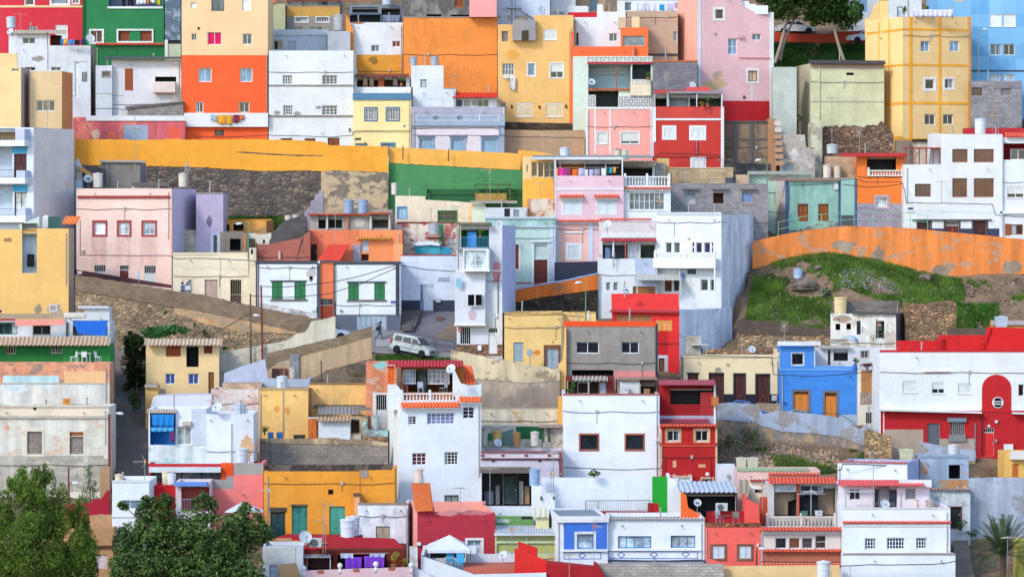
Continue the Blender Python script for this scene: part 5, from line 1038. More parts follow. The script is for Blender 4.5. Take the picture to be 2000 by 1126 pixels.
R('stone foot under the blue grey flank', 1334, 1432, 662, 640, 'pl:6E6C74:A89A88:.5', '', dep=4, top=[(1334, 668), (1380, 650), (1400, 655), (1432, 640)])
H('pale yellow house with faded blue shutters and an orange flower painting', 985, 1100, 611, 722, 'p:F3D58C:.5', """
bd 984 609 1164 612 c=pl:E8C878:A88A5A:.5 p=.06 nm=coping; d 1003 668 1022 706 c=p:A8C0CE n=3; d 1067 681 1091 722 c=p:A4B8C8; bd 1062 673 1095 680 c=p:7A5644 p=.04 nm=lintel; bd 1062 680 1067 722 c=p:7A5644 p=.03 nm=door_surround; bd 1091 680 1095 722 c=p:7A5644 p=.03 nm=door_surround; pa 1040 680 1058 695 c=p:E8922A sd=4; pa 1046 634 1056 644 c=p:E8C070 sd=2; bx 1078 666 1082 669 c=grey p=.02 nm=number_plate""", dep=7)
R('back part of the pale yellow house beside the green street lamp', 1098, 1164, 611, 712, 'p:F3D58C:.5', 'bx 1147 607 1152 624 c=white p=.05 nm=cabinet', dep=4)
H('square grey rendered house with a bright orange roof edge', 1105, 1280, 636, 840, 'p:A09A92:.9', """
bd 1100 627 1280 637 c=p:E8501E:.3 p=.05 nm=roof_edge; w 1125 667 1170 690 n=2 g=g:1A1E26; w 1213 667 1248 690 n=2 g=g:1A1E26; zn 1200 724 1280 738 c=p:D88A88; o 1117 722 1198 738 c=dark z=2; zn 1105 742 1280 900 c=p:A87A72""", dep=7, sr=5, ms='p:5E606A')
R('yellow side strip of the grey house terrace', 1091, 1106, 660, 845, 'p:F2C878:.5', '', dep=3, top=[(1091, 712), (1100, 700), (1103, 640), (1106, 640)])
R('brick red terrace back wall under scalloped grey tiles', 1106, 1200, 736, 905, 'p:7A3434:.6', 'co 1118 733 1187 743 c=f:A8A294 p=.8 pi=.3 am=.07; o 1109 744 1168 769 c=f:4A2A2C z=2; d 1170 746 1184 769 c=p:A8B4CC n=1; fr 1128 746 1149 768 c=f:B8B4B0 p=.3 nm=arch_frame w=1', dep=3)
R('scrap lean-to with white sheets and dark clutter on the white house roof', 1205, 1284, 744, 905, 'p:8A7A70:.9', 'sl 1207 736 1283 740 c=p:9A8278 p=.9 nm=roof_slab; bd 1211 745 1249 769 c=p:E4E4E2 p=.5 nm=white_sheet; o 1250 742 1281 769 c=f:3A3028 z=1.4; d 1232 756 1243 769 c=wd:6A4A2A n=2', dep=3)
H('plain white house with two brown framed barred windows', 1100, 1288, 770, 945, 'p:EEF3FA:.3', """
bd 1100 768 1288 771.5 c=p:A8685C p=.04 nm=coping; w 1134 849 1167 877 n=2 g=g:1E2A34 f=f:2A2624 su=p:A8624C sw=3.4 bars=f:1A1A1C; w 1223 849 1256 877 n=2 g=g:1E2A34 f=f:2A2624 su=p:A8624C sw=3.4 bars=f:1A1A1C; pipe 1283 772 930 c=f:A8B4B8 r=.05; bx 1280 855 1288 861 c=p:D8DCDC""", dep=8)
H('dark red house with veranda, stone framed windows and tile lines', 1289, 1400, 832, 955, 'p:B01E22:.3', """
tl 1288 826 1401 833 c=tile p=.4; w 1303 840 1327 861 n=2 su=pl:D8B48C:B88A5C:.4 sw=4; w 1358 840 1383 861 n=2 su=pl:D8B48C:B88A5C:.4 sw=4; bd 1288 864 1400 868 c=p:B82428 p=.12 nm=string_course; bd 1288 868 1400 871 c=tile p=.08 nm=string_course; fr 1299 893 1390 940 c=p:8A161A w=1.2 p=.05; bd 1288 834 1291 938 c=p:D8B890 p=.03 nm=quoin; bd 1397 834 1401 938 c=p:D8B890 p=.03 nm=quoin
bx 1314 899 1321 912 c=p:D8B080 p=.03 nm=plaque; bx 1364 906 1378 912 c=p:D8A880 p=.03 nm=plaque; w 1371 934 1392 945 n=1 su=p:D8B890 sw=3; bx 1378 922 1385 928 c=white p=.02 nm=number_plate""", dep=7)
R('dark red veranda floor with corrugated red and grey roof', 1288, 1397, 752, 930, 'p:9A1A20:.4', 'o 1309 752 1368 789 c=f:33302E z=2.4; o 1368 752 1394 766 c=f:28242A z=2; co 1286 740 1396 751 c=f:A24A56 p=.9; zn 1288 811 1397 840 c=p:B4AEC4; bd 1368 765 1394 810 c=f:A01A22 p=.03 nm=panel; co 1290 816 1384 825 c=f:9A3A4E p=.5; bd 1394 748 1398 830 c=white p=.04 nm=corner_trim; bx 1389 774 1403 791 c=wd:C07A3A p=.3 nm=cage', dep=5)
H('cream row house with four dark wine doors and black base', 1335, 1524, 697, 802, 'p:F0DFB6:.35', """
bd 1334 692 1520 697.5 c=p:F2E4C0 p=.08 nm=coping; zn 1335 769 1524 810 c=p:2A2C3A; d 1343 730 1364 790 c=dbrown n=1; d 1386 731 1412 795 c=dbrown; d 1435 731 1455 795 c=dbrown; d 1478 732 1502 795 c=dbrown; bd 1341 727 1366 730 c=dark p=.05 nm=lintel; bd 1384 727 1414 731 c=dark p=.05 nm=lintel; bd 1432 728 1457 731 c=dark p=.05 nm=lintel; bd 1475 729 1504 732 c=dark p=.05 nm=lintel
bd 1384 731 1386 790 c=dark p=.03 nm=door_surround; bd 1412 731 1414 790 c=dark p=.03 nm=door_surround; bd 1432 731 1435 790 c=dark p=.03 nm=door_surround; bd 1455 731 1457 790 c=dark p=.03 nm=door_surround; bd 1475 732 1478 790 c=dark p=.03 nm=door_surround; bd 1502 732 1504 790 c=dark p=.03 nm=door_surround
bx 1397 716 1404 720 c=p:B8C0B8 p=.3 nm=wall_lamp; bx 1419 709 1422 713 c=grey; bx 1507 771 1517 782 c=p:C8C8C4; bx 1508 787 1518 793 c=white; bx 1397 724 1400 726 c=dark p=.02 nm=number_plate""", dep=5, top=[(1335, 697), (1508, 697), (1516, 690), (1524, 684)])
Wall('broken rubble wall behind the cream row house', 730, [('wall_face', 'st:A08468:6A5848:1.4', [(1370, 688, None), (1390, 682, None), (1450, 684, None), (1510, 683, None)], 0)], th=.8, jag=.25, seed=9)
R('whitewashed corner with a dark slot behind the cream row house', 1335, 1370, 655, 722, 'pl:D8D4CC:A89A8A:.5', 'd 1369 680 1372 692 c=dark n=1; sl 1350 671 1384 674 c=p:CDD2CE p=.5 nm=slab', dep=2)
H('bright blue house with two orange doors in grey stone frames', 1524, 1675, 722, 822, 'p:3E8EEA:.3', """
bd 1523 720 1675 723 c=p:6AAAF0 p=.06 nm=coping; d 1551 764 1579 812 c=wd:E08A2A g=.14 su=p:7A7678 sw=4 fc=wd:E08A2A; d 1611 766 1634 825 c=wd:E08A2A g=.14 su=p:7A7678 sw=4 fc=wd:E08A2A; zn 1636 809 1675 840 c=p:A9C4DC; bx 1530 783 1534 788 c=f:2A5AA8; pa 1536 742 1542 752 c=p:2E78D0 sd=3""", dep=6)
R('upper room of the bright blue house with a black window', 1524, 1590, 676, 812, 'p:458FE6:.3', 'w 1546 689 1570 713 n=1 g=g:12161B su=white sw=1; sl 1518 666 1602 674 c=p:E4E6E8 p=.5 nm=roof_slab; bd 1590 676 1592 716 c=white', dep=4)
R('white terrace lean-to with a dark glazed corner beside the blue room', 1592, 1714, 680, 790, 'p:DDDFE2:.5', 'o 1628 683 1656 704 c=f:2E3440 z=1.2; d 1617 683 1622 712 c=dbrown n=1; w 1681 684 1697 699 n=2 bars=p:C8B0A8; bd 1600 674 1660 679 c=p:B8B4AC p=.5 nm=roof_edge', dep=3)
R('blue terrace parapet right of the blue upper room', 1590, 1674, 715, 819, 'p:56A0F0:.3', '', dep=.4, bot=724)
H('gate house wall with a bamboo screen and white barred gate', 1675, 1718, 722, 828, 'p:E8E0D2:.5', """
bd 1682 722 1717 766 c=wd:B08048 p=.04 nm=bamboo_screen; bd 1680 766 1717 790 c=bk:B8A898 p=.02 nm=block_panel; gr 1691 804 1714 827 c=p:D4D2CC f=.02; bx 1700 792.5 1714 801 c=white p=.02 nm=notice_board; bx 1694 792 1699 802 c=p:A8BCC4 p=.02 nm=notice_board; tx 1707 795 2.6 t=SE_VENDE c=dark p=.035; bd 1703 797.6 1711 798.6 c=dark p=.03 nm=notice_line; d 1702 828 1714 842 c=p:7A98A8 n=1""", dep=5)
h_arch = H('long white upper house over a red ground floor with a red arched entrance', 1718, 2040, 686, 892, 'p:ECECEA:.3', """
r 1763 744 1790 766; r 1820 746 1845 768 open=.35; r 1871 748 1897 768; w 1989 750 2000 773 n=1 g=g:2A1A20; bd 1804 724 1856 726 c=p:E4D0CC p=.2 nm=canopy; bd 1718 683 2040 687 c=p:C8242A p=.05 nm=coping
zn 1720 801 2040 900 c=p:B61E28:.3; zn 1725 838 1803 900 c=p:B8A898:.8; zn 1834 856 1907 900 c=p:B4A698:.8; bs 1718 798 801 1916 803 806 c=p:E6E6E4 p=.7 nm=overhang; bs 1976 804 807 2040 806 809 c=p:E6E6E4 p=.7 nm=overhang; d 1811 826 1835 880 c=f:5A6068 n=1; gr 1856 822 1883 850 f=.02; sl 1850 815 1887 823 c=f:7A8898 p=.25 nm=shutter_box; bd 1853 848 1886 861 c=p:8A8A8A p=.18 nm=window_box
d 1922 835 1941 890 c=f:D01820 g=.18 n=1; bx 1929 829 1934 833 c=white p=.02 nm=number_plate; bx 1943 820 1948 825 c=white; bx 1943 857 1947 863 c=grey; pipe 1905 826 886 c=f:7A7480 r=.07; pipe 1917 800 886 c=f:6A2030 r=.06; bd 1725 800 1727 880 c=white p=.03 nm=corner_trim""", dep=8)
for nm_, lb_, pts_, mt_, dd_ in (
 ('arch_panel', 'tall red arched panel on the white and red house', [(1918, 804), (1918, 758)] + [(1946.5 - 28.5 * math.cos(t * math.pi / 14), 758 - 27 * math.sin(t * math.pi / 14)) for t in range(1, 14)] + [(1975, 758), (1975, 804)], 'p:BE2028:.25', 892.5),
 ('porthole', 'white ringed round window with a striped grille on the red arch', [(1949 + 11 * math.cos(t * .3142), 785.5 - 11 * math.sin(t * .3142)) for t in range(20)], 'f:E4E4E4', 893.2)):
 prism_px(nm_, lb_, 'wall panel' if nm_ == 'arch_panel' else 'window', pts_, dd_, .06, mt_, par=h_arch)
prism_px('porthole_pane', 'upper dark pane of the round window', 'pane', [(1942, 782)] + [(1949 - 7.6 * math.cos(t * math.pi / 8), 781.5 - 5.5 * math.sin(t * math.pi / 8)) for t in range(1, 8)] + [(1956, 782)], 893.6, .04, 'g:12161B', par=h_arch)
prism_px('porthole_pane', 'lower dark pane of the round window', 'pane', [(1956, 789.5)] + [(1949 + 7.6 * math.cos(t * math.pi / 8), 789.5 + 5 * math.sin(t * math.pi / 8)) for t in range(1, 8)] + [(1942, 789.5)], 893.6, .04, 'g:12161B', par=h_arch)
prism_px('porthole_bar', 'dark name bar across the round window', 'bar', [(1942, 784), (1956, 784), (1956, 787), (1942, 787)], 893.6, .04, 'f:4A4A50', par=h_arch)
prism_px('white_cabinet', 'white meter cabinet beside the red door', 'cabinet', [(1961, 867), (1979, 867), (1979, 885), (1961, 885)], 894, .2, 'white')
R('low bright red roof parapet at the left of the white and red house roof', 1758, 1845, 667, 845, 'p:CE1C22:.25', '', dep=3)
R('higher red roof parapet in the middle of the white and red house roof', 1840, 1930, 656, 850, 'p:CE1C22:.25', 'bd 1838 662 1846 690 c=p:A01418 p=.1 nm=pier', dep=3)
R('tallest red stair head on the right of the white and red house roof', 1922, 2040, 638, 856, 'p:D41C20:.25', 'bs 1920 682 690 1936 640 645 c=p:A81418 p=.1 nm=edge', dep=3, top=[(1922, 688), (1928, 638), (2040, 642)])
R('grey and ochre flat hut behind the red stair head', 1940, 2040, 626, 800, 'p:C8924A:.4', 'bd 1936 626 2040 634 c=p:B4B4B8 p=.2 nm=roof_edge', dep=2)
sqtank('square pale blue tank above the red stair head', 1944, 1967, 618, 638, 842, 'f:B8C8DA')
Wall('sunken pale blue yard wall stepping down to the right over rubble stone', [846, 905], [('stone_base', 'pl:8A8480:B09A7C:.5', [(1400, 815, None), (1480, 822, None), (1492, 815, None), (1590, 842, None), (1640, 848, None), (1700, 870, None), (1905, 890, None)], .08), ('painted_band', 'pl:A6B6CC:9A9288:.38', [(1400, 788, 820), (1424, 786, 820), (1480, 789, 826), (1490, 808, 832), (1525, 801, 842), (1590, 808, 846), (1622, 812, 850), (1640, 816, 852), (1680, 838, 868), (1690, 830, 870), (1740, 848, 880), (1800, 862, 892), (1850, 872, 896), (1905, 880, 900)], 0)], th=.4, jag=.035, seed=11)
Wall('bare block infill in the pale blue yard wall', 838, [('wall_face', 'bk:C2AE96', [(1478, 786, None), (1524, 788, None)], 0)], th=.3, jag=.04)
Wall('rubble stone pier in the pale blue wall', 912, [('wall_face', 'st:BCA27E:8A7A60:2.2', [(1690, 842, None), (1704, 838, None), (1722, 850, None), (1742, 852, None)], 0)], th=.8, jag=.3, seed=14)
H('pale blue ruined shed with a black doorway and rusty foot', 1797, 1892, 893, 1032, 'pl:A4BAD4:C0906A:.2', 'o 1853 907 1875 934 c=dark z=1.5 nm=opening; zn 1832 936 1892 960 c=pl:C8945E:A8A4A0:.4; bd 1797 889 1892 893.5 c=p:8AA0B8 p=.05', dep=4)
Wall('rough grey blue garden wall at the lower right edge', 1052, [('wall_face', 'pl:B4C0D0:9A98A0:.3', [(1893, 934, None), (1950, 932, None), (2040, 934, None)], 0)], th=.5, jag=.1, seed=10)
H('ochre hut with an orange shuttered door at the lower right edge', 1962, 2040, 884, 960, 'p:E8C064:.5', 'sh 1977 905 1989 932 c=wd:D0702A n=1; sl 1972 880 2040 896 c=p:E4E0D8 p=.5 nm=awning', dep=4)
H('white flaking cottage with a deep brown doorway and a cactus', 1815, 1895, 955, 1062, 'pl:E6EAEC:A8ACB4:.25', 'd 1853 990 1877 1030 c=dark n=1 su=wd:6A3028 sw=2; tl 1814 951 1896 957 c=f:A88A78 p=.3', dep=4)
# ================================================================ lower centre
H('tall white tower house crowned by a tiled terrace with a balustrade', 781, 940, 783, 1000, 'p:EEF3FA:.25', """
tl 783 783 897 796 c=tileo p=.5 u=white; tl 896 773 939 785 c=tileo p=.5 u=white; bl 783 767 897 783 p=-.12
w 797 812 814 829 n=2 m=3; w 834 806 888 828 n=6 m=3 g=g:6A74A0; w 904 794 927 817 n=2 m=3 g=g:2A2040; w 805 884 833 908 n=3 m=3 g=g:5A1A22; w 868 882 895 907 n=4 m=4; w 868 966 896 990 n=2 f=wd:6A3A2A g=c:8AA098""", sl=24, dep=8, ms='p:F1F0EA:.25')  # left flank creamier, with sunlight put into its white
R('veranda room under red roof tiles on the white tower', 783, 906, 716, 975, 'p:C87834:.5', 'o 786 717 884 765 c=wd:8A4A20 z=2.2; tl 757 702 905 716 c=tiler p=1.2; w 788 721 812 749 n=4 m=3 g=g:8A94A0; w 835 720 878 750 n=5 m=3 g=g:A8A8B0; d 815 721 833 765 c=g:3A4A44 n=1; la 786 718 796 766 c=f:E8701E p=-.3 cell=.3', dep=4)
R('white pediment gable right of the tiled veranda', 884, 940, 726, 985, 'white', '', top=[(884, 722), (888, 722), (900, 748), (916, 752), (940, 750)], dep=3, bot=774)
sheet_roof('tile_roof', 'steep orange tiled roof slope beside the white pediment', 'roof', 897, 931, 714, 750, 950, 976, 'tileo', xs=-9, pitch=.27, amp=.06, round_=True)
R('orange pierced brick pier left of the tiled veranda', 757, 784, 715, 985, 'white', 'la 759 718 772 745 c=f:E8701E p=.05 cell=.3; zn 757 715 784 750 c=p:E86A28', top=[(757, 712), (770, 712), (772, 748), (784, 762)], dep=2, bot=800)
H('salmon ruin wall with turquoise patch and a white glazed door', 715, 775, 708, 905, 'pl:E4946E:C8B4A0:.3', 'd 735 770 755 832 c=p:DCE0E6 g=.5 fc=white; pa 728 704 760 722 c=p:8FD0D4 sd=3; zn 728 766 775 860 c=p:E4E0DA', dep=4)
R('turquoise rimmed cistern wall beside the white tower', 708, 758, 832, 935, 'pl:A8D4DC:8A8078:.4', 'zn 708 852 758 880 c=st:8A7458', dep=2, top=[(708, 822), (716, 822), (718, 838), (758, 840)])
Wall('tall curving retaining wall of stained cream plaster', 850, [('lower_face', 'pl:A89C8E:C4B8A0:.4:.35', [(880, 735, None), (960, 738, None), (1030, 744, None), (1093, 738, None)], .05), ('upper_face', 'pl:E0D2AE:8A7C6A:.32:.4', [(880, 684, 742), (900, 686, 742), (950, 697, 740), (1030, 712, 748), (1093, 722, 742)], 0)], th=.6, jag=.08, seed=13)
R('long cream garden wall streaked with rust', 938, 1094, 796, 880, 'pl:E8E0C8:C8A878:.2', 'bd 938 795 1094 797 c=p:B8B0A0 p=.05', dep=.5)
prism_px('yellow_pier', 'yellow pier at the right end of the stained retaining wall', 'wall', [(1090, 775), (1101, 775), (1101, 880), (1090, 880)], 893, 1.5, 'p:F0B84A:.4')
R('cluttered roof yard with green boarding behind the lilac house', 940, 1100, 834, 918, 'pl:D6CFC2:A89C8C:.3', 'bd 1008 832 1058 856 c=p:1E6A40 p=.05 nm=green_board; bs 980 844 868 1002 836 868 c=f:6A8A86 p=.1 nm=tarpaulin; bd 952 845 962 860 c=p:2E8A50 p=.04 nm=green_board; bd 1058 833 1062 870 c=f:3A5A48 p=.1 nm=post; bd 1070 833 1074 870 c=f:3A5A48 p=.1 nm=post; sl 1052 828 1101 834 c=p:A89890 p=.6 nm=roof_slab', dep=3)
for i, (a, e, y0, c_, l_) in enumerate(((940, 953, 845, 'f:C8C0B0', 'weathered grey drum at the end beside the white tower'), (962, 980, 841, 'pl:D8B46A:C8C0B0:.4', 'ochre streaked drum behind the dish on the lilac house'), (1001, 1017, 844, 'pl:C8A470:9A7A50:.5', 'rust mottled drum in the middle of the lilac house roof'), (1036, 1053, 843, 'f:D2CCBE', 'clean cream drum by the green boarding on the lilac house'))):
 tank(l_, a, e, y0, 870, 955, c_, ribs=0)
H('lilac house with brown diamonds and a cluttered dark loggia', 940, 1098, 882, 992, 'p:DCCFDA:.4', """
zn 940 897 1098 1000 c=p:D2CCDA; bd 939 880 1098 883.5 c=p:8A5A5E p=.12 nm=coping; bd 939 894 1098 897.5 c=p:7A4C54 p=.1 nm=cornice; di 982.5 889 5 3.2 c=p:8A4450 solid=1; di 1028 889 5 3.2 c=p:8A4450 solid=1; di 1073 889 5 3.2 c=p:8A4450 solid=1; di 943 889 5 3.2 c=p:8A4450 solid=1
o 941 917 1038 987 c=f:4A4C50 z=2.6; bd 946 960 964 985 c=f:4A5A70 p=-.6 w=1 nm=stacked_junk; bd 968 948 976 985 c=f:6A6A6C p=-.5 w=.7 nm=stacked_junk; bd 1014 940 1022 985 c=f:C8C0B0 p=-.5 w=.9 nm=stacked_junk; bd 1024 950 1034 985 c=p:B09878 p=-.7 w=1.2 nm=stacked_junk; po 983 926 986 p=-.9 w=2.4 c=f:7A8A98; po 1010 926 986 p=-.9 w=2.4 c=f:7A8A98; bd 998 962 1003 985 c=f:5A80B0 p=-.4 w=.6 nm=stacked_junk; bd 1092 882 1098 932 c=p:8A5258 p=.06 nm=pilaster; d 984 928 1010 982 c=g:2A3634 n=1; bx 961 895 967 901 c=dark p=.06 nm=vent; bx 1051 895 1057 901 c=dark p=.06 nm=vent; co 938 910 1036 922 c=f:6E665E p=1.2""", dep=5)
Wall('long white blue courtyard wall behind the blue trimmed house', 1032, [('wall_face', 'p:EEF3FA:.4', [(1053, 932, None), (1274, 933, None)], 0)], jag=0, th=.4, name='courtyard_wall')
prism_px('green_gate', 'tall vivid green gate panel in the courtyard', 'gate', [(1274, 930), (1304, 930), (1304, 1003), (1274, 1003)], 1046, .15, 'p:12A02E:.2')
R('white wall block with open stair beside the vivid green gate', 1305, 1332, 930, 1062, 'p:EDEFF0:.3', '', top=[(1305, 930), (1318, 936), (1332, 955)], dep=4)
R('white panelled garage front below the dark red house', 1316, 1352, 929, 972, 'p:E2E6EA:.3', 'bd 1312 928 1350 931 c=p:D8B890 p=.05; d 1325 933 1347 950 c=white n=2', dep=2)
R('thin white wall right of the dark red house', 1400, 1436, 908, 985, 'p:DDE2EA:.4', '', dep=2)
R('white chimney block with clutter boxes on the courtyard wall', 1038, 1057, 948, 1060, 'p:E8EAEC:.4', '', dep=1.5, bot=1000)
R('white cabinet block leaning on the courtyard wall', 1057, 1084, 965, 1072, 'p:E9EBEE:.3', 'bx 1055 968 1058 975 c=dark; bx 1080 969 1083 974 c=dark', dep=1.5)
prism_px('red_parapet', 'low red parapet with a taller end pier in the courtyard', 'parapet', [(1148, 998), (1265, 998), (1265, 982), (1286, 982), (1286, 1012), (1148, 1012)], 1068, .3, 'p:B81C20:.3')
H('white house front with blue painted frieze and blue framed windows', 1187, 1376, 1013, 1142, 'p:EEF3FA:.25', """
tl 1187 1009 1374 1014 c=p:C8C4BC p=.25; w 1207 1046 1272 1070 n=4 f=bluef g=palepane; w 1310 1045 1358 1069 n=3 f=bluef g=g:B0B8BC; bd 1187 1071 1370 1074.5 c=white p=.18 nm=ledge; fr 1187 1075 1363 1090 c=p:5A86DC w=1.4 p=.02; di 1213 1082.5 8 7 c=p:4A78D8; di 1277 1082 8 7 c=p:4A78D8; di 1339 1081 8 7 c=p:4A78D8
bd 1187 1093 1378 1095.5 c=p:5A6478 p=.1 nm=cornice; bd 1187 1097 1376 1099.5 c=p:B8C4D2 p=.14 nm=cornice""", dep=6)
H('blue panelled gable end with one white framed window and a grey roof', 1088, 1187, 1008, 1150, 'p:EEF3FA:.3', """
zn 1101 1020 1186 1072 c=p:3E7AE2:.25; w 1127 1042 1159 1071 n=1 m=2 f=bluef g=palepane su=white sw=5; bd 1086 1007 1189 1019 c=p:ECEEF2 p=.14 nm=cornice; bd 1097 1073 1187 1076 c=white p=.2 nm=ledge; fr 1101 1077 1174 1091 c=p:5A86DC w=1.4 p=.02; di 1137 1083.5 8 6.5 c=p:4A78D8""", sl=20, dep=8, roof='p:8C96A2', ph=.12, ms='p:E6EAEE:.3')
H('coral house with stone coping and brick framed white shutters', 1377, 1486, 1027, 1142, 'p:F26A62:.25', """
bd 1376 1020 1486 1028 c=st:A8745A:6A4A3A:2.4 p=.06 nm=coping; sh 1392 1066 1415 1090 c=p:D8E4EE su=bk:9A6A5A sw=5; sh 1444 1066 1467 1090 c=p:D8E4EE su=bk:9A6A5A sw=5; bx 1478 1060 1482 1066 c=white""", dep=4)
R('coral terrace wall with sloping top beside the coral house', 1456, 1484, 975, 1122, 'p:EE5E56:.3', '', top=[(1456, 972), (1482, 985), (1484, 1025)], dep=4)
R('dark red terrace wall behind the coral house chairs', 1380, 1458, 998, 1105, 'p:B02230:.3', 'bd 1428 998 1432 1030 c=p:E0483A p=.05 nm=post', dep=.4)
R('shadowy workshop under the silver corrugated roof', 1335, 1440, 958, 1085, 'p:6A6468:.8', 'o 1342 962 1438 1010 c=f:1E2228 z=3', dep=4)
R('orange sloping side wall of the silver roofed workshop', 1330, 1378, 965, 1108, 'p:EE6A28:.4', '', top=[(1330, 958), (1340, 965), (1344, 990), (1378, 1010)], dep=.4)
sheet_roof('corrugated_roof', 'silver corrugated roof of the workshop', 'roof', 1325, 1440, 939, 960, 1050, 1092, 'f:B9CAD8:.4', xs=-8, pitch=.36, amp=.05)
sheet_roof('corrugated_roof', 'steep brown grey corrugated roof strip', 'roof', 1442, 1464, 936, 962, 1055, 1085, 'f:A89A84', pitch=.4, amp=.07)
R('cream hut with a small brown window and tile edge', 1464, 1502, 938, 1068, 'p:EADCC4:.4', 'w 1474 949 1488 962 n=2 f=wd:7A4A30 g=g:3A2A24; tl 1464 934 1502 940 c=tiler p=.3; bs 1462 948 954 1500 950 956 c=white p=.05', dep=3)
R('orange shutter gate at the terrace behind the coral wall', 1484, 1502, 970, 1095, 'wd:C8502A', '', dep=.3)
H('house with red tile roof, pierced veranda and brick red band', 1488, 1642, 1033, 1142, 'p:E6DCD4:.35', """
tl 1486 1027 1645 1036 c=tile p=.6; bd 1488 1036 1643 1041 c=p:E4E6EA p=.3 nm=fascia; w 1514 1049 1537 1071 n=1 g=g:2A2A34; w 1541 1049 1563 1071 n=1 g=wd:7A4A2A; w 1566 1049 1588 1071 n=1 g=g:4A3E44; w 1592 1044 1614 1071 n=1 m=2 g=g:3E3230; tl 1489 1070 1643 1077 c=tile p=.4; zn 1488 1077 1642 1098 c=p:B8705A; tl 1489 1097 1642 1104 c=tile p=.3; bd 1486 1040 1490 1105 c=p:B8B4B8 p=.06 nm=pilaster""", dep=3)
H('pierced veranda storey under a red tile roof', 1500, 1636, 944, 1102, 'p:D8D4D0:.4', """
o 1512 945 1556 1008 c=p:B8A698 z=1.3; o 1561 945 1632 1008 c=p:B4A294 z=1.3; tl 1500 929 1632 943 c=tile p=1.0; w 1513 946 1555 960 n=2 g=g:A8B4C0; w 1562 946 1608 960 n=2; bd 1556 944 1561 1008 c=p:C8604A p=.03 nm=pillar; bd 1515 962 1554 1006 c=wd:B09A84 p=-.9 w=.95 nm=woven_blind; bd 1565 962 1594 1006 c=wd:AA947E p=-.9 w=.95 nm=woven_blind; bd 1598 958 1630 1006 c=wd:A8927C p=-.9 w=.95 nm=woven_blind; bs 1540 980 1006 1598 958 1006 c=c:2A2C34 p=-.5 nm=black_net; bl 1495 1006 1632 1028 p=.55 c=p:EADFD2""", dep=4)
R('pale pink hut with sloping tile edges behind the red tile roof', 1440, 1602, 918, 1035, 'p:E8C4BC:.4', 'bd 1440 913 1580 919 c=p:9AB89A p=.1 nm=green_trim; tl 1500 921 1600 928 c=tile p=.3', dep=4)
H('wide white house with three gridded windows and an orange tile line', 1646, 1856, 992, 1155, 'p:EEF3FA:.25', """
w 1689 1050 1711 1072 n=4 m=3 g=g:2A2448; w 1732 1049 1767 1072 n=6 m=3 g=g:2A2448; w 1789 1049 1810 1071 n=4 m=3 g=g:2A2448; tl 1646 1015 1858 1022 c=tile p=.22 pi=.2; bd 1646 1022 1856 1027 c=white p=.08 nm=string_course; bd 1646 990 1856 993 c=p:E4E4E2 p=.05 nm=coping""", dep=6, roof='redroof', ph=.5)
H('projecting white ground floor of the wide white house', 1646, 1866, 1082, 1172, 'p:EEF3FA:.25', 'bd 1646 1079 1866 1083 c=p:A89A94 p=.04 nm=coping; bd 1660 1105 1661 1126 c=p:C8D4E0', dep=1.5, ph=.1)
R('white roof storey with grey openings under a red sheet roof', 1638, 1815, 946, 1112, 'p:E9EAF0:.3', 'w 1659 954 1681 976 n=2 g=g:2A3038; o 1708 946 1752 990 c=p:A8ACC0 z=1.5; d 1716 948 1736 988 c=f:8A8C90 n=1; w 1768 952 1790 976 n=1 g=f:8E959A; co 1636 935 1803 947 c=f:D85A5A p=.9; bs 1755 936 946 1818 936 950 c=white p=.5 nm=roof_edge', dep=4)
R('white upper block with a looping black cable behind the red sheet roof', 1636, 1772, 903, 1062, 'p:E4EAF2:.35', 'tl 1636 899 1772 904 c=tile p=.15', dep=5, sr=24, ms='p:AFBCE4')
Wall('pale block yard wall along the bottom edge', 1190, [('wall_face', 'bk:C4BCB4', [(1168, 1100, None), (1414, 1100, None)], 0)], jag=.02, name='yard_wall')
Wall('cream yard wall along the bottom edge below the coral house', 1182, [('wall_face', 'p:EACB92:.4', [(1410, 1105, None), (1640, 1103, None)], 0)], jag=0, name='yard_wall')
R('coral stub wall with sloping top before the coral house', 1383, 1412, 1092, 1165, 'p:F06860:.3', '', top=[(1383, 1088), (1412, 1100)], dep=1)
H('green roofed glazed workshop between red and blue houses', 967, 1090, 1044, 1132, 'p:C8D4A0:.4', 'w 970 1048 1027 1056 n=3 f=p:A8C4D0 g=f:A8B45E; w 1030 1048 1085 1056 n=3 f=p:A8C4D0 g=f:A8B45E; w 970 1060 1027 1080 n=3 f=p:A8C4D0 g=f:A4B45E; w 1030 1060 1085 1082 n=3 f=p:A8C4D0 g=f:A8B45E; sl 965 1040 1088 1044 c=p:D6DEE4 p=.4 nm=roof_edge; zn 967 1084 1090 1100 c=p:D8C894; co 967 1032 1087 1040 c=f:C4CCD0 p=.2 e=3.5', dep=5, roof='f:6A9A5E')
R('green painted back wall of the glazed workshop', 967, 1042, 1013, 1092, 'p:6FA868:.5', 'bd 970 1013 995 1020 c=p:C8D4CC p=.02 nm=patch; bd 1018 1008 1040 1013 c=dark p=.02', dep=3)
R('white parapet between the lilac loggia and the green workshop', 958, 1060, 990, 1058, 'p:DFE8EC:.35', '', dep=1)
R('pale yellow corrugated shed with a sloping roof', 1047, 1072, 1008, 1112, 'f:D6D2A0', 'co 1040 994 1072 1009 c=f:DCDCBC p=.3 e=2 pi=.4', dep=2.5)
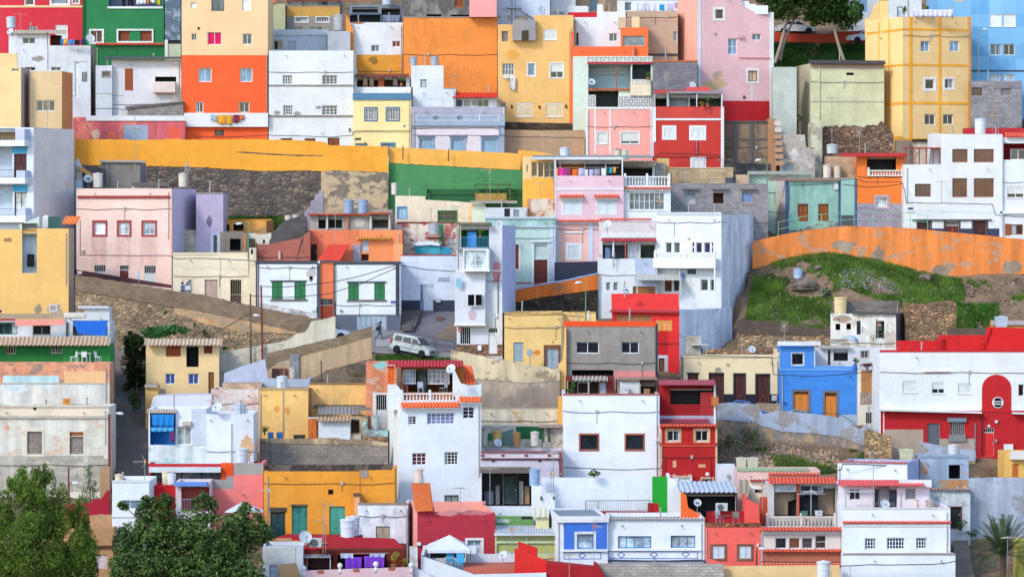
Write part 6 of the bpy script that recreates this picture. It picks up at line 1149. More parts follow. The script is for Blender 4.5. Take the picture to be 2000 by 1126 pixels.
H('crimson house with a ragged pale top edge and one curtained window', 815, 967, 989, 1128, 'p:B43446:.4', """
w 913 1054 940 1079 n=2 g=c:7EA6B8 su=white sw=4.5; pa 848 995 910 1008 c=p:D89090 sd=3; pa 880 994 966 1006 c=p:C87C80 sd=7; bx 814 1058 822 1064 c=white p=.2 nm=wall_lamp""", top=[(815, 990), (848, 990), (848.2, 999), (967, 1000)], sl=15, dep=7, ms='p:F2A99A:.3', ph=.6, roof='p:C8B49A:.8', back=.9)
prism_px('roof_slide', 'orange sloping stair roof under the cream drum', 'roof', [(803, 945), (839, 945), (846, 996), (812, 997)], 1127, 1.4, 'p:D4703A:.8', tilt=.25)
tank('tall cream drum above the orange stair roof', 808, 827, 915, 944, 1108, 'f:DCD2C0', ribs=0)
H('white terrace block with a salmon floor at the bottom edge', 822, 935, 1085, 1195, 'p:E6EAF0:.3', '', dep=6, top=[(822, 1084), (935, 1124)], roof='p:C87860:.4', ph=.2, back=1.9)
Wall('white back parapet of the gazebo terrace', 1148, [('wall_face', 'p:DDE2EC:.3', [(912, 1081, None), (1005, 1082, None)], 0)], jag=0, name='terrace_wall')
prism_px('terrace_floor', 'salmon tiled terrace floor behind the front parapet', 'floor', [(905, 1108), (1010, 1107), (1068, 1119), (1068, 1140), (905, 1140)], 1190, 4, 'p:C4705C:.4')
Wall('white front parapet of the gazebo terrace', 1215, [('wall_face', 'p:E2ECF4:.3', [(908, 1122, None), (1067, 1118, None)], 0)], jag=0, name='terrace_wall')
Wall('bright red sloping wall right of the gazebo terrace', 1202, [('wall_face', 'p:DC2A26:.25', [(1005, 1070, None), (1067, 1094, None)], 0)], jag=0, th=.4, name='terrace_wall')
Wall('bright red short sloping wall piece behind the red terrace wall', 1180, [('wall_face', 'p:DA2826:.25', [(1012, 1057, None), (1050, 1070, None)], 0)], jag=0, th=.4, name='terrace_wall')
Wall('dark red low roof wall at the bottom edge', 1212, [('wall_face', 'p:A81C28:.3', [(1067, 1098, None), (1160, 1108, None), (1160.5, 1101, None), (1166, 1101, None), (1182, 1126, None)], 0)], jag=0, th=2.0, name='terrace_wall')
Wall('white side parapet and stair edge at the bottom left of the terrace', 1200, [('wall_face', 'pl:E4E4E4:A8A49E:.2', [(800, 1066, None), (815, 1068, None), (816, 1110, None), (850, 1126, None)], 0)], jag=0, name='terrace_wall')
# ================================================================ lower left
Wall('long block parapet over a stone retaining wall below the pink house street', [690, 700], [('stone_base', 'st:A8967E:978468:2.3', [(147, 562, None), (400, 606, None), (520, 630, None), (640, 660, None)], .08), ('ochre_band', 'pl:CDAA7C:A8967E:.5', [(340, 596, 612), (400, 607, 632), (470, 622, 648), (540, 637, 650), (590, 646, 652)], .03), ('block_course', 'bk:94826E', [(147, 536, 566), (240, 551, 582), (400, 577, 610), (520, 603, 634), (635, 625, 662)], 0)], th=.4, jag=.1, seed=15)
Wall('smooth pale plaster wall with a broken sloping top edge', 762, [('wall_face', 'pl:DCD6C2:B0A692:.18', [(428, 690, None), (466, 681, None), (500, 676, None), (560, 665, None), (578, 652, None), (596, 648, None), (608, 628, None), (615, 626, None), (655, 618, None)], 0)], th=.3, jag=.06, seed=16)
w_cl = Wall('block topped plaster wall climbing to the street with the van', 800, [('stone_base', 'pl:6A5E54:8A7A6A:.5', [(520, 742, None), (585, 750, None), (620, 722, None), (725, 692, None)], .06), ('plaster_face', 'pl:C0A98A:B49A7C:.2', [(520, 720, 745), (545, 705, 752), (600, 690, 745), (640, 676, 722), (726, 650, 700)], .03), ('block_course', 'bk:96866F', [(520, 690, 722), (545, 684, 706), (600, 672, 692), (660, 658, 676), (726, 637, 656)], 0)], th=.35, jag=.06, seed=17)
prism_px('blocked_opening', 'grey blocked up opening in the climbing plaster wall', 'infill', [(566, 691), (584, 691), (584, 740), (566, 740)], 801.5, .12, 'bk:9A9AA0', par=w_cl)
prism_px('window_board', 'rusty window board in the climbing plaster wall', 'window', [(531, 719), (545, 719), (545, 740), (531, 740)], 801.5, .1, 'wd:4A2A26', par=w_cl)
prism_px('window_board', 'rusty orange brown window board in the climbing plaster wall', 'window', [(547, 719), (560, 719), (560, 740), (547, 740)], 801.5, .1, 'wd:7A3A22', par=w_cl)
H('cream hut house with a wavy tile roof, brown shutters and blue windows', 285, 428, 668, 800, 'p:F3D8A0:.3', """
co 283 660 434 674 c=f:C8B49C p=.9 pi=.32 am=.07; w 324 674 353 696 n=1 f=wd:B05A24 g=wd:9A4A1C; o 364 672 388 716 c=dark z=1.2 nm=opening; w 398 674 415 690 n=1 f=wd:8A4A24 g=wd:6A3018; w 323 729 342 750 n=2 g=f:2A4AA0; w 368 729 388 750 n=2 g=f:2A4AA0; d 407 726 418 771 c=wd:8A5A2A n=1; bx 313 758 322 772 c=grey p=.1; pipe 307 748 772 c=f:6A3A2A r=.05""", dep=6, sr=5, ms='p:B4B8C4')
R('small stepped cream outbuilding with slab top beside the hut house', 284, 308, 752, 845, 'p:D8B870:.5', 'sl 283 750 308 756 c=p:B8B2A8 p=.3 nm=roof_slab', dep=2)
prism_px('roof_slab', 'pale vaulted grey roof sheet below the hut house', 'roof', [(293, 798), (298, 776), (303, 773), (383, 771), (418, 772), (420, 797)], 870, 3, 'p:D2D4DA:.3', tilt=.5)
R('pale stained pink wall block below the hut house', 412, 505, 760, 880, 'pl:E8DCD6:D8A8A0:.3', '', dep=4)
H('white rooftop block with a blue curtained booth', 290, 403, 798, 1000, 'p:EEF3FA:.3', 'o 293 806 343 868 c=c:2A86DA z=1.5; w 345 832 374 868 n=2 g=g:A8B0AC; co 288 797 345 806 c=f:B8A898 p=.5; zn 290 868 403 905 c=pl:E2EAEE:9AD4D4:.15; bx 357 822 374 830 c=p:C8C0B0 p=.3 nm=box; bd 374 798 403 868 c=p:D4DCE8 p=.05 nm=pier', dep=4)
H('tall white water tower block with a dish and tanks', 403, 495, 808, 1003, 'p:EEF3FA:.3', 'zn 455 808 495 905 c=p:E4E8EE; pa 464 840 500 905 c=p:D8B890 sd=4; pipe 452 826 905 c=p:C8C8D0 r=.04', dep=5)
R('red terrace band below the white rooftop block', 290, 505, 905, 1022, 'p:BC2E34:.4', 'sl 292 911 432 921 c=p:D8E2E6 p=.5 nm=awning; o 294 922 432 960 c=g:7A8A8C z=1.4; bd 432 903 455 935 c=p:EE5A20 p=.03 nm=orange_panel; po 300 921 950 c=dark w=3; po 355 921 950 c=dark w=3; po 394 921 960 c=dark w=4; po 414 921 960 c=dark w=2', dep=3)
H('pink terrace house with a raw grey upper patch', 345, 514, 922, 1055, 'p:EB8280:.3', 'zn 400 922 456 954 c=p:A09E98; zn 456 903 514 926 c=p:A8A49C', top=[(345, 953), (415, 953), (415.2, 936), (442, 936), (442.2, 929), (456, 929), (456.2, 904), (514, 904)], dep=4)
R('bright red hut roof left of the pink terrace', 290, 344, 946, 1070, 'p:D02028:.3', '', dep=3, top=[(290, 947), (343, 946)])
R('white terrace block with a blue sheet roof before the pink terrace', 343, 410, 940, 1080, 'p:E4D8DC:.4', 'o 354 950 409 998 c=p:D8787C z=1.5; sl 342 940 406 947 c=f:5A90E0 p=1.0 nm=roof_sheet; rl 356 974 409 998 c=f:8FB0D8 p=.05 pitch=.2; po 387 947 975 c=wd:8A4A30 w=2', dep=3)
H('narrow white house behind the leafy trees', 219, 291, 940, 1108, 'p:EEF3FA:.3', 'w 237 976 288 994 n=3 g=g:6A7A84; bd 218 1008 291 1010 c=p:C8CCD8 p=.05; bd 219 937 291 941 c=white p=.06 nm=coping', dep=6)
tank('short cream drum on the narrow white house', 224, 242, 926, 941, 1090, 'f:D8CCB0', ribs=0)
H('long ochre wall house with three old turquoise doors', 515, 771, 919, 1062, 'p:EDA42C:.6', """
d 570 988 600 1050 c=pl:3E9A90:2E6A6A:.3; d 643 988 674 1044 c=pl:4AA898:3A7A70:.25; d 528 999 557 1050 c=pl:2E5A5A:4A4A48:.4; w 641 955 651 965 n=1 f=dark g=g:0D0F12; bd 526 990 560 999 c=pl:6A5E54:4A443E:.4 p=.05 nm=lintel; bd 568 984 601 988 c=pl:7A6A5A:4A443E:.4 p=.05 nm=lintel; bd 703 918 719 932 c=p:A89C90 p=.04 nm=vent_block; bd 702 920 704 970 c=p:C8882A p=.03; pa 534 950 570 985 c=p:E8A838 sd=3""", dep=5, top=[(515, 920), (702, 920), (702.2, 918), (771, 917)])
Wall('sooty parapet along the top of the ochre wall house', 1040, [('wall_face', 'pl:6E6258:3A3632:.5:.8', [(514, 908, None), (640, 908, None), (760, 906, None), (770, 917, None)], 0)], th=.5, jag=.08, seed=18)
Wall('tall bare block yard wall with a dark iron gate', 962, [('wall_face', 'bk:A39A90', [(507, 862, None), (640, 862, None), (758, 866, None)], 0), ('plaster_top', 'pl:C8B494:8A7A68:.5', [(507, 856, 864), (640, 857, 867), (710, 858, 868), (758, 864, 870)], -.05)], th=.4, jag=.05, seed=19)
H('sand yellow house wall with a pipe frame and old stains', 506, 602, 760, 912, 'p:F1CC7C:.7', 'pa 534 790 548 806 c=p:E0A050 sd=3; pa 556 792 568 812 c=p:DEA24E sd=5; bd 505 757 602 761 c=p:B8A078 p=.06 nm=coping; pipe 553 762 850 c=p:C8B080 r=.04; d 602 818 603 850 c=brown n=1', dep=4, sr=8, ms='p:B89A74:.8')
R('sand yellow back wall stained along its foot', 604, 727, 749, 880, 'pl:F0CC80:C8B08A:.12', 'bd 604 747 727 750 c=p:8A7458 p=.06 nm=coping; bd 612 790 727 797 c=pl:8A8070:6A6054:.5 p=.02 nm=damp_band', dep=2)
R('white shed with an orange door under a wavy tile edge', 622, 684, 820, 932, 'p:E2E8EE:.4', 'co 620 812 686 822 c=f:B09A80 p=.5 pi=.3 am=.06; bd 604 816 618 858 c=wd:D0701E p=.03 nm=door_leaf', dep=2)
R('dark clutter store beside the white shed', 602, 624, 816, 930, 'wd:D07A28', 'bd 602 814 622 818 c=white p=.1', dep=1.5)
R('beige store wall right of the white shed', 684, 718, 812, 925, 'p:C8B090:.7', 'o 686 818 702 845 c=wd:6A4A24 z=1; bd 684 848 706 860 c=p:C8C0B0 p=.4; sl 690 795 725 800 c=p:8A8478 p=.8', dep=2)
sheet_roof('corrugated_roof', 'ragged grey corrugated sheet between the yellow walls', 'roof', 622, 705, 793, 808, 895, 925, 'f:8E8E90', pitch=.3)
R('pale blue grey slab roof lean-to above the sand yellow house', 508, 605, 742, 850, 'p:B4C2D4:.5', '', dep=4, top=[(508, 748), (520, 738), (605, 740)])
prism_px('slab_roof', 'lilac white weathered roof slab above the cream ruins', 'roof', [(437, 746), (437, 729), (470, 716), (515, 702), (524, 745)], 838, .25, 'p:B8BECE:.9', tilt=.8)
R('ruined cream wall stubs below the lilac roof slab', 434, 512, 748, 860, 'pl:D8B898:A89484:.4', '', dep=2)
H('white plastered house with a beige wooden hatch', 699, 797, 984, 1092, 'pl:EEF3FA:C4CCDC:.2', 'd 734 1027 762 1062 c=wd:B8AC9A; bd 699 981 797 985 c=p:9A8A7A p=.05 nm=coping', dep=5)
R('sloping ochre lean-to wall by the white plastered house', 692, 702, 966, 1085, 'p:E8B480:.5', 'bd 690 962 704 968 c=p:6A5A50 p=.1', dep=3)
h_purp = H('low house with a wide red sheet roof and twin purple towels', 594, 790, 1072, 1170, 'p:6E2A1E:.5', """
o 600 1086 650 1112 c=f:5A2A2C z=1.5; o 660 1082 755 1116 c=f:23181C z=2; co 594 1080 646 1087 c=f:A8A8A4 p=.8; bd 588 1064 640 1072 c=p:C8242E p=.05 nm=fascia; bd 590 1070 597 1126 c=p:C8242E p=.06 nm=pilaster; po 646 1084 1112 w=1.6 p=.6""", dep=5, ph=0)
prism_px('roof_sheet', 'wide dark red sheet roof above the purple towels', 'roof', [(638, 1073), (640, 1052), (768, 1055), (788, 1070)], 1162, .2, 'p:A81C28:.4', tilt=2.6, par=h_purp)
prism_px('roof_sheet', 'narrow dark red roof ledge behind the wide red sheet roof', 'roof', [(540, 1051), (560, 1046), (706, 1047), (708, 1056), (640, 1058)], 1130, 1.5, 'p:A41A28:.4', tilt=1.5)
R('white stair house with perforated white screens', 513, 592, 1066, 1180, 'p:DDE4EE:.3', 'la 516 1068 576 1099 c=white p=.06 cell=.12 nm=perforated_screen; d 526 1103 546 1126 c=p:B0C4DC n=1; sl 540 1050 570 1056 c=p:C8A078 p=.3 nm=tile_ledge', dep=4)
prism_px('tan_awning', 'tan cloth awning draped in front of the white stair house', 'awning', [(542, 1103), (578, 1098), (590, 1130), (549, 1132)], 1194, .05, 'c:C8A474', tilt=.4)
Wall('pale pink terrace parapet with round white finials', 1205, [('wall_face', 'p:E4C4CC:.3', [(592, 1114, None), (700, 1110, None), (806, 1107, None)], 0)], jag=0, name='terrace_wall')
# left edge
H('faded white house with two bricked up windows and a moulded cornice', -20, 213, 794, 968, 'pl:E8E6D8:D8B898:.12:.3', """
d 53 842 82 886 c=bk:A39890 n=1 su=p:E4DCC8 sw=5; w 136 852 163 886 n=1 f=bk:A39890 g=bk:A39890; w 136 843 163 851 n=1 f=wd:A8682A g=wd:B0702E; bd 131 838 136 887 c=p:E4DCC8 p=.03 nm=surround; bd 163 838 168 887 c=p:E4DCC8 p=.03 nm=surround; bd -20 790 213 794.6 c=p:D8D0C0 p=.1 nm=coping; bd -20 811 213 816 c=p:C4BCB0 p=.16 nm=cornice
zn -20 889 213 960 c=pl:C8C2B4:A8A294:.4:.8; bd 203 800 212 895 c=p:DCE4DE p=.03 nm=pilaster; zn -20 796 213 811 c=p:EADFC4; bx 65 795 71 800 c=dark p=.02 nm=vent; pa 8 828 20 842 c=p:E8A88A sd=3""", dep=5)
H('peeling terrace wall of salmon, turquoise and white layers', -20, 214, 709, 905, 'pl:EBA684:8E8478:.22:.5', 'zn -20 749 214 792 c=pl:E8E4DA:D6E6EA:.35:.3; zn 6 733 115 749 c=pl:C4E8EC:8A8478:.1; zn 125 724 208 748 c=p:EEC490:.5; bd -20 747 214 749 c=p:C8BCA8 p=.05', dep=3, ph=.1)
H('green walled roof terrace with a wavy beige tile roof', -20, 215, 672, 858, 'p:2E9046:.4', 'co -20 656 216 674 c=f:BFA68A p=1.0 pi=.34 am=.07; w 10 676 31 691 n=4 f=f:B8A494 g=g:1E2A1E; w 98 672 122 690 n=5 f=f:B8B4A8 g=g:2A3A2A; zn -20 672 124 706 c=p:25783A', dep=3)
H('white roof storey with wide windows, pink awning and blue tarpaulin', -20, 214, 628, 822, 'p:E4E6EA:.4', 'w -6 630 34 653 n=3 f=p:4A8A5A; w 64 635 99 654 n=2 f=f:8A7A70; o 142 626 210 655 c=p:9AA89C z=1.2; sl -20 622 30 626 c=p:B0404A p=.5 nm=fascia; po 131 628 656 c=f:4A3A3A w=3', dep=4)
prism_px('cloth_awning', 'faded pink cloth awning over the roof storey windows', 'awning', [(29, 624), (126, 623), (126, 634), (31, 636)], 836, .2, 'c:E09488', tilt=.4)
prism_px('blue_tarpaulin', 'bright blue tarpaulin hung across the roof storey', 'tarpaulin', [(143, 627), (209, 625), (208, 653), (196, 655), (152, 651)], 836, .06, 'c:2270E0')
R('white shed roof boxes on top of the roof storey', 125, 214, 607, 800, 'p:DCDCDC:.4', 'sl 153 597 213 602 c=p:D4D8E0 p=.3 nm=roof_slab; bd 125 612 166 619 c=p:E4DCC8 p=.1', top=[(125, 611), (165, 611), (166, 601), (214, 601)], dep=2)
Wall('crimson garden wall stepping up behind the leafy trees', 1035, [('wall_face', 'p:A8203A:.5', [(100, 993, None), (136, 984, None), (180, 981, None), (180.5, 975, None), (198, 974, None), (208, 958, None), (214, 957, None)], 0)], jag=.03, name='garden_wall')
Wall('ochre earth terrace wall behind the leafy trees', 1085, [('wall_face', 'pl:D09A5A:B8A080:.5', [(60, 1012, None), (219, 1004, None)], 0)], jag=.1, name='garden_wall')
H('tan house wall behind the trees with a white gate', 150, 222, 1030, 1125, 'p:C49C70:.6', 'd 172 1082 209 1110 c=p:E6D8D8; bd 150 1064 222 1068 c=f:5A3A30 p=.2', dep=3)
R('brown stone pier at the corner of the faded white house', 195, 214, 912, 985, 'p:B89A78:.7', '', dep=1)
# corner at bottom right
H('olive and lime corner of a house at the bottom right edge', 1990, 2040, 1056, 1150, 'p:C0BE5A:.4', '', dep=3)
# ================================================================ tanks, dishes, antennas
tank('white barrel among clutter on the crimson corner roof', 12, 31, 34, 55, 300, 'f:C4CED8')
tank('big grey white barrel by the ochre banded house', 650, 672, 30, 60, 262, 'f:B8BCC0')
tank('pale blue barrel on the terrace at the top edge', 746, 765, -8, 10, 200, 'f:B4CCE0')
tank('left blue grey tub cut off by the white stepped block', 799, 815, 112, 128, 318, 'f:A4B4C4', taper=.75)
tank('right blue grey tub on the white stepped block', 840, 857, 111, 128, 318, 'f:A4B4C4', taper=.75)
tank('cream drum at the left of the pink house roof', 181, 201, 339, 366, 535, 'f:DCD8CC', ribs=0)
tank('slim cream drum beside the antenna on the pink house', 348, 366, 339, 365, 530, 'f:D8D2C4', ribs=0)
tank('small white hot water tank hanging by the green garden wall', 764, 776, 358, 380, 452, 'f:D8D4CC', ribs=0)
tank('white round shouldered tank above the laundry terrace', 1093, 1112, 289, 307, 520, 'f:C8D2E4')
tank('cream tank with dark lid at the edge of the laundry terrace', 1198, 1214, 292, 307, 506, 'f:D2CCBA', lc='f:6A5A54')
tank('pale tank with a green logo ring beside the cream lidded tank', 1214, 1227, 294, 312, 508, 'f:CCD0C4')
tank('black rubber tub leaning by the sandy parapet', 1416, 1438, 347, 358, 480, 'f:4A5258', lid=False, ribs=0)
tank('ribbed grey tub on the graffiti wall ledge', 836, 859, 437, 458, 560, 'f:A8AEB4')
tank('pale blue bucket standing alone on the grassy slope', 1549, 1568, 525, 544, 575, 'f:A4C0DC', lid=True)
tank('ribbed white tank on the slab roof left of the block house ruin', 540, 562, 735, 758, 885, 'f:CFDCE4')
tank('rust stained ringed drum by the climbing plaster wall', 564, 578, 718, 740, 815, 'pl:D8D0C4:A85A34:.35', ribs=2)
tank('white tank standing on the stained pink block', 455, 482, 789, 810, 985, 'f:C8D4E4')
tank('bulky white tank on the red terrace band', 459, 486, 876, 903, 1032, 'f:D0D8E0')
tank('cream drum before the red terrace windows', 316, 333, 920, 946, 1050, 'f:E0D2B0', ribs=0)
tank('white ribbed tank before the red terrace windows', 326, 344, 925, 946, 1054, 'f:DDE4EE', ribs=2)
tank('front one of two tall white tanks before the ochre wall', 664, 693, 1014, 1052, 1138, 'f:DCE6F0')
tank('rear one of two tall white tanks before the ochre wall', 675, 703, 1009, 1046, 1120, 'f:D4DEE8')
tank('blue tank over the dark loggia of the lilac house', 1033, 1055, 916, 948, 1048, 'f:8CB0D4', ribs=0)
sqtank('left one of two square cream tanks on the rubble lot', 1438, 1457, 893, 918, 1030)
sqtank('right one of two square cream tanks on the rubble lot', 1459, 1480, 893, 918, 1030)
tank('white ringed tank by the grey base of the red house', 1851, 1873, 869, 890, 925, 'f:D4D6DA')
sqtank('mossy cream square tank above the white upper block', 1757, 1782, 877, 900, 1010, 'f:C8CCA8')
tank('white tank cut by the bottom edge beside the cream yard wall', 1595, 1622, 1096, 1135, 1215, 'f:DDE2E8')
tank('stacked grey roof vent on the wide white house', 1807, 1826, 976, 989, 1130, 'f:B4ACA4', ribs=3, n=8, group='roof vents')
tank('red capped round vent on the wide white house terrace', 1785, 1794, 975, 994, 1140, 'f:E4D8CC', ribs=0, lc='f:E05A50', group='roof vents')
tank('left blue barrel against the sand yellow wall', 523, 534, 844, 858, 950, 'f:3A86CC', ribs=0, group='blue barrels in the yard')
tank('right blue barrel against the sand yellow wall', 540, 553, 844, 859, 950, 'f:3A86CC', ribs=0, group='blue barrels in the yard')
tank('grey barrel by the white glazed door', 724, 742, 812, 838, 925, 'f:B0BABC', ribs=0)
tank('deep blue pot barrel on the blue house corner', 1666, 1674, 711, 725, 826, 'f:1E60C0', ribs=0, lid=False, group='blue barrels in the yard')
DS = [('white dish on the white roof of the top left houses', 20, 62, 7, 330, 75, -.5), ('big pale dish on the corner of the white house washing terrace', 176, 75, 9.5, 342, 90, .5), ('dish by the outside stair at the top', 1060, 21, 9, 270, 34, .6),
 ('dish with a dark logo smear on the mint veranda', 1155, 160, 7.5, 328, 175, .3), ('dish with a dark logo smear behind the pink house', 172, 349, 9, 525, 366, .2), ('thin wire dish by the block wall', 1352, 166, 7, 350, 178, .4),
 ('white dish over the teal frieze', 974, 437, 8, 606, 452, .3), ('pale dish on the lilac pink house corner', 1186, 438, 9, 612, 456, -.4), ('pale blue dish with a smear on the red slope', 1224, 566, 7.5, 696, 574, .2),
 ('upright white dish behind the cream row house', 1468, 682, 8, 742, 692, .3), ('white dish on the tiled white tower', 881, 720, 10, 1004, 732, -.5), ('grey dish in front of the ochre drum', 972, 864, 8.5, 965, 876, .4),
 ('large white dish on the white water tower block', 424, 795, 11, 1008, 808, -.4), ('large white dish on the red roof house', 596, 1048, 13.5, 1185, 1070, .45), ('grey white dish on the gazebo terrace', 983, 1083, 9.5, 1165, 1095, -.5),
 ('dish with a dark logo smear on the orange workshop wall', 1362, 981, 8, 1114, 1000, .3), ('broad white dish on the wide white house terrace', 1728, 984, 10, 1142, 996, .4), ('small white dish on the thin white wall', 1424, 931, 6, 1000, 940, .8)]
for l, x, y, r, b, yb, az in DS:
 o = dish(l, x, y, r, b, yb, az=az)
 if 'smear' in l:
  n = Vector((math.sin(az) * .88, -math.cos(az) * .88, .48)); sd = Vector((math.cos(az), math.sin(az), 0)); R_ = r * K(b); c = Vector((0, 0, (yb - y) * K(b))) + n * (R_ * .06 + .02); u = n.cross(sd) * -1
  MB().poly([c - sd * R_ * .45 - u * .06, c + sd * R_ * .45 - u * .06, c + sd * R_ * .45 + u * .06, c - sd * R_ * .45 + u * .06]).build('logo_mark', 'f:4A5058', o)
AN = [('yagi aerial before the crimson house', 40, 26, 60, 300, 2, 'f:D77A2A'), ('orange headed aerial before the beige three pane window', 92, 200, 250, 520, 1, 'f:D8A040'), ('tall leaning rust mast before the green door', 264, 222, 335, 510, 2, 'f:D77A2A'),
 ('orange headed aerial on the flats bracket', 131, 355, 430, 560, 1, 'f:E88A2A'), ('teal aerial beside the slim cream drum', 367, 322, 366, 532, 1, 'f:3A9AA0'), ('aerial rising through the red slab terrace', 655, 384, 470, 610, 2, 'f:D77A2A'),
 ('orange aerial in front of the green garden wall', 957, 328, 392, 500, 1, 'f:E8862A'), ('weathered yagi over the amber wing', 1055, 355, 395, 530, 2, 'f:D77A2A'), ('aerial beside the grid windows of the amber terrace', 1082, 300, 380, 560, 2, 'f:D77A2A'),
 ('grey aerial against the orange gable', 885, 146, 180, 330, 2, 'f:D77A2A'), ('orange aerial before the block wall', 1303, 146, 208, 370, 1, 'f:C87A4A'), ('orange aerial before the wide white window', 1288, 388, 425, 600, 1, 'f:E8862A'),
 ('twin rod aerial on the brick red house edge', 1412, 310, 345, 420, 2, 'f:D77A2A'), ('tall thin mast with a yagi by the stone bank', 1625, 190, 300, 420, 2, 'f:C87848'), ('orange aerial before the stone bank', 1679, 255, 320, 430, 1, 'f:E8922A'),
 ('orange aerial over the stone terrace wall', 1532, 632, 690, 760, 1, 'f:E8922A'), ('red headed aerial in the ruined hut yard', 1715, 630, 700, 740, 1, 'f:D86A4A'), ('orange aerial right of the ruined hut path', 1717, 690, 742, 800, 1, 'f:E8922A'),
 ('aerial on the white water tower block', 412, 780, 812, 1006, 2, 'f:D77A2A'), ('tall aerial mast on the sand yellow house', 555, 705, 850, 940, 2, 'f:D77A2A'), ('orange headed aerial on the narrow street corner', 283, 896, 945, 1090, 1, 'f:E89A30'),
 ('white reflector aerial before the ochre wall', 526, 952, 1050, 1150, 1, 'f:C8C4BC'), ('tall triple headed white aerial before the turquoise doors', 631, 980, 1080, 1186, 1, 'f:E8943A'), ('lower head of the tall white aerial', 636, 1010, 1078, 1187, 1, 'f:E8943A'),
 ('orange aerial above the green workshop', 1000, 1028, 1090, 1172, 1, 'f:E8922A'), ('red aerial before the blue gable', 1160, 1022, 1098, 1190, 1, 'f:D8644A'), ('thin yagi at the bottom by the red wall', 1112, 1080, 1135, 1215, 2, 'f:D77A2A'),
 ('orange aerial on the courtyard wall', 1076, 920, 968, 1075, 1, 'f:E8862A'), ('tall bare mast on the courtyard wall', 1081, 880, 966, 1073, 2, 'f:D77A2A'), ('yagi aerial on the lilac loggia edge', 957, 912, 985, 1040, 2, 'f:D77A2A'),
 ('thin aerial over the crimson house', 899, 950, 1000, 1130, 2, 'f:D77A2A'), ('aerial in the red tile veranda yard', 1489, 946, 1000, 1115, 1, 'f:E8862A'), ('tall aerial on the white upper block', 1706, 880, 992, 1140, 2, 'f:D77A2A'),
 ('white aerial by the palm', 1968, 1046, 1110, 1185, 2, 'f:D8D8D8'), ('orange pair aerial behind the ribbed white tank', 1938, 222, 262, 455, 1, 'f:E8A060'), ('second rod aerial behind the ribbed white tank', 1950, 226, 262, 457, 2, 'f:D77A2A'),
 ('faded aerial on the brown wall of the big white house', 1839, 352, 396, 500, 2, 'f:D8D8D4'), ('thin aerial on the mint shed roof', 842, 405, 445, 530, 2, 'f:D77A2A'), ('aerial on the grey white terrace of the lemon house', 826, 268, 290, 360, 2, 'f:8A8A8A')]
for l, x, y0, y1, b, st, hc in AN: ant(l, x, y0, y1, b, st, hc, az=RND.uniform(-1.2, 1.2))
for l, pts, b in (
 ('black cable sagging across the green annex', [(188, 92), (240, 97), (320, 93), (352, 96)], 172), ('cable looping along the orange tower foot', [(380, 266), (440, 268), (525, 264), (600, 266), (650, 268), (688, 264), (690, 256), (803, 256)], 345),
 ('thick cable along the lemon and lilac houses', [(803, 252), (850, 251), (960, 250), (975, 252), (978, 266), (1050, 268), (1140, 269)], 362), ('cable across the brick red house', [(1279, 305), (1290, 299), (1360, 301), (1400, 302), (1408, 310)], 371),
 ('cable running along the big white house', [(1640, 352), (1672, 349), (1690, 356), (1760, 355), (1767, 372), (1770, 396), (1860, 397), (1938, 399), (1944, 420), (1990, 424), (2020, 424)], 497), ('second sagging cable on the orange house', [(1645, 360), (1690, 365), (1730, 364), (1766, 358)], 480),
 ('cable across the block house foot', [(1314, 412), (1350, 416), (1470, 411), (1500, 413), (1535, 416), (1541, 408), (1542, 362), (1640, 358)], 600 - 105), ('cable along the pink house front', [(157, 430), (157, 498), (250, 499), (330, 499), (345, 505), (400, 504), (490, 508), (503, 512)], 618),
 ('twin cables on the white row houses', [(505, 513), (620, 514), (660, 515), (780, 516)], 662), ('long cable from the rust pole to the white corner', [(513, 559), (560, 560), (640, 552), (700, 540), (775, 517)], 680), ('second cable from the short pole to the white corner', [(490, 577), (560, 581), (640, 574), (700, 556), (780, 520)], 682),
 ('cable across the GREGORIO house', [(783, 518), (830, 526), (890, 530)], 622), ('cable of the yellow house coping', [(980, 612), (1000, 616), (1080, 614), (1140, 618)], 732), ('cable on the cream row house', [(1335, 693), (1400, 695), (1508, 697), (1510, 730), (1524, 732), (1600, 734), (1675, 728), (1716, 722)], 833),
 ('cable under the white grid tower', [(1100, 912), (1150, 914), (1210, 917), (1290, 914), (1298, 900)], 968), ('black cable looping over the white upper block', [(1600, 922), (1620, 917), (1642, 917), (1646, 905), (1752, 909), (1756, 930), (1764, 936)], 1072),
 ('cable along the wide white ground floor', [(1640, 1104), (1700, 1102), (1820, 1101), (1850, 1098), (1868, 1094)], 1180), ('cable under the blue painted frieze', [(1190, 1092), (1280, 1094), (1370, 1092), (1378, 1098)], 1150), ('cable looping round the lilac house', [(942, 894), (1000, 896), (1090, 896), (1094, 912)], 1000),
 ('thin wire on the orange and sand towers', [(971, 100), (972, 180), (974, 200)], 300), ('wire over the white house at the top left', [(92, 62), (94, 100), (94, 137)], 345), ('cable above the red brown coping at lower right', [(1486, 1096), (1560, 1097), (1640, 1096)], 1150),
 ('cable across the white lean-to foot', [(186, 212), (225, 212), (250, 214), (262, 208)], 334), ('sagging wire between the lower poles', [(385, 672), (440, 640), (486, 612)], 735)):
 cable(l, pts, b)
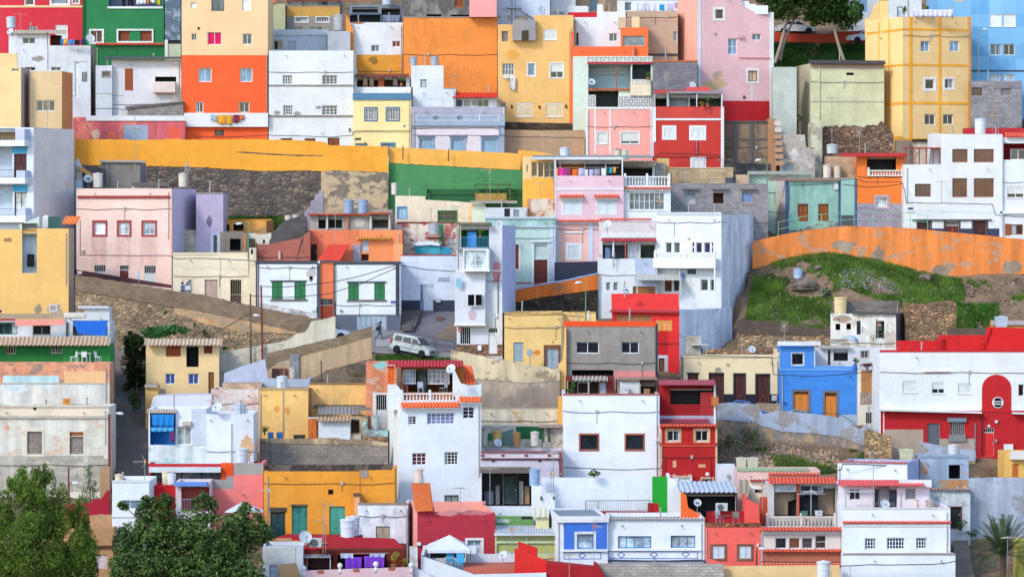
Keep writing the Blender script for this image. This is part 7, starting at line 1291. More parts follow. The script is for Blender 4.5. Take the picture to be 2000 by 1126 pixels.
# ================================================================ poles and lamps
def pole(label, x0, y0, x1, y1, b, c='f:7A3A26', r=.1, name='utility_pole', cat='pole', group='poles'):
 a, e = P3(x1, y1, b), P3(x0, y0, b); o = MB().bar((0, 0, -.6), tuple(e - a), r, 8, r * .8).build(name, c); o.location = a
 return tag(o, label, cat, group)
pole('tall rust red utility pole in front of the green shutters', 510, 557, 513, 700, 765)
pole('slimmer dark utility pole left of the rust red one', 489, 573, 490, 706, 766, 'f:5A4238', .08)
pole('rust red pole at the edge of the dark alley', 213, 808, 214, 960, 975, 'f:8A3420', .12)
pole('dark pole with a white lamp behind the feathery tree', 134, 912, 134, 1000, 1040, 'f:6A3428', .08)
pole('slender dark post beside the stone slope', 627, 703, 629, 748, 812, 'f:4A4640', .06)
for i, x in enumerate((713, 753, 787, 876)): pole('short rusty post sticking up from the mustard street wall', x, 276 + i * 4 + (3 if x > 800 else 0), x, 291 + i * 4, 424, 'f:6A4434', .06, 'fence_post', 'post', 'posts on the mustard wall')
lamp('green street lamp before the orange street wall', 1144, 551, 628, 726, -1)
lamp('green street lamp with a long white head under the brown ruin', 1498, 312, 405, 498, -1, L=20)
lamp('green street lamp in front of the grey ruin', 485, 436, 495, 620, -1, L=22)
lamp('pale street lamp in front of the sky blue flats', 1911, 57, 140, 265, 1, 'f:A8B0B8')
lamp('white street lamp over the dark alley', 214, 806, 850, 970, 1, 'f:9A9A9A', 24)
lamp('white lamp on the dark pole behind the feathery tree', 135, 942, 990, 1041, 1, 'f:6A3428', 10)
lamp('slim black street lamp at the coral house corner', 1478, 1070, 1110, 1165, 1, 'f:2A2A2E', 6)
lamp('white lamp head on the short utility pole', 490, 615, 640, 768, 1, 'f:6A5A50', 8)
def sign(label, x, y, r, y1, b, c):
 p = P3(x, y1, b); k = K(b); h = (y1 - y) * k; o = empty('road_sign', label, 'road sign', p, 0, 'road signs')
 MB().bar((0, .04, -.3), (0, .04, h + r * k), .035, 6).build('pole', 'f:8A8E94', o)
 MB().lathe([(0, 0), (r * k, 0), (r * k, .03), (0, .03)], 18, (0, 0, h), Matrix.Rotation(math.pi / 2, 3, 'X')).build('plate', c, o); return o
sign('grey back of a round road sign by the orange flower', 1035, 688, 7, 706, 735, 'f:A8B4BC')
s_ = sign('grey back of a round and triangular road sign before the pink house', 271, 540, 4, 552, 640, 'f:B4C0CC')
p_ = P3(271, 540, 640); k_ = K(640); o_ = MB().poly([(-4 * k_, 0, 5 * k_), (4 * k_, 0, 5 * k_), (0, 0, 14 * k_)]).poly([(-4 * k_, .03, 5 * k_), (0, .03, 14 * k_), (4 * k_, .03, 5 * k_)]).build('triangle_plate', 'f:B4C0CC', s_); o_.location = (0, 0, 12 * k_)
# ================================================================ laundry
def wash(where, group, b, items, line=None):
 for (n, c, x0, y0, x1, y1) in items: rag(n + ' ' + where, x0, y0, x1, y1, b, 'c:' + c, group)
 if line: cable('washing line ' + where, line, b + .6, .012, 'f:C8C8C8', 'clothesline', 'washing lines', 0)
wash('on the white parapet of the orange tower', 'washing on the orange tower', 342, [('pale blue cloth', 'A8C8DC', 412, 224, 421, 236), ('wide yellow towel', 'E8B02E', 424, 224, 439, 242), ('yellow towel with dark edge', 'E2A82C', 440, 224, 453, 243), ('maroon shirt', '8A3444', 455, 224, 468, 239), ('orange cloth', 'D87A4E', 468, 224, 477, 233)], [(408, 224), (480, 224)])
wash('on the line of the laundry terrace', 'washing on the laundry terrace', 572, [('orange towel', 'E08030', 1087, 329, 1090, 343), ('magenta shirt', 'D838A4', 1091, 328, 1101, 343), ('plum shirt', 'A03A84', 1102, 329, 1113, 343), ('wide orange sheet', 'E86A1E', 1118, 331, 1129, 343), ('pale blue shirt', 'C0C8E8', 1130, 329, 1140, 343), ('white shirt', 'D4D8EC', 1141, 331, 1148, 343), ('lavender trousers', 'AEB4E0', 1150, 331, 1159, 343), ('grey top', '9A9AA8', 1160, 330, 1172, 342), ('white trousers', 'D8DCF0', 1174, 329, 1183, 343), ('green cloth', '2E6A44', 1184, 328, 1189, 340), ('turquoise cloth', '2A9AC0', 1190, 327, 1196, 338), ('yellow cloth', 'E0B02A', 1198, 326, 1203, 338)], [(1086, 328), (1210, 327)])
wash('in the green house balcony', 'washing in the green house balcony', 138, [('black trousers', '24222A', 238, -8, 246, 12), ('dark jacket', '2C2830', 249, -6, 262, 11), ('white sheet', 'E4E4E8', 266, -10, 285, 9), ('orange cloth', 'E8802E', 287, -6, 291, 9), ('yellow green cloth', 'A8B82E', 304, -8, 313, 10), ('white shirt', 'E0E0E6', 293, -8, 302, 6)])
wash('behind the beige brown house at the top', 'washing at the top edge', 232, [('white shirt', 'DADCEC', 1244, 8, 1255, 21), ('white vest with dark collar', 'C8CCE4', 1257, 8, 1270, 22), ('white top', 'D4D6EA', 1273, 9, 1283, 22), ('bright blue shorts', '1E96DC', 1288, 9, 1298, 21), ('pale blouse', 'C4C8E4', 1302, 8, 1309, 21), ('lilac shirt', 'CCC0E0', 1310, 8, 1319, 22)], [(1240, 8), (1322, 8)])
wash('on the banded yellow house roof', 'washing on the banded yellow house', 304, [('long white lilac sheet', 'D8DCF8', 1781, 19, 1862, 33)])
wash('under the wide red sheet roof', 'washing under the red sheet roof', 1176, [('left bright purple towel', '7A3CD0', 674, 1087, 707, 1111), ('right bright purple towel draped unevenly', '8044D4', 711, 1085, 751, 1109), ('white cloth behind', 'C8D4EC', 665, 1080, 690, 1090), ('pale cloth behind', 'B4C4E4', 722, 1080, 752, 1088)], [(664, 1080), (760, 1079)])
wash('on the white house washing terrace', 'washing at the top left', 336, [('bright blue shirt', '2A86D8', 118, 76, 124, 88), ('yellow cloth', 'E0B030', 124, 77, 132, 87), ('blue towel', '2E88D4', 133, 78, 145, 88), ('black cloth', '22242E', 146, 78, 156, 88), ('navy shirt', '2A3A7A', 158, 77, 165, 87)])
wash('below the grid window of the sand tower', 'washing on the sand tower', 288, [('bundle of white cloth', 'E4E4E4', 982, 148, 1005, 154), ('long white cloth hanging', 'DCDCDE', 996, 150, 1007, 176)])
wash('in the blue curtained booth', 'cloths in the booth', 1004, [('bright blue curtain', '1E88E0', 296, 809, 340, 832), ('pale blue curtain strip', '48A8E8', 294, 834, 340, 842), ('purple cloth', '6A3468', 332, 842, 341, 862)])
wash('on the grey blue awning terrace at the top', 'washing at the top', 196, [('grey blue blanket', '7A8AA4', 748, 30, 782, 44)])
# ================================================================ pots and plants
for i, (l, x, y, w, h, b, n, pot) in enumerate((('leafy plant in the veranda corner', 784, 168, 12, 18, 322, 90, 'f:B05A3A'), ('trailing plant in the mint veranda', 1266, 157, 9, 20, 330, 120, 'f:8A6A4A'), ('potted plant on the red terrace', 1382, 208, 12, 18, 372, 100, 'f:B05A3A'),
 ('yellow flowering plant on the red terrace', 1371, 208, 7, 10, 373, 60, 'f:C07A3A'), ('dark round shrub on the grey house terrace', 1118, 768, 14, 24, 912, 160, 'f:8A5A44'), ('agave like plant on the white house terrace', 1112, 769, 14, 12, 915, 90, 'f:A8643E'), ('palm like plant in the deep blue pot', 1671, 712, 12, 14, 827, 60, None),
 ('red leafed shrub on the gate house', 1694, 722, 26, 14, 832, 160, 'f:2A5AB0'), ('tall yellow green plant by the purple towels', 769, 1110, 22, 34, 1182, 200, 'f:A8643E'), ('small plant right of the yellow green one', 788, 1110, 14, 20, 1180, 110, 'f:A8643E'),
 ('weed growing from the courtyard wall', 1161, 932, 20, 16, 1040, 120, None), ('broad leafed cactus by the deep brown doorway', 1876, 1036, 26, 24, 1075, 90, None), ('shrub on the mint house roof edge', 1812, 30, 8, 20, 300, 60, 'f:8A6A4A'), ('hanging fern by the banded tower roof', 1766, 30, 8, 18, 303, 80, None),
 ('green plant on the cream ruin slope', 400, 655, 14, 14, 700, 80, None), ('tuft on the rubble wall', 323, 615, 8, 10, 702, 60, None), ('second tuft on the rubble wall', 381, 640, 8, 12, 705, 60, None), ('weed behind the crimson garden wall', 437, 684, 18, 10, 765, 80, None),
 ('dry twig shrub at the yard wall', 517, 850, 16, 26, 948, 60, None), ('green plant on the tower balcony', 938, 462, 9, 14, 700, 60, 'f:B05A3A'))):
 bush(l, x, y, w, h, b, n, pot=pot, seed=i, c='lf:8A8A3A:C0A83A' if 'yellow' in l else ('lf:5A2A2E:7A4A3A' if 'red leafed' in l else 'lf:2F5A24:6E9A3C'), name='plant' if not pot else 'potted_plant')
for i, (x, y) in enumerate(((626, 1119), (696, 1116), (765, 1113))):
 k = K(1213); o = empty('flower_box', 'terracotta flower box hooked on the pink terrace parapet, ' + ('leftmost', 'middle', 'rightmost')[i], 'flower box', P3(x - 7, y, 1213), 0, 'flower boxes on the parapet')
 MB().poly([(.05, -.2, 0), (.5, -.2, 0), (.56, -.24, .22), (0, -.24, .22)]).poly([(.05, 0, 0), (.05, -.2, 0), (0, -.24, .22), (0, 0, .22)]).poly([(.5, -.2, 0), (.5, 0, 0), (.56, 0, .22), (.56, -.24, .22)]).poly([(0, -.24, .2), (.56, -.24, .2), (.56, 0, .2), (0, 0, .2)]).poly([(.05, 0, 0), (.5, 0, 0), (.5, -.2, 0), (.05, -.2, 0)]).build('box', 'f:B0644A', o)
 q = MB(); leaves(q, (.28, -.12, .27), (.22, .1, .09), 40, .05, random.Random(i)); q.build('plants', 'lf:3F6B2A:8A5A3A', o)
for i, (x, y) in enumerate(((593, 1107), (664, 1102), (734, 1099), (803, 1101))):
 k = K(1205); o = MB().lathe([(.14, -.35), (.16, -.1), (.08, 0), (.1, .04), (.2, .2), (.17, .36), (.05, .44), (0, .45)], 12).build('finial', 'white', None, True); o.location = P3(x, y + 8, 1204); tag(o, 'white ball finial on the pale pink terrace parapet', 'finial', 'finials on the parapet')
o = empty('rotary_dryer', 'rotary washing line frame on the pierced veranda', 'clothes dryer', P3(1584, 1006, 1118)); q = MB().bar((0, 0, 0), (0, 0, 2.0), .03, 6); q.build('pole', 'f:B8BCC0', o); q = MB()
for i in range(4): a = i * 1.571 + .4; q.bar((0, 0, 1.9), (1.2 * math.cos(a), .6 * math.sin(a), 1.6), .018, 4)
for r_ in (.5, .8, 1.1):
 for i in range(4): a, e_ = i * 1.571 + .4, (i + 1) * 1.571 + .4; q.bar((r_ * math.cos(a), r_ * .5 * math.sin(a), 1.9 - r_ * .25), (r_ * math.cos(e_), r_ * .5 * math.sin(e_), 1.9 - r_ * .25), .008, 4)
q.build('line_frame', 'f:C8CCD0', o)
for i, (l, x, y, w, h, b, c) in enumerate((('white plastic crate on the veranda balustrade', 1600, 1006, 12, 9, 1126, 'f:D0D8DC'), ('green crate on the veranda floor', 1572, 1006, 10, 8, 1124, 'f:4A8A78'), ('cardboard box on the scrap lean-to', 1264, 768, 10, 9, 918, 'f:A8845A'), ('white appliance box under the lean-to', 1222, 768, 10, 13, 918, 'f:D4D6D4'), ('tan timber stack in the sand yellow yard', 640, 862, 46, 7, 948, 'wd:C8A868'), ('dark bench box in the sand yellow yard', 585, 858, 22, 9, 950, 'wd:3A302A'), ('grey crate on the terrace of the gazebo', 1050, 1106, 24, 14, 1188, 'f:9AA4AC'), ('white block on the gazebo terrace', 1030, 1104, 20, 12, 1180, 'f:C8D0D4'), ('orange crate before the faded white terrace', 130, 790, 14, 12, 930, 'f:D8902A'), ('pale storage box on the lilac house roof', 1068, 872, 14, 8, 935, 'f:C4C0B0'), ('white boxes beside the ruined hut ladder', 1640, 668, 30, 6, 722, 'f:B8B0A0'), ('beige roof box behind the brick red house terrace', 1296, 318, 20, 9, 396, 'f:D0B080'))):
 k = K(b); W_, H_ = w * k, h * k; o = empty('storage_box', l, 'box', P3(x, y, b), .1); t = .03
 MB().box(-W_ / 2, W_ / 2, 0, .5, 0, H_ * .88).box(-W_ / 2 - t, W_ / 2 + t, -t, .5 + t, H_ * .88, H_).build('box', c, o); MB().box(-W_ * .2, W_ * .2, -t - .02, -t, H_ * .5, H_ * .62).build('handle', 'f:5A5A5A', o)
# parasols, gazebo, furniture
k = K(1168); p = P3(878, 1070, 1168); g = empty('gazebo', 'white pyramid roofed garden gazebo with a dark green wind screen', 'gazebo', P3(840, 1105, 1172))
hw = 44 * k; c0 = p - g.location; q = MB(); e = [(c0.x - hw, c0.y - 1.3, c0.z), (c0.x + hw, c0.y - 1.3, c0.z), (c0.x + hw * .8, c0.y + 1.6, c0.z + .15), (c0.x - hw * 1.0, c0.y + 1.6, c0.z + .15)]; ap = (c0.x, c0.y, c0.z + 1.0)
for i in range(4): q.poly([e[i], e[(i + 1) % 4], ap]); q.poly([(e[i][0], e[i][1], e[i][2] - .22), (e[(i + 1) % 4][0], e[(i + 1) % 4][1], e[(i + 1) % 4][2] - .22), e[(i + 1) % 4], e[i]])
q.build('canopy', 'f:D6DCEA:.7', g)
for i in range(4): MB().bar((e[i][0] * .97, e[i][1], e[i][2]), (e[i][0] * .97, e[i][1], -.3), .035, 6).build('leg', 'f:6A5A54', g)
MB().box(e[3][0] + .2, e[2][0] - .2, c0.y + 1.5, c0.y + 1.55, c0.z - .85, c0.z - .1).box(e[0][0] + .02, e[0][0] + .07, c0.y - 1.2, c0.y + 1.4, c0.z - .9, c0.z - .15).build('wind_screen', 'f:14584C', g)
def chair(label, x, y, b, c, s=.9, rz=.3, group='chairs on the terraces'):
 o = empty('chair', label, 'chair', P3(x, y, b), rz, group); w = .45 * s
 MB().box(-w / 2, w / 2, -w / 2, w / 2, .4 * s, .45 * s).build('seat', c, o)
 MB().poly([(-w / 2, w / 2, .45 * s), (w / 2, w / 2, .45 * s), (w / 2, w * .68, .9 * s), (-w / 2, w * .68, .9 * s)]).poly([(-w / 2, w / 2 + .04, .45 * s), (-w / 2, w * .68 + .04, .9 * s), (w / 2, w * .68 + .04, .9 * s), (w / 2, w / 2 + .04, .45 * s)]).build('backrest', c, o)
 for a in (-1, 1):
  for e_ in (-1, 1): MB().bar((a * w * .45, e_ * w * .45, 0), (a * w * .42, e_ * w * .42, .42 * s), .022, 5).build('leg', c, o)
 return o
def table(label, x, y, b, w, c, h=.72):
 o = empty('table', label, 'table', P3(x, y, b), 0, 'tables on the terraces'); MB().box(-w / 2, w / 2, -.35, .35, h - .04, h).build('tabletop', c, o)
 for a in (-1, 1):
  for e_ in (-1, 1): MB().bar((a * w * .42, e_ * .28, 0), (a * w * .42, e_ * .28, h - .04), .025, 5).build('leg', c, o)
chair('left white plastic chair on the green terrace', 143, 706, 868, 'white', .95, -1.2); chair('middle white plastic chair seen from behind on the green terrace', 165, 706, 869, 'white', .95, 3.1); chair('right white plastic chair on the green terrace', 192, 706, 868, 'white', .95, 1.2)
table('white plastic table on the green terrace', 164, 706, 866, 1.2, 'white')
chair('left turquoise folding chair under the gazebo', 881, 1108, 1182, 'f:1E96C8', 1.25, .2); chair('right turquoise folding chair under the gazebo', 898, 1112, 1186, 'f:1E9AD0', 1.3, -.1)
table('light table at the gazebo', 878, 1106, 1176, .8, 'f:C8CCD0')
chair('white armchair on the coral house terrace', 1406, 1020, 1138, 'f:B8C0C0', 1.0, .6); chair('grey wicker chair on the coral house terrace', 1438, 1021, 1139, 'f:7A8480', 1.0, 3.0); table('brown terrace table on the coral house', 1416, 1021, 1140, 1.1, 'wd:7A3A24', .6)
chair('white wicker chair in the tiled veranda', 822, 767, 985, 'f:A8B4C8', 1.0, 3.0); chair('iron armchair at the right end of the tiled veranda', 866, 767, 986, 'f:8A9098', 1.0, -1.0); table('blue laid table in the tiled veranda', 812, 767, 983, 1.6, 'f:4A5A8A')
acunit('air conditioner beside the large white dish', 604, 1050, 628, 1069, 1184); acunit('air conditioner on the coral house workshop', 1398, 982, 1421, 998, 1112)
o = MB().lathe([(.03, -1.6), (.04, -.55), (.16, -.5), (.1, .2), (.03, .85), (0, .9)], 9).build('parasol', 'f:D8DCE2', None, True); o.location = P3(1198, 490, 622); tag(o, 'closed white parasol on the white wing terrace', 'parasol')
for l, pts, b, c in (('left drooping teal tarpaulin under the graffiti wall', [(810, 478), (838, 476), (836, 495), (812, 496)], 566, 'c:2E9CB8'), ('right teal tarpaulin under the graffiti wall', [(858, 480), (881, 484), (882, 497), (860, 497)], 564, 'c:2A92B0'), ('middle teal tarpaulin behind the ladder legs', [(838, 478), (857, 474), (858, 496), (838, 496)], 565, 'c:3AA6C0')): prism_px('tarpaulin', l, 'tarpaulin', pts, b, .08, c, 'teal tarpaulins', .2)
prism_px('torn_canopy', 'torn white cloth canopy over the teal tarpaulins', 'canopy', [(803, 478), (815, 472), (840, 471), (858, 475), (858, 480), (840, 478), (815, 480)], 568, 1.0, 'c:D4DCE0', None, .5)
prism_px('white_roof_cloth', 'white pointed tent roof behind the leafy tree', 'tent', [(438, 1000), (470, 983), (512, 1000)], 1100, 2.0, 'f:D8DCE4', None, .3)
for l, x, y, w, h, b, c in (('upturned pale blue rowing boat shell in the ruined hut yard', 1664, 664, 26, 9, 735, 'f:9ABADC'),):
 k = K(b); o = empty('upturned_boat', l, 'boat', P3(x, y, b), .12, 'upturned boats'); L, hh = w * k / 2, h * k; q = MB(); n = 14; rows = []
 for i in range(n + 1):
  t = i / n * 2 - 1; ww = .62 * (1 - abs(t) ** 2.4) + .02; hz = hh * (1 - abs(t) ** 3 * .55)
  rows.append([(L * t, ww * math.cos(a), hz * math.sin(a) - .2 * t) for a in [math.pi * j / 8 for j in range(9)]])
 for i in range(n):
  for j in range(8): q.poly([rows[i][j], rows[i + 1][j], rows[i + 1][j + 1], rows[i][j + 1]])
 q.build('hull', c, o, True); q = MB()
 for s_ in (0, 8): q.tube([r[s_] for r in rows], .04, 5)
 q.build('gunwale', 'f:D8E0E4', o); MB().tube([(r[4][0], r[4][1], r[4][2] + .02) for r in rows], .035, 5).build('keel', 'f:D8E0E4', o)
# railings in the street and yards
def railing(label, pts, b, h=20, c='f:3A3C42', n=1, group='railings'):
 v = [P3(x, y, b or y) for x, y in pts]; o0 = v[0]; k = K(b or pts[0][1]); q = MB(); H_ = h * k
 for i, p in enumerate(v):
  p = p - o0; q.bar(tuple(p), (p.x, p.y, p.z + H_), .03, 5)
  if i:
   a = v[i - 1] - o0
   for t in (1, .5) if n == 1 else (1,): q.bar((a.x, a.y, a.z + H_ * t), (p.x, p.y, p.z + H_ * t), .025, 5)
   if n > 1:
    m = max(2, int((p - a).length / .14))
    for j in range(m): w = a.lerp(p, j / m); q.bar((w.x, w.y, w.z + .08), (w.x, w.y, w.z + H_), .01, 4)
    q.bar((a.x, a.y, a.z + .08), (p.x, p.y, p.z + .08), .015, 4)
 o = q.build('railing', c); o.location = o0; return tag(o, label, 'railing', group)
railing('black handrail up the alley steps', [(804, 660), (806, 652), (822, 636)], None, 22); railing('black pedestrian rail right of the silver van', [(818, 676), (848, 681)], None, 22); railing('second black pedestrian rail beside the tower', [(852, 682), (888, 689)], None, 22)
railing('long grey barred railing in the courtyard', [(1144, 999), (1168, 999), (1270, 998)], 1070, 22, 'f:4A4A50', 2); railing('dark iron gate frame on the block yard wall', [(508, 905), (528, 905)], 975, 42, 'f:3A2A28', 2)
railing('green mesh fence post row on the orange street wall', [(1520, 462), (1560, 452), (1605, 446), (1668, 442), (1705, 441), (1778, 444), (1812, 448)], 548, 28, 'f:7AC49A', 1); railing('dark handrail before the orange doors', [(1606, 822), (1637, 823), (1668, 840)], 834, 16)
railing('thin yard rails in the ruined hut yard', [(1684, 650), (1706, 668), (1726, 662)], 735, 12, 'f:6A7A6A')

for i, (x, y, b) in enumerate(((60, 60, 300), (210, 125, 322), (300, 114, 316), (560, 97, 250), (655, 96, 250), (700, 42, 255), (760, 42, 252), (830, 126, 318), (955, 183, 312), (1010, 46, 278), (1090, 28, 280), (1150, 32, 258), (1190, 21, 258), (1300, 117, 325), (1420, -8, 296), (1640, 117, 296), (1790, 30, 300), (1860, 30, 300), (1930, 155, 286), (230, 366, 550), (310, 366, 548), (410, 375, 530), (800, 381, 498), (980, 404, 544), (1250, 362, 560), (1340, 356, 512), (1390, 357, 512), (1460, 357, 510), (1345, 414, 598), (1395, 414, 596), (1690, 300, 460), (1860, 260, 484), (1945, 260, 482), (1220, 572, 680), (1130, 626, 835), (1230, 626, 833), (1020, 609, 715), (1380, 695, 795), (1450, 695, 795), (1640, 720, 815), (1800, 684, 880), (550, 758, 905), (640, 747, 872), (340, 797, 985), (470, 806, 990), (240, 937, 1095), (1150, 768, 935), (1210, 768, 935), (1250, 768, 930), (90, 792, 960), (170, 792, 960), (1290, 1010, 1130), (1700, 900, 1055), (1760, 988, 1145))):
 k = K(b); p = P3(x, y + 3, b); h = RND.uniform(.5, 1.1); o = MB().bar((0, 0, -.2), (0, 0, h), .06, 7).lathe([(.11, h), (.11, h + .05), (0, h + .12)], 7).build('vent_pipe', 'f:A8A49E'); o.location = p; tag(o, 'short grey capped vent pipe on a flat roof', 'vent pipe', 'vent pipes on the flat roofs')
# ================================================================ vegetation
def tree(label, name, cat, blobs, b, trunk, n, size, mat, seed, group='trees', slim=.42, dy=.7, bark='f:6A5A48', droop=0, tr=.16, zs=1.0):
 """blobs: (px, py, rx, ry); trunk: list of px points from the foot up"""
 rnd = random.Random(seed); k = K(b); base = P3(trunk[0][0], trunk[0][1], b); o = empty(name, label, cat, base, 0, group); q = MB()
 cs = []
 for (x, y, rx, ry) in blobs:
  c = P3(x, y, b) - base + Vector((0, rnd.uniform(-dy, dy) * 1.5, 0)); cs.append(c)
  vol = (rx * ry) / 1800.0
  for _ in range(13):
   a = Vector((rnd.gauss(0, .5), rnd.gauss(0, .5), rnd.gauss(0, .5))); f = rnd.uniform(.2, .42)
   leaves(q, (c.x + a.x * rx * k, c.y + a.y * rx * k * dy, c.z + a.z * ry * k), (rx * k * f, rx * k * f, ry * k * f * zs), int(n * vol / 13), size, rnd, droop=droop, slim=slim)
  leaves(q, c, (rx * k * 1.12, rx * k, ry * k * 1.12), int(n * vol * .25), size, rnd, droop=droop, slim=slim)
 q.build('crown', mat, o)
 t = [P3(x, y, b) - base for x, y in trunk]; q = MB().tube([tuple(p) for p in t], tr, 8, tr * .6)
 for c in cs: q.tube([tuple(t[-1]), tuple(t[-1].lerp(c, .5) + Vector((0, 0, -.1))), tuple(c)], tr * .5, 5, .03)
 q.build('trunk', bark, o); return o
tree('feathery light green tree filling the bottom left corner', 'feathery_tree', 'tree', [(74, 955, 30, 34), (40, 960, 24, 30), (88, 930, 10, 18), (30, 1010, 45, 40), (105, 1005, 36, 46), (60, 1065, 62, 48), (142, 1052, 34, 46), (10, 1105, 55, 45), (110, 1112, 62, 42), (165, 1085, 26, 50), (45, 920, 8, 14), (152, 1120, 34, 40)], 1235, [(85, 1250), (80, 1160), (75, 1080)], 7500, .12, 'lf:365A1A:88AA40', 5, droop=.9, slim=.24, zs=1.7)
tree('dark glossy leafed tree at the bottom left', 'leafy_tree', 'tree', [(322, 985, 20, 22), (300, 1020, 36, 32), (255, 1062, 34, 40), (370, 1030, 38, 34), (428, 1050, 48, 44), (482, 1035, 34, 44), (350, 1082, 66, 44), (268, 1108, 50, 36), (452, 1105, 62, 40), (402, 990, 22, 24), (515, 1048, 18, 20), (330, 1058, 56, 38), (425, 1088, 60, 36), (300, 1098, 56, 30), (395, 1120, 60, 30), (242, 985, 8, 10), (285, 985, 14, 16)], 1240, [(390, 1260), (385, 1180), (375, 1100)], 3300, .165, 'lf:22441E:7A9C52', 9, slim=.36)
T3 = [(1530, 10, 40, 28), (1578, 8, 48, 30), (1615, 18, 42, 28), (1655, 30, 26, 26), (1560, -25, 60, 24), (1640, -10, 40, 26), (1510, 20, 16, 18), (1600, 32, 22, 14)]
tree('umbrella shaped dark tree with two leaning pale trunks', 'umbrella_tree', 'tree', T3[:3] + [T3[4], T3[6]], 125, [(1513, 126), (1524, 90), (1534, 50), (1547, 30)], 6000, .17, 'lf:22401A:567E2C', 21, bark='f:A89A88', tr=.2)
tree('dark tree with one curved pale trunk beside the yellow tower', 'umbrella_tree', 'tree', [T3[3], T3[5], T3[7], (1628, 20, 26, 20)], 122, [(1649, 120), (1640, 95), (1634, 75), (1624, 36)], 6000, .17, 'lf:22401A:5E862C', 23, bark='f:A89A88', tr=.2)
q_ = MB().tube([(0, 0, -.5), (.35, 0, 1.6), (1.05, .1, 3.6), (1.75, .1, 5.0)], .17, 8, .1); o_ = q_.build('trunk', 'f:A89A88'); o_.parent = [o for o in COL.objects if o.get('label', '').startswith('umbrella shaped')][0]; o_.location = (.45, .4, 0)
tree('grey green sapling behind the crimson garden wall', 'sapling', 'tree', [(175, 915, 8, 14), (172, 940, 12, 16), (168, 962, 14, 16), (184, 955, 10, 16), (175, 978, 18, 10)], 1015, [(176, 1000), (176, 970), (175, 930)], 1600, .09, 'lf:5A7A5A:9AB48A', 31, tr=.06)
tree('dark round tree in the shaded alley', 'alley_tree', 'tree', [(266, 682, 22, 26), (262, 712, 24, 26), (268, 738, 20, 20), (258, 664, 16, 14)], 790, [(268, 790), (267, 750), (266, 720)], 9000, .13, 'lf:1A2C14:3E5E26', 33, tr=.1)
for i, (l, x, y, w, h, b, n, c, sz) in enumerate((('dense reed clump behind the hut house', 326, 664, 84, 34, 745, 700, 'lf:2E6A3A:5E9A4A', .22), ('scrubby grey green bush on the rubble lot', 1468, 882, 58, 62, 885, 700, 'lf:5A6A42:8A9060', .1), ('second low bush on the rubble lot', 1425, 880, 40, 34, 892, 300, 'lf:3E5A30:7A8A50', .1), ('dark hedge under the alley tree', 262, 806, 32, 44, 850, 500, 'lf:1E3A1C:3E6A2E', .1), ('spiky grass tussock at the left foot of the rubble heap', 1618, 590, 34, 30, 660, 260, 'lf:6A7A5A:9AA080', .2), ('green shrub at the end of the stone bank', 1545, 255, 40, 34, 300, 420, 'lf:2E4A20:5A8030', .14), ('shrub beside the house behind the top trees', 1668, 40, 22, 34, 150, 380, 'lf:2E5A24:6A9A3A', .13), ('shrub by the grey blue garden wall', 1898, 1050, 18, 16, 1070, 120, 'lf:2E5A24:5A8A3A', .1), ('creeper on the climbing wall stones', 700, 742, 46, 18, 825, 260, 'lf:5A5A34:8A8A4A', .08))):
 bush(l, x, y, w, h, b, n, sz, c, 'shrub', 'shrub', None, None, 50 + i)
# timber and metal frames
def frame(name, label, b, x0, y0, x1, y1, roof, c, n, deep=2.0, slats=None):
 k = K(b); o = empty(name, label, name, P3(x0, y1, b)); w, h = (x1 - x0) * k, (y1 - y0) * k
 MB().box(-.1, w + .1, -.1, deep, h - .08, h).build('roof', roof, o)
 for i in range(n): MB().box(w * i / (n - 1) - .05, w * i / (n - 1) + .05, 0, .1, 0, h - .08).build('post', c, o)
 if slats: MB().box(.05, w * .9, -.04, -.005, 0, h * slats).build('slat_panel', 'wd:A89048', o)
frame('pergola', 'rust red pergola on the lower roof of the big white house', 484, 1769, 288, 1836, 321, 'p:B23A30', 'f:8A3A30', 6)
frame('timber_shelter', 'weathered timber shelter with a slatted front below the green wall', 462, 928, 359, 996, 396, 'wd:5A4A3A', 'wd:6A5844', 4, 1.2, .5)
frame('drying_frame', 'thin metal drying frame on the wide white house roof', 1125, 1652, 958, 1706, 992, 'f:B8BCC0', 'f:B8BCC0', 2, .06)
# palm
b = 1175; k = K(b); p = P3(1958, 1130, b); o = empty('palm', 'low palm with arching grey green fronds at the lower right', 'palm', p); q = MB(); rnd = random.Random(3); cz = 74 * k
for i in range(90):
 az = rnd.uniform(0, 6.283); el = rnd.uniform(.15, 1.35); L = rnd.uniform(90, 132) * k; pts = []
 for j in range(9):
  t = j / 8; r = L * t * math.cos(el) * (1 - .1 * t); z = L * t * math.sin(el) - L * .42 * t * t * (1.2 - el * .5); pts.append(Vector((math.cos(az) * r, math.sin(az) * r * .8, cz * .6 + z)))
 for j in range(8):
  a, c = pts[j], pts[j + 1]; d = (c - a).normalized(); sd = d.cross(Vector((0, 0, 1))).normalized(); q.poly([a - sd * .015, a + sd * .015, c + sd * .012, c - sd * .012])
  for m_ in range(5):
   s0 = a.lerp(c, m_ / 5); ll = .42 * math.sin(math.pi * min(1, (j + m_ / 5 + .6) / 9.2)) + .06
   for sg in (-1, 1): e2 = s0 + (sd * sg * .75 + d * .6 + Vector((0, 0, -.12))) * ll; q.poly([s0, s0 + d * .045, e2])
q.build('fronds', 'lf:2C4828:6E8856', o); MB().tube([(0, 0, -.5), (.05, 0, cz * .3), (0, 0, cz * .62)], .24, 9, .2).build('trunk', 'f:5A4A3A', o)
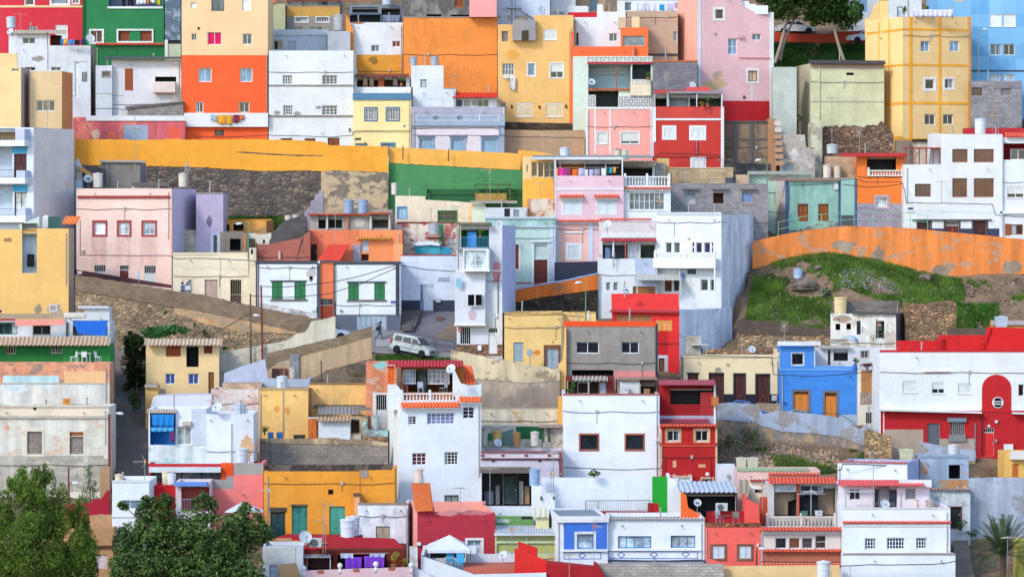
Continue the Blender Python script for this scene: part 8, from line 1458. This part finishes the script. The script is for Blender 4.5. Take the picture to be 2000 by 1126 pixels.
# ================================================================ vehicles and people
def wheel(o, x, y, r=.31):
 w = empty('wheel', None, None, (x, y, r)); w.parent = o; R90 = Matrix.Rotation(math.pi / 2, 3, 'X')
 MB().lathe([(r * .62, -.1), (r * .95, -.1), (r, -.05), (r, .05), (r * .95, .1), (r * .62, .1)], 18, (0, 0, 0), R90).build('tyre', 'f:18181A:.9', w)
 q = MB().lathe([(.02, -.085), (r * .62, -.07), (r * .64, .07), (.02, .085)], 14, (0, 0, 0), R90); q.build('rim', 'me:B4B8BC', w)
def vehicle(label, name, cat, loc, yaw, pitch, prof, glassline, c, W=1.66, wb=1.3, wins=None, group=None):
 o = empty(name, label, cat, loc, yaw, group); o.rotation_mode = 'ZYX'; o.rotation_euler = (0, pitch, yaw)
 q = MB(); n = len(prof); hw = W / 2
 def wid(z): return hw if z < glassline else hw - (z - glassline) * .16
 for i in range(n):
  (x0, z0), (x1, z1) = prof[i], prof[(i + 1) % n]; a, b_ = wid(z0), wid(z1); q.poly([(x0, -a, z0), (x1, -b_, z1), (x1, b_, z1), (x0, a, z0)])
 zs = sorted(set([z for _, z in prof] + [glassline]))
 for sg in (-1, 1): q.poly([(x, sg * wid(z), z) for x, z in (prof if sg < 0 else reversed(prof))])
 q.build('body', c, o)
 for (nm, pts) in wins:
  for sg in (-1, 1):
   MB().poly([(x, sg * (wid(z) + .012), z) for x, z in (pts if sg < 0 else list(reversed(pts)))]).build(nm, 'f:262C32:.4' if nm == 'window' else 'f:2A2A2C', o)
 for sx in (-wb, wb):
  for sg in (-1, 1):
   wheel(o, sx, sg * (hw - .03)); q = MB().lathe([(.0, 0), (.37, 0), (.37, .01), (0, .01)], 18, (sx, sg * (hw + .002) + (.004 if sg > 0 else 0), .34), Matrix.Rotation(math.pi / 2, 3, 'X')); q.build('wheel_arch', 'f:141416:.95', o)
 return o
van_prof = [(-1.98, .32), (-2.02, .7), (-1.98, 1.2), (-1.86, 1.72), (-1.7, 1.8), (.1, 1.82), (.5, 1.74), (1.12, 1.16), (1.75, 1.0), (1.98, .84), (2.04, .55), (2.0, .3)]
pv = P3(805, 691, 694); pv.z -= .12
v = vehicle('silver white family van parked nose down on the street below the alley', 'parked_van', 'van', pv, math.radians(-24), math.radians(10), van_prof, 1.08, 'f:AEB8B6:.28', wins=[('window', [(-1.72, 1.15), (-.98, 1.13), (-.95, 1.6), (-1.62, 1.62)]), ('window', [(-.82, 1.13), (.0, 1.1), (-.02, 1.6), (-.8, 1.6)]), ('window', [(.12, 1.1), (1.0, 1.1), (.55, 1.56), (.12, 1.6)]), ('side_strip', [(-1.5, .6), (1.4, .58), (1.4, .63), (-1.5, .66)]), ('door_seam', [(.05, .4), (.08, .4), (.08, 1.7), (.05, 1.7)])])
MB().poly([(.54, -.68, 1.74), (1.12, -.78, 1.19), (1.12, .78, 1.19), (.54, .68, 1.74)]).build('windscreen', 'f:3A444A:.35', v).location = (.02, 0, .02)
for sg in (-1, 1):
 MB().poly([(1.8, sg * .8, .98), (1.99, sg * .5, .9), (2.03, sg * .5, .72), (1.9, sg * .82, .74)]).build('headlight', 'g:C8D0D4', v).location = (.02, 0, 0)
 MB().box(-2.04, -1.9, sg * .84 - .03, sg * .84 + .03, .8, 1.3).build('tail_light', 'f:B01818', v)
 MB().box(.95, 1.1, sg * .92 - .08, sg * .92 + .08, 1.1, 1.25).build('mirror', 'f:2A2A2C', v); MB().box(.2, .36, sg * .84 - .02, sg * .84 + .02, .92, .97).build('handle', 'f:1A1A1C', v)
v.scale = (.94, .94, .94)
MB().box(1.97, 2.1, -.8, .8, .3, .55).build('front_bumper', 'f:9AA4A8', v); MB().box(-2.1, -1.97, -.8, .8, .32, .58).build('rear_bumper', 'f:8A9498', v); MB().box(2.04, 2.06, -.35, .35, .6, .75).build('radiator_grille', 'f:1A1A1C', v)
car_prof = [(-2.05, .35), (-2.1, .75), (-1.95, .95), (-1.3, 1.02), (-.75, 1.42), (.35, 1.42), (1.05, .98), (1.85, .85), (2.1, .6), (2.05, .32)]
cw = [('window', [(-1.05, 1.05), (-.15, 1.03), (-.15, 1.36), (-.7, 1.36)]), ('window', [(-.08, 1.03), (.9, 1.0), (.33, 1.36), (-.08, 1.36)])]
for l, x, y, b_, yaw, c in (('white sedan half hidden behind the leaning trunks', 1553, 68, 66, .08, 'f:D4D8DC:.3'), ('white hatchback nosing out behind the yellow tower', 1690, 86, 80, math.radians(200), 'f:CDD2D6:.3'), ('pale blue car behind the pale plaster wall', 640, 664, 652, -.1, 'f:A8C0DC:.3'), ('bright blue car parked nose down behind the pale blue wall', 1452, 816, 830, -.1, 'f:2E6AC8:.3'), ('sea green car parked nose down below the orange doors', 1562, 834, 838, -.1, 'f:6A9A9E:.3')):
 pc = P3(x, y, b_); vc = vehicle(l, 'parked_car', 'car', pc, yaw, .16 if 'nose down' in l else 0, car_prof, .98, c, wins=cw)
 MB().poly([(.37, -.62, 1.4), (1.02, -.74, 1.0), (1.02, .74, 1.0), (.37, .62, 1.4)]).build('windscreen', 'f:3A444A:.35', vc).location = (.02, 0, .02)
 for sg in (-1, 1): MB().box(2.0, 2.1, sg * .6 - .15, sg * .6 + .15, .62, .78).build('headlight', 'g:C8D0D4', vc); MB().box(-2.12, -2.05, sg * .65 - .12, sg * .65 + .12, .72, .9).build('tail_light', 'f:B01818', vc)
def person(label, loc, yaw, joints, mats, hair, extra=None):
 """joints: name -> (x, y, z, r, parent). x forward"""
 names = list(joints); me = bpy.data.meshes.new('body'); me.from_pydata([joints[n][:3] for n in names], [(names.index(joints[n][4]), i) for i, n in enumerate(names) if joints[n][4]], [])
 t = bpy.data.objects.new('body', me); COL.objects.link(t); sk = t.modifiers.new('s', 'SKIN'); sv = me.skin_vertices[0].data
 for i, n in enumerate(names): sv[i].radius = (joints[n][3],) * 2; sv[i].use_root = (i == 0)
 sk.use_smooth_shade = True; t.modifiers.new('u', 'SUBSURF').levels = 1
 dg = bpy.context.evaluated_depsgraph_get(); m2 = bpy.data.meshes.new_from_object(t.evaluated_get(dg)); bpy.data.objects.remove(t)
 m2.materials.clear(); [m2.materials.append(M(x)) for x in mats[0]]
 for p in m2.polygons: p.material_index = mats[1](p.center)
 root = empty('person', label, 'person', loc, yaw); o = bpy.data.objects.new('body', m2); COL.objects.link(o); o.parent = root
 hx, hy, hz = joints['head'][:3]; MB().lathe([(0, .125), (.07, .115), (.112, .06), (.118, 0), (.1, -.06), (.06, -.1), (0, -.1)], 14, (hx - .03, hy, hz + .025)).build('hair', hair, root, True)
 for sg in (-1, 1): MB().lathe([(0, -.012), (.012, 0), (0, .012)], 6, (hx + .1, hy + sg * .035, hz)).build('eye', 'f:1A1410', root)
 MB().bar((hx + .095, hy, hz - .01), (hx + .128, hy, hz - .03), .012, 5, .016).build('nose', mats[0][2], root); MB().box(hx + .09, hx + .102, hy - .025, hy + .025, hz - .07, hz - .06).build('mouth', 'f:8A4A44', root)
 if extra: extra(root)
 return root
def body(H_, legs, arms, lean=0):
 s = H_ / 1.66; j = {}
 def a(n, x, y, z, r, p): j[n] = (x * s + lean * max(0, z - .85) * s, y * s, z * s, r * s, p)
 a('pelvis', 0, 0, .88, .125, None); a('waist', 0, 0, 1.02, .105, 'pelvis'); a('chest', .01, 0, 1.22, .125, 'waist'); a('neckb', 0, 0, 1.36, .075, 'chest'); a('neck', .02, 0, 1.43, .05, 'neckb'); a('head', .04, 0, 1.54, .098, 'neck'); a('crown', .03, 0, 1.6, .075, 'head')
 for sg, nm, (kx, kz, fx, fz) in ((1, 'l', legs[0]), (-1, 'r', legs[1])):
  a('hip' + nm, 0, sg * .09, .83, .095, 'pelvis'); a('knee' + nm, kx, sg * .095, kz, .06, 'hip' + nm); a('ank' + nm, fx, sg * .095, fz, .042, 'knee' + nm); a('toe' + nm, fx + .16, sg * .1, fz - .05, .035, 'ank' + nm)
 for sg, nm, (ex, ey, ez, hx, hy, hz) in ((1, 'l', arms[0]), (-1, 'r', arms[1])):
  a('sh' + nm, 0, sg * .17, 1.33, .06, 'neckb'); a('el' + nm, ex, sg * ey, ez, .042, 'sh' + nm); a('wr' + nm, hx, sg * hy, hz, .028, 'el' + nm)
  d = Vector((hx - ex, sg * (hy - ey), hz - ez)).normalized(); u = d.cross(Vector((0, 1, .3))).normalized(); pm = Vector((hx, sg * hy, hz)) + d * .06
  a('palm' + nm, pm.x, pm.y, pm.z, .03, 'wr' + nm)
  for f in range(4):
   q0 = pm + d * .045 + u * (.027 - .018 * f); q1 = q0 + d * (.035, .045, .04, .03)[f] + Vector((0, -sg * .012, -.006)); a('f%d' % f + nm, q0.x, q0.y, q0.z, .009, 'palm' + nm); a('g%d' % f + nm, q1.x, q1.y, q1.z, .008, 'f%d' % f + nm)
  q0 = pm + u * .045 - d * .01; q1 = q0 + d * .04 + u * .012; a('th' + nm, q0.x, q0.y, q0.z, .011, 'palm' + nm); a('ti' + nm, q1.x, q1.y, q1.z, .009, 'th' + nm)
 return j
pw = P3(741, 664.5, 668)
def bag(root): MB().lathe([(0, -.17), (.13, -.15), (.16, 0), (.12, .16), (0, .18)], 10, (-.2, -.12, 1.05)).build('shoulder_bag', 'f:22222A', root, True); MB().tube([(-.2, -.1, 1.2), (-.02, -.2, 1.36), (.06, -.1, 1.38)], .018, 5).build('bag_strap', 'f:22222A', root); MB().lathe([(0, .1), (.05, .05), (.06, -.1), (.03, -.2), (0, -.22)], 9, (-.12, 0, 1.5)).build('ponytail', 'f:2A1E1A', root, True)
person('person walking past the garage in a navy top and jeans with a dark shoulder bag', pw, .1, body(1.66, ((.22, .48, .28, .1), (-.08, .47, -.42, .2)), ((.1, .2, 1.08, .36, .16, .98), (-.1, .2, 1.1, .06, .2, .95)), .1), (['f:2A2E4E', 'f:33507E', 'f:C49078', 'f:2A2628'], lambda c: 3 if c.z < .1 else 1 if c.z < .9 and abs(c.y) < .16 else (2 if c.z > 1.42 or c.x > .27 and c.z < 1.0 else 0)), 'f:2A1E1A', bag)
pd = P3(355, 586, 622); person('person in a blue top leaning by the grey door with the poster', pd, -.6, body(1.62, ((.03, .46, .0, .07), (.02, .46, -.02, .07)), ((.12, .2, 1.1, .3, .12, 1.12), (.08, .22, 1.08, .22, .14, .98)), .08), (['f:6A8AC8', 'f:2E3A5A', 'f:B8836A', 'f:2A2628'], lambda c: 3 if c.z < .09 else 1 if c.z < .9 and abs(c.y) < .16 else (2 if c.z > 1.41 or c.x > .22 and c.z < 1.14 else 0)), 'f:3A1E1A')
# ================================================================ ground
def inpad(X, Y):
 r = None
 for (px, py, c, s, W, dep, zb) in PADS:
  dx, dy = X - px, Y - py; u = dx * c + dy * s; w = -dx * s + dy * c
  if -.2 < u < W + .2 and -.05 < w < dep + .2: r = zb if r is None else min(r, zb)
 return r
def ground():
 xs = [-900, -500, -260, -160, -110] + [-72 + i * .9 for i in range(161)] + [110, 160, 260, 500, 900]
 ys = [-60, -20, 0, 20, 40, 60, 90, 130, 170, 200, 220, 240, 252] + [258 + i * .8 for i in range(176)] + [402, 412, 430, 460, 520, 640, 900, 1400, 2200]
 m = MB(); nx = len(xs)
 for y in ys:
  for x in xs:
   z = zt(x, y)
   if 256 < y < 400:
    z += .22 * mnoise.noise(Vector((x * .35, y * .35, 0))) + .1 * mnoise.noise(Vector((x * 1.1, y * 1.1, 3)))
    p = inpad(x, y)
    if p is not None: z = min(z, p - .12)
   m.v.append((x, y, z))
 for j in range(len(ys) - 1):
  for i in range(nx - 1): a = j * nx + i; m.f.append((a, a + 1, a + nx + 1, a + nx))
 o = m.build('ground', 'so:A08A70:7A6A58', None, True); o['kind'] = 'structure'
ground()
def road(name, rows, mat, lift=.1, steps=False):
 m = MB(); rr = []
 for k in range(len(rows) - 1):
  (y0, a0, c0), (y1, a1, c1) = rows[k], rows[k + 1]; n = max(1, int(abs(y1 - y0) / 4))
  for i in range(n + (k == len(rows) - 2)): t = i / n; rr.append((y0 + (y1 - y0) * t, a0 + (a1 - a0) * t, c0 + (c1 - c0) * t))
 nx = 24
 def pt(x, y, dz=0): d = D(y); X = xp(x, d); return (X, d, zt(X, d) + lift + dz)
 for j in range(len(rr) - 1):
  (y0, a0, c0), (y1, a1, c1) = rr[j], rr[j + 1]
  for i in range(nx):
   f = [(a0 + (c0 - a0) * i / nx, y0), (a0 + (c0 - a0) * (i + 1) / nx, y0), (a1 + (c1 - a1) * (i + 1) / nx, y1), (a1 + (c1 - a1) * i / nx, y1)]
   P = [pt(*q) for q in f]
   if steps:
    zf = P[0][2]; m.poly([P[0][:2] + (zf,), P[1][:2] + (zf,), P[2][:2] + (zf,), P[3][:2] + (zf,)]); m.poly([P[3], P[2], P[2][:2] + (zf,), P[3][:2] + (zf,)])
   else: m.poly(P)
 o = m.build(name, mat); o['kind'] = 'structure'; return o
road('street', [(612, 500, 660), (640, 560, 784), (664, 640, 830), (692, 735, 905), (704, 880, 985), (724, 985, 1100)], 'p:8E8A88:.9', .14)
road('alley', [(604, 783, 893), (640, 783, 893), (664, 784, 900), (690, 800, 900)], 'p:78767C:.9', .2)
for y_ in (668, 672.5, 677): road('road_marking', [(y_, 735, 762), (y_ + 2, 735, 762)], 'f:C8C8C8', .2)
road('alley_steps', [(614, 784, 826), (655, 784, 808)], 'p:6E6A68:.9', .42, True); road('alley_steps', [(632, 884, 893), (668, 846, 893)], 'p:8A7E70:.9', .22, True)
m_ = P3(860, 627, 627); o_ = MB().lathe([(0, .0), (.45, 0), (.45, .06), (0, .06)], 16).build('manhole_cover', 'f:6A4A48', None); o_.location = (m_.x, m_.y, zt(m_.x, m_.y) + .2); o_.rotation_euler = (.4, 0, 0); tag(o_, 'round reddish manhole cover in the alley', 'manhole cover')
road('stairway', [(648, 214, 290), (800, 214, 288), (960, 214, 292)], 'p:8E8680:.9', .25, True)
road('garden_stairs', [(1036, 1860, 1886), (1140, 1866, 1904)], 'p:9A9086:.9', .25, True)
road('upper_road', [(70, 1505, 1700), (84, 1505, 1700)], 'p:6A6668:.9', .15)
Wall('low red orange kerb wall along the road under the trees', 84, [('wall_face', 'p:B8442C:.4', [(1512, 62, None), (1560, 66, None), (1610, 67, None), (1640, 62, None), (1692, 60, None)], 0)], jag=.02, name='kerb_wall')
def scatter(name, kind, poly, n, mk, mat, seed, gate=None, by_row=True):
 rnd = random.Random(seed); m = MB(); xs = [p[0] for p in poly]; ys = [p[1] for p in poly]; c = 0; tries = 0
 def ins(x, y):
  r = False; j = len(poly) - 1
  for i in range(len(poly)):
   if (poly[i][1] > y) != (poly[j][1] > y) and x < (poly[j][0] - poly[i][0]) * (y - poly[i][1]) / (poly[j][1] - poly[i][1]) + poly[i][0]: r = not r
   j = i
  return r
 while c < n and tries < n * 30:
  tries += 1; x, y = rnd.uniform(min(xs), max(xs)), rnd.uniform(min(ys), max(ys))
  if not ins(x, y): continue
  d = D(y); X = xp(x, d)
  if gate is not None and .3 * rnd.random() ** 2 * (1 if kind == 'stuff' else 0) * -1 + mnoise.noise(Vector((X * .33 + seed, d * .4, seed))) + .35 * mnoise.noise(Vector((X * 1.3, d * 1.3, seed))) < (gate(X, d) if callable(gate) else gate): continue
  if inpad(X, d) is not None: continue
  mk(m, X, d, zt(X, d), rnd); c += 1
 o = m.build(name, mat); o['kind'] = kind; return o
def blade(m, X, Y, z, r):
 h = r.uniform(.1, .38);
 for _ in range(3):
  a = r.uniform(0, 6.28); w = r.uniform(.02, .06); ex, ey = r.uniform(-.22, .22), r.uniform(-.22, .1); c, s = math.cos(a) * w, math.sin(a) * w
  m.poly([(X - c, Y - s, z - .1), (X + c, Y + s, z - .1), (X + ex, Y + ey, z + h * r.uniform(.6, 1))])
  X += r.uniform(-.08, .08); Y += r.uniform(-.08, .08)
def rock(m, X, Y, z, r, lo=.05, hi=.22):
 s = lo + (hi - lo) * r.random() ** 3; i = len(m.v)
 for k in range(6): a = k * 1.047 + r.uniform(-.3, .3); q = s * r.uniform(.7, 1.2); m.v.append((X + q * math.cos(a), Y + q * math.sin(a), z - s * .2))
 for k in range(5): a = k * 1.257 + r.uniform(-.3, .3); q = s * r.uniform(.4, .7); m.v.append((X + q * math.cos(a), Y + q * math.sin(a), z + s * r.uniform(.35, .7)))
 for k in range(6): m.f.append((i + k, i + (k + 1) % 6, i + 6 + min(4, (k + 1) % 6) % 5, i + 6 + k % 5))
 m.f.append(tuple(i + 6 + k for k in range(5)))
HILL = [(1476, 548), (1545, 530), (1640, 522), (1720, 535), (1870, 552), (2010, 552), (2010, 655), (1870, 655), (1760, 610), (1640, 590), (1622, 652), (1455, 628)]
scatter('hillside_grass', 'stuff', HILL, 36000, blade, 'lf:34721C:86A84A', 2, lambda X, d: .28 if X > 41 else (.12 if ((X - 26.9) / 2.2) ** 2 + ((d - 323.8) / 1.6) ** 2 < 1 else -.34))
scatter('hillside_stones', 'stuff', HILL, 2200, lambda m, X, Y, z, r: rock(m, X, Y, z, r, .04, .3), 'pl:9A8A78:6A6058:.5', 4, -.3)
scatter('rubble_heap', 'stuff', [(1640, 572), (1690, 564), (1735, 574), (1765, 590), (1640, 594)], 900, lambda m, X, Y, z, r: rock(m, X, Y, z + r.uniform(0, .2), r, .05, .18), 'pl:8E8C90:B8A898:.5', 5)
scatter('slope_grass', 'stuff', [(1508, 84), (1692, 88), (1692, 128), (1508, 135)], 9000, blade, 'lf:183C12:2E5E1A', 6, -.5)  # grass below the trees darkened in colour to read as shaded
scatter('courtyard_grass', 'stuff', [(448, 422), (470, 418), (560, 424), (552, 450), (450, 450)], 2600, blade, 'lf:2A5A1C:4E8A2C', 7)
scatter('bank_grass', 'stuff', [(1596, 276), (1735, 272), (1735, 292), (1600, 296)], 2600, blade, 'lf:3E7A20:7AAA3A', 8)
scatter('roadside_grass', 'stuff', [(736, 690), (800, 697), (882, 702), (882, 712), (736, 708)], 3200, blade, 'lf:2E5E1C:5E8E34', 9, -.25)
scatter('roadside_rubble', 'stuff', [(736, 702), (900, 706), (900, 716), (736, 714)], 700, rock, 'pl:B4A898:7A7068:.5', 10)
scatter('lot_rubble', 'stuff', [(1400, 850), (1640, 862), (1640, 920), (1400, 915)], 2400, lambda m, X, Y, z, r: rock(m, X, Y, z, r, .04, .26), 'pl:B09A80:8A8278:.5', 11)
scatter('lot_grass', 'stuff', [(1480, 876), (1640, 876), (1760, 890), (1760, 925), (1420, 925)], 5000, blade, 'lf:3E6A20:7A9A44', 12, .02)
scatter('path_grass', 'stuff', [(1860, 596), (1950, 600), (1950, 640), (1862, 640)], 2600, blade, 'lf:2E6A1A:5A9A2C', 13, -.4)
scatter('wall_foot_grass', 'stuff', [(434, 700), (470, 694), (470, 706), (434, 716)], 700, blade, 'lf:3E6A24:6A9A3A', 14)
for i, (l, x, y, r_, b_) in enumerate((('round grey boulder in the grass under the orange wall', 1808, 552, 13, 560), ('broad buried tan boulder on the grassy slope', 1570, 588, 24, 590), ('small tan boulder by the bucket tank', 1598, 566, 9, 570))):
 c = P3(x, y, b_); c.z = zt(c.x, c.y) + .25; k = K(b_); q = MB(); n, m_ = 18, 12
 for j in range(m_ + 1):
  for a in range(n):
   t, u = math.pi * j / m_, 2 * math.pi * a / n; v = Vector((math.sin(t) * math.cos(u), math.sin(t) * math.sin(u), math.cos(t))); s = r_ * k * (1 + .35 * mnoise.noise(v * 1.6 + Vector((i * 4, 0, 0))) + .2 * mnoise.noise(v * 4.3)); q.v.append((v.x * s, v.y * s, v.z * s * .6))
 for j in range(m_):
  for a in range(n): q.f.append((j * n + a, (j + 1) * n + a, (j + 1) * n + (a + 1) % n, j * n + (a + 1) % n))
 o = q.build('boulder', 'pl:8A8078:6A6058:.5'); o.location = c; tag(o, l, 'boulder')
# ================================================================ light and camera
to_sun = Vector((-.56, -.62, .60)).normalized()
w = bpy.data.worlds.new('World'); S.world = w; w.use_nodes = True; nt = w.node_tree; bg = nt.nodes['Background']
sky = nt.nodes.new('ShaderNodeTexSky'); sky.sky_type = 'NISHITA'; sky.sun_disc = False; sky.sun_elevation = math.asin(to_sun.z); sky.sun_rotation = math.atan2(to_sun.x, to_sun.y)
sky.air_density = 1.0; sky.dust_density = .5; sky.ozone_density = 1.0
nt.links.new(sky.outputs[0], bg.inputs['Color']); bg.inputs['Strength'].default_value = SKY
l = bpy.data.lights.new('sun', 'SUN'); l.energy = SUN; l.angle = math.radians(SUNANG); l.color = (1, .93, .82); lo = bpy.data.objects.new('sun', l); COL.objects.link(lo); lo.rotation_euler = to_sun.to_track_quat('Z', 'Y').to_euler(); lo.location = (-60, 200, 90)
cam = bpy.data.cameras.new('camera'); co = bpy.data.objects.new('camera', cam); COL.objects.link(co); S.camera = co
cam.sensor_width = 36; cam.lens = 36 * F / 2000; cam.shift_y = -(563 - YH) / 2000; cam.clip_start = 1; cam.clip_end = 6000; co.location = (0, 0, ZC); co.rotation_euler = (math.pi / 2, 0, 0)
S.view_settings.view_transform = 'Standard'; S.view_settings.look = 'None'; S.view_settings.exposure = EXPO; S.view_settings.gamma = 1
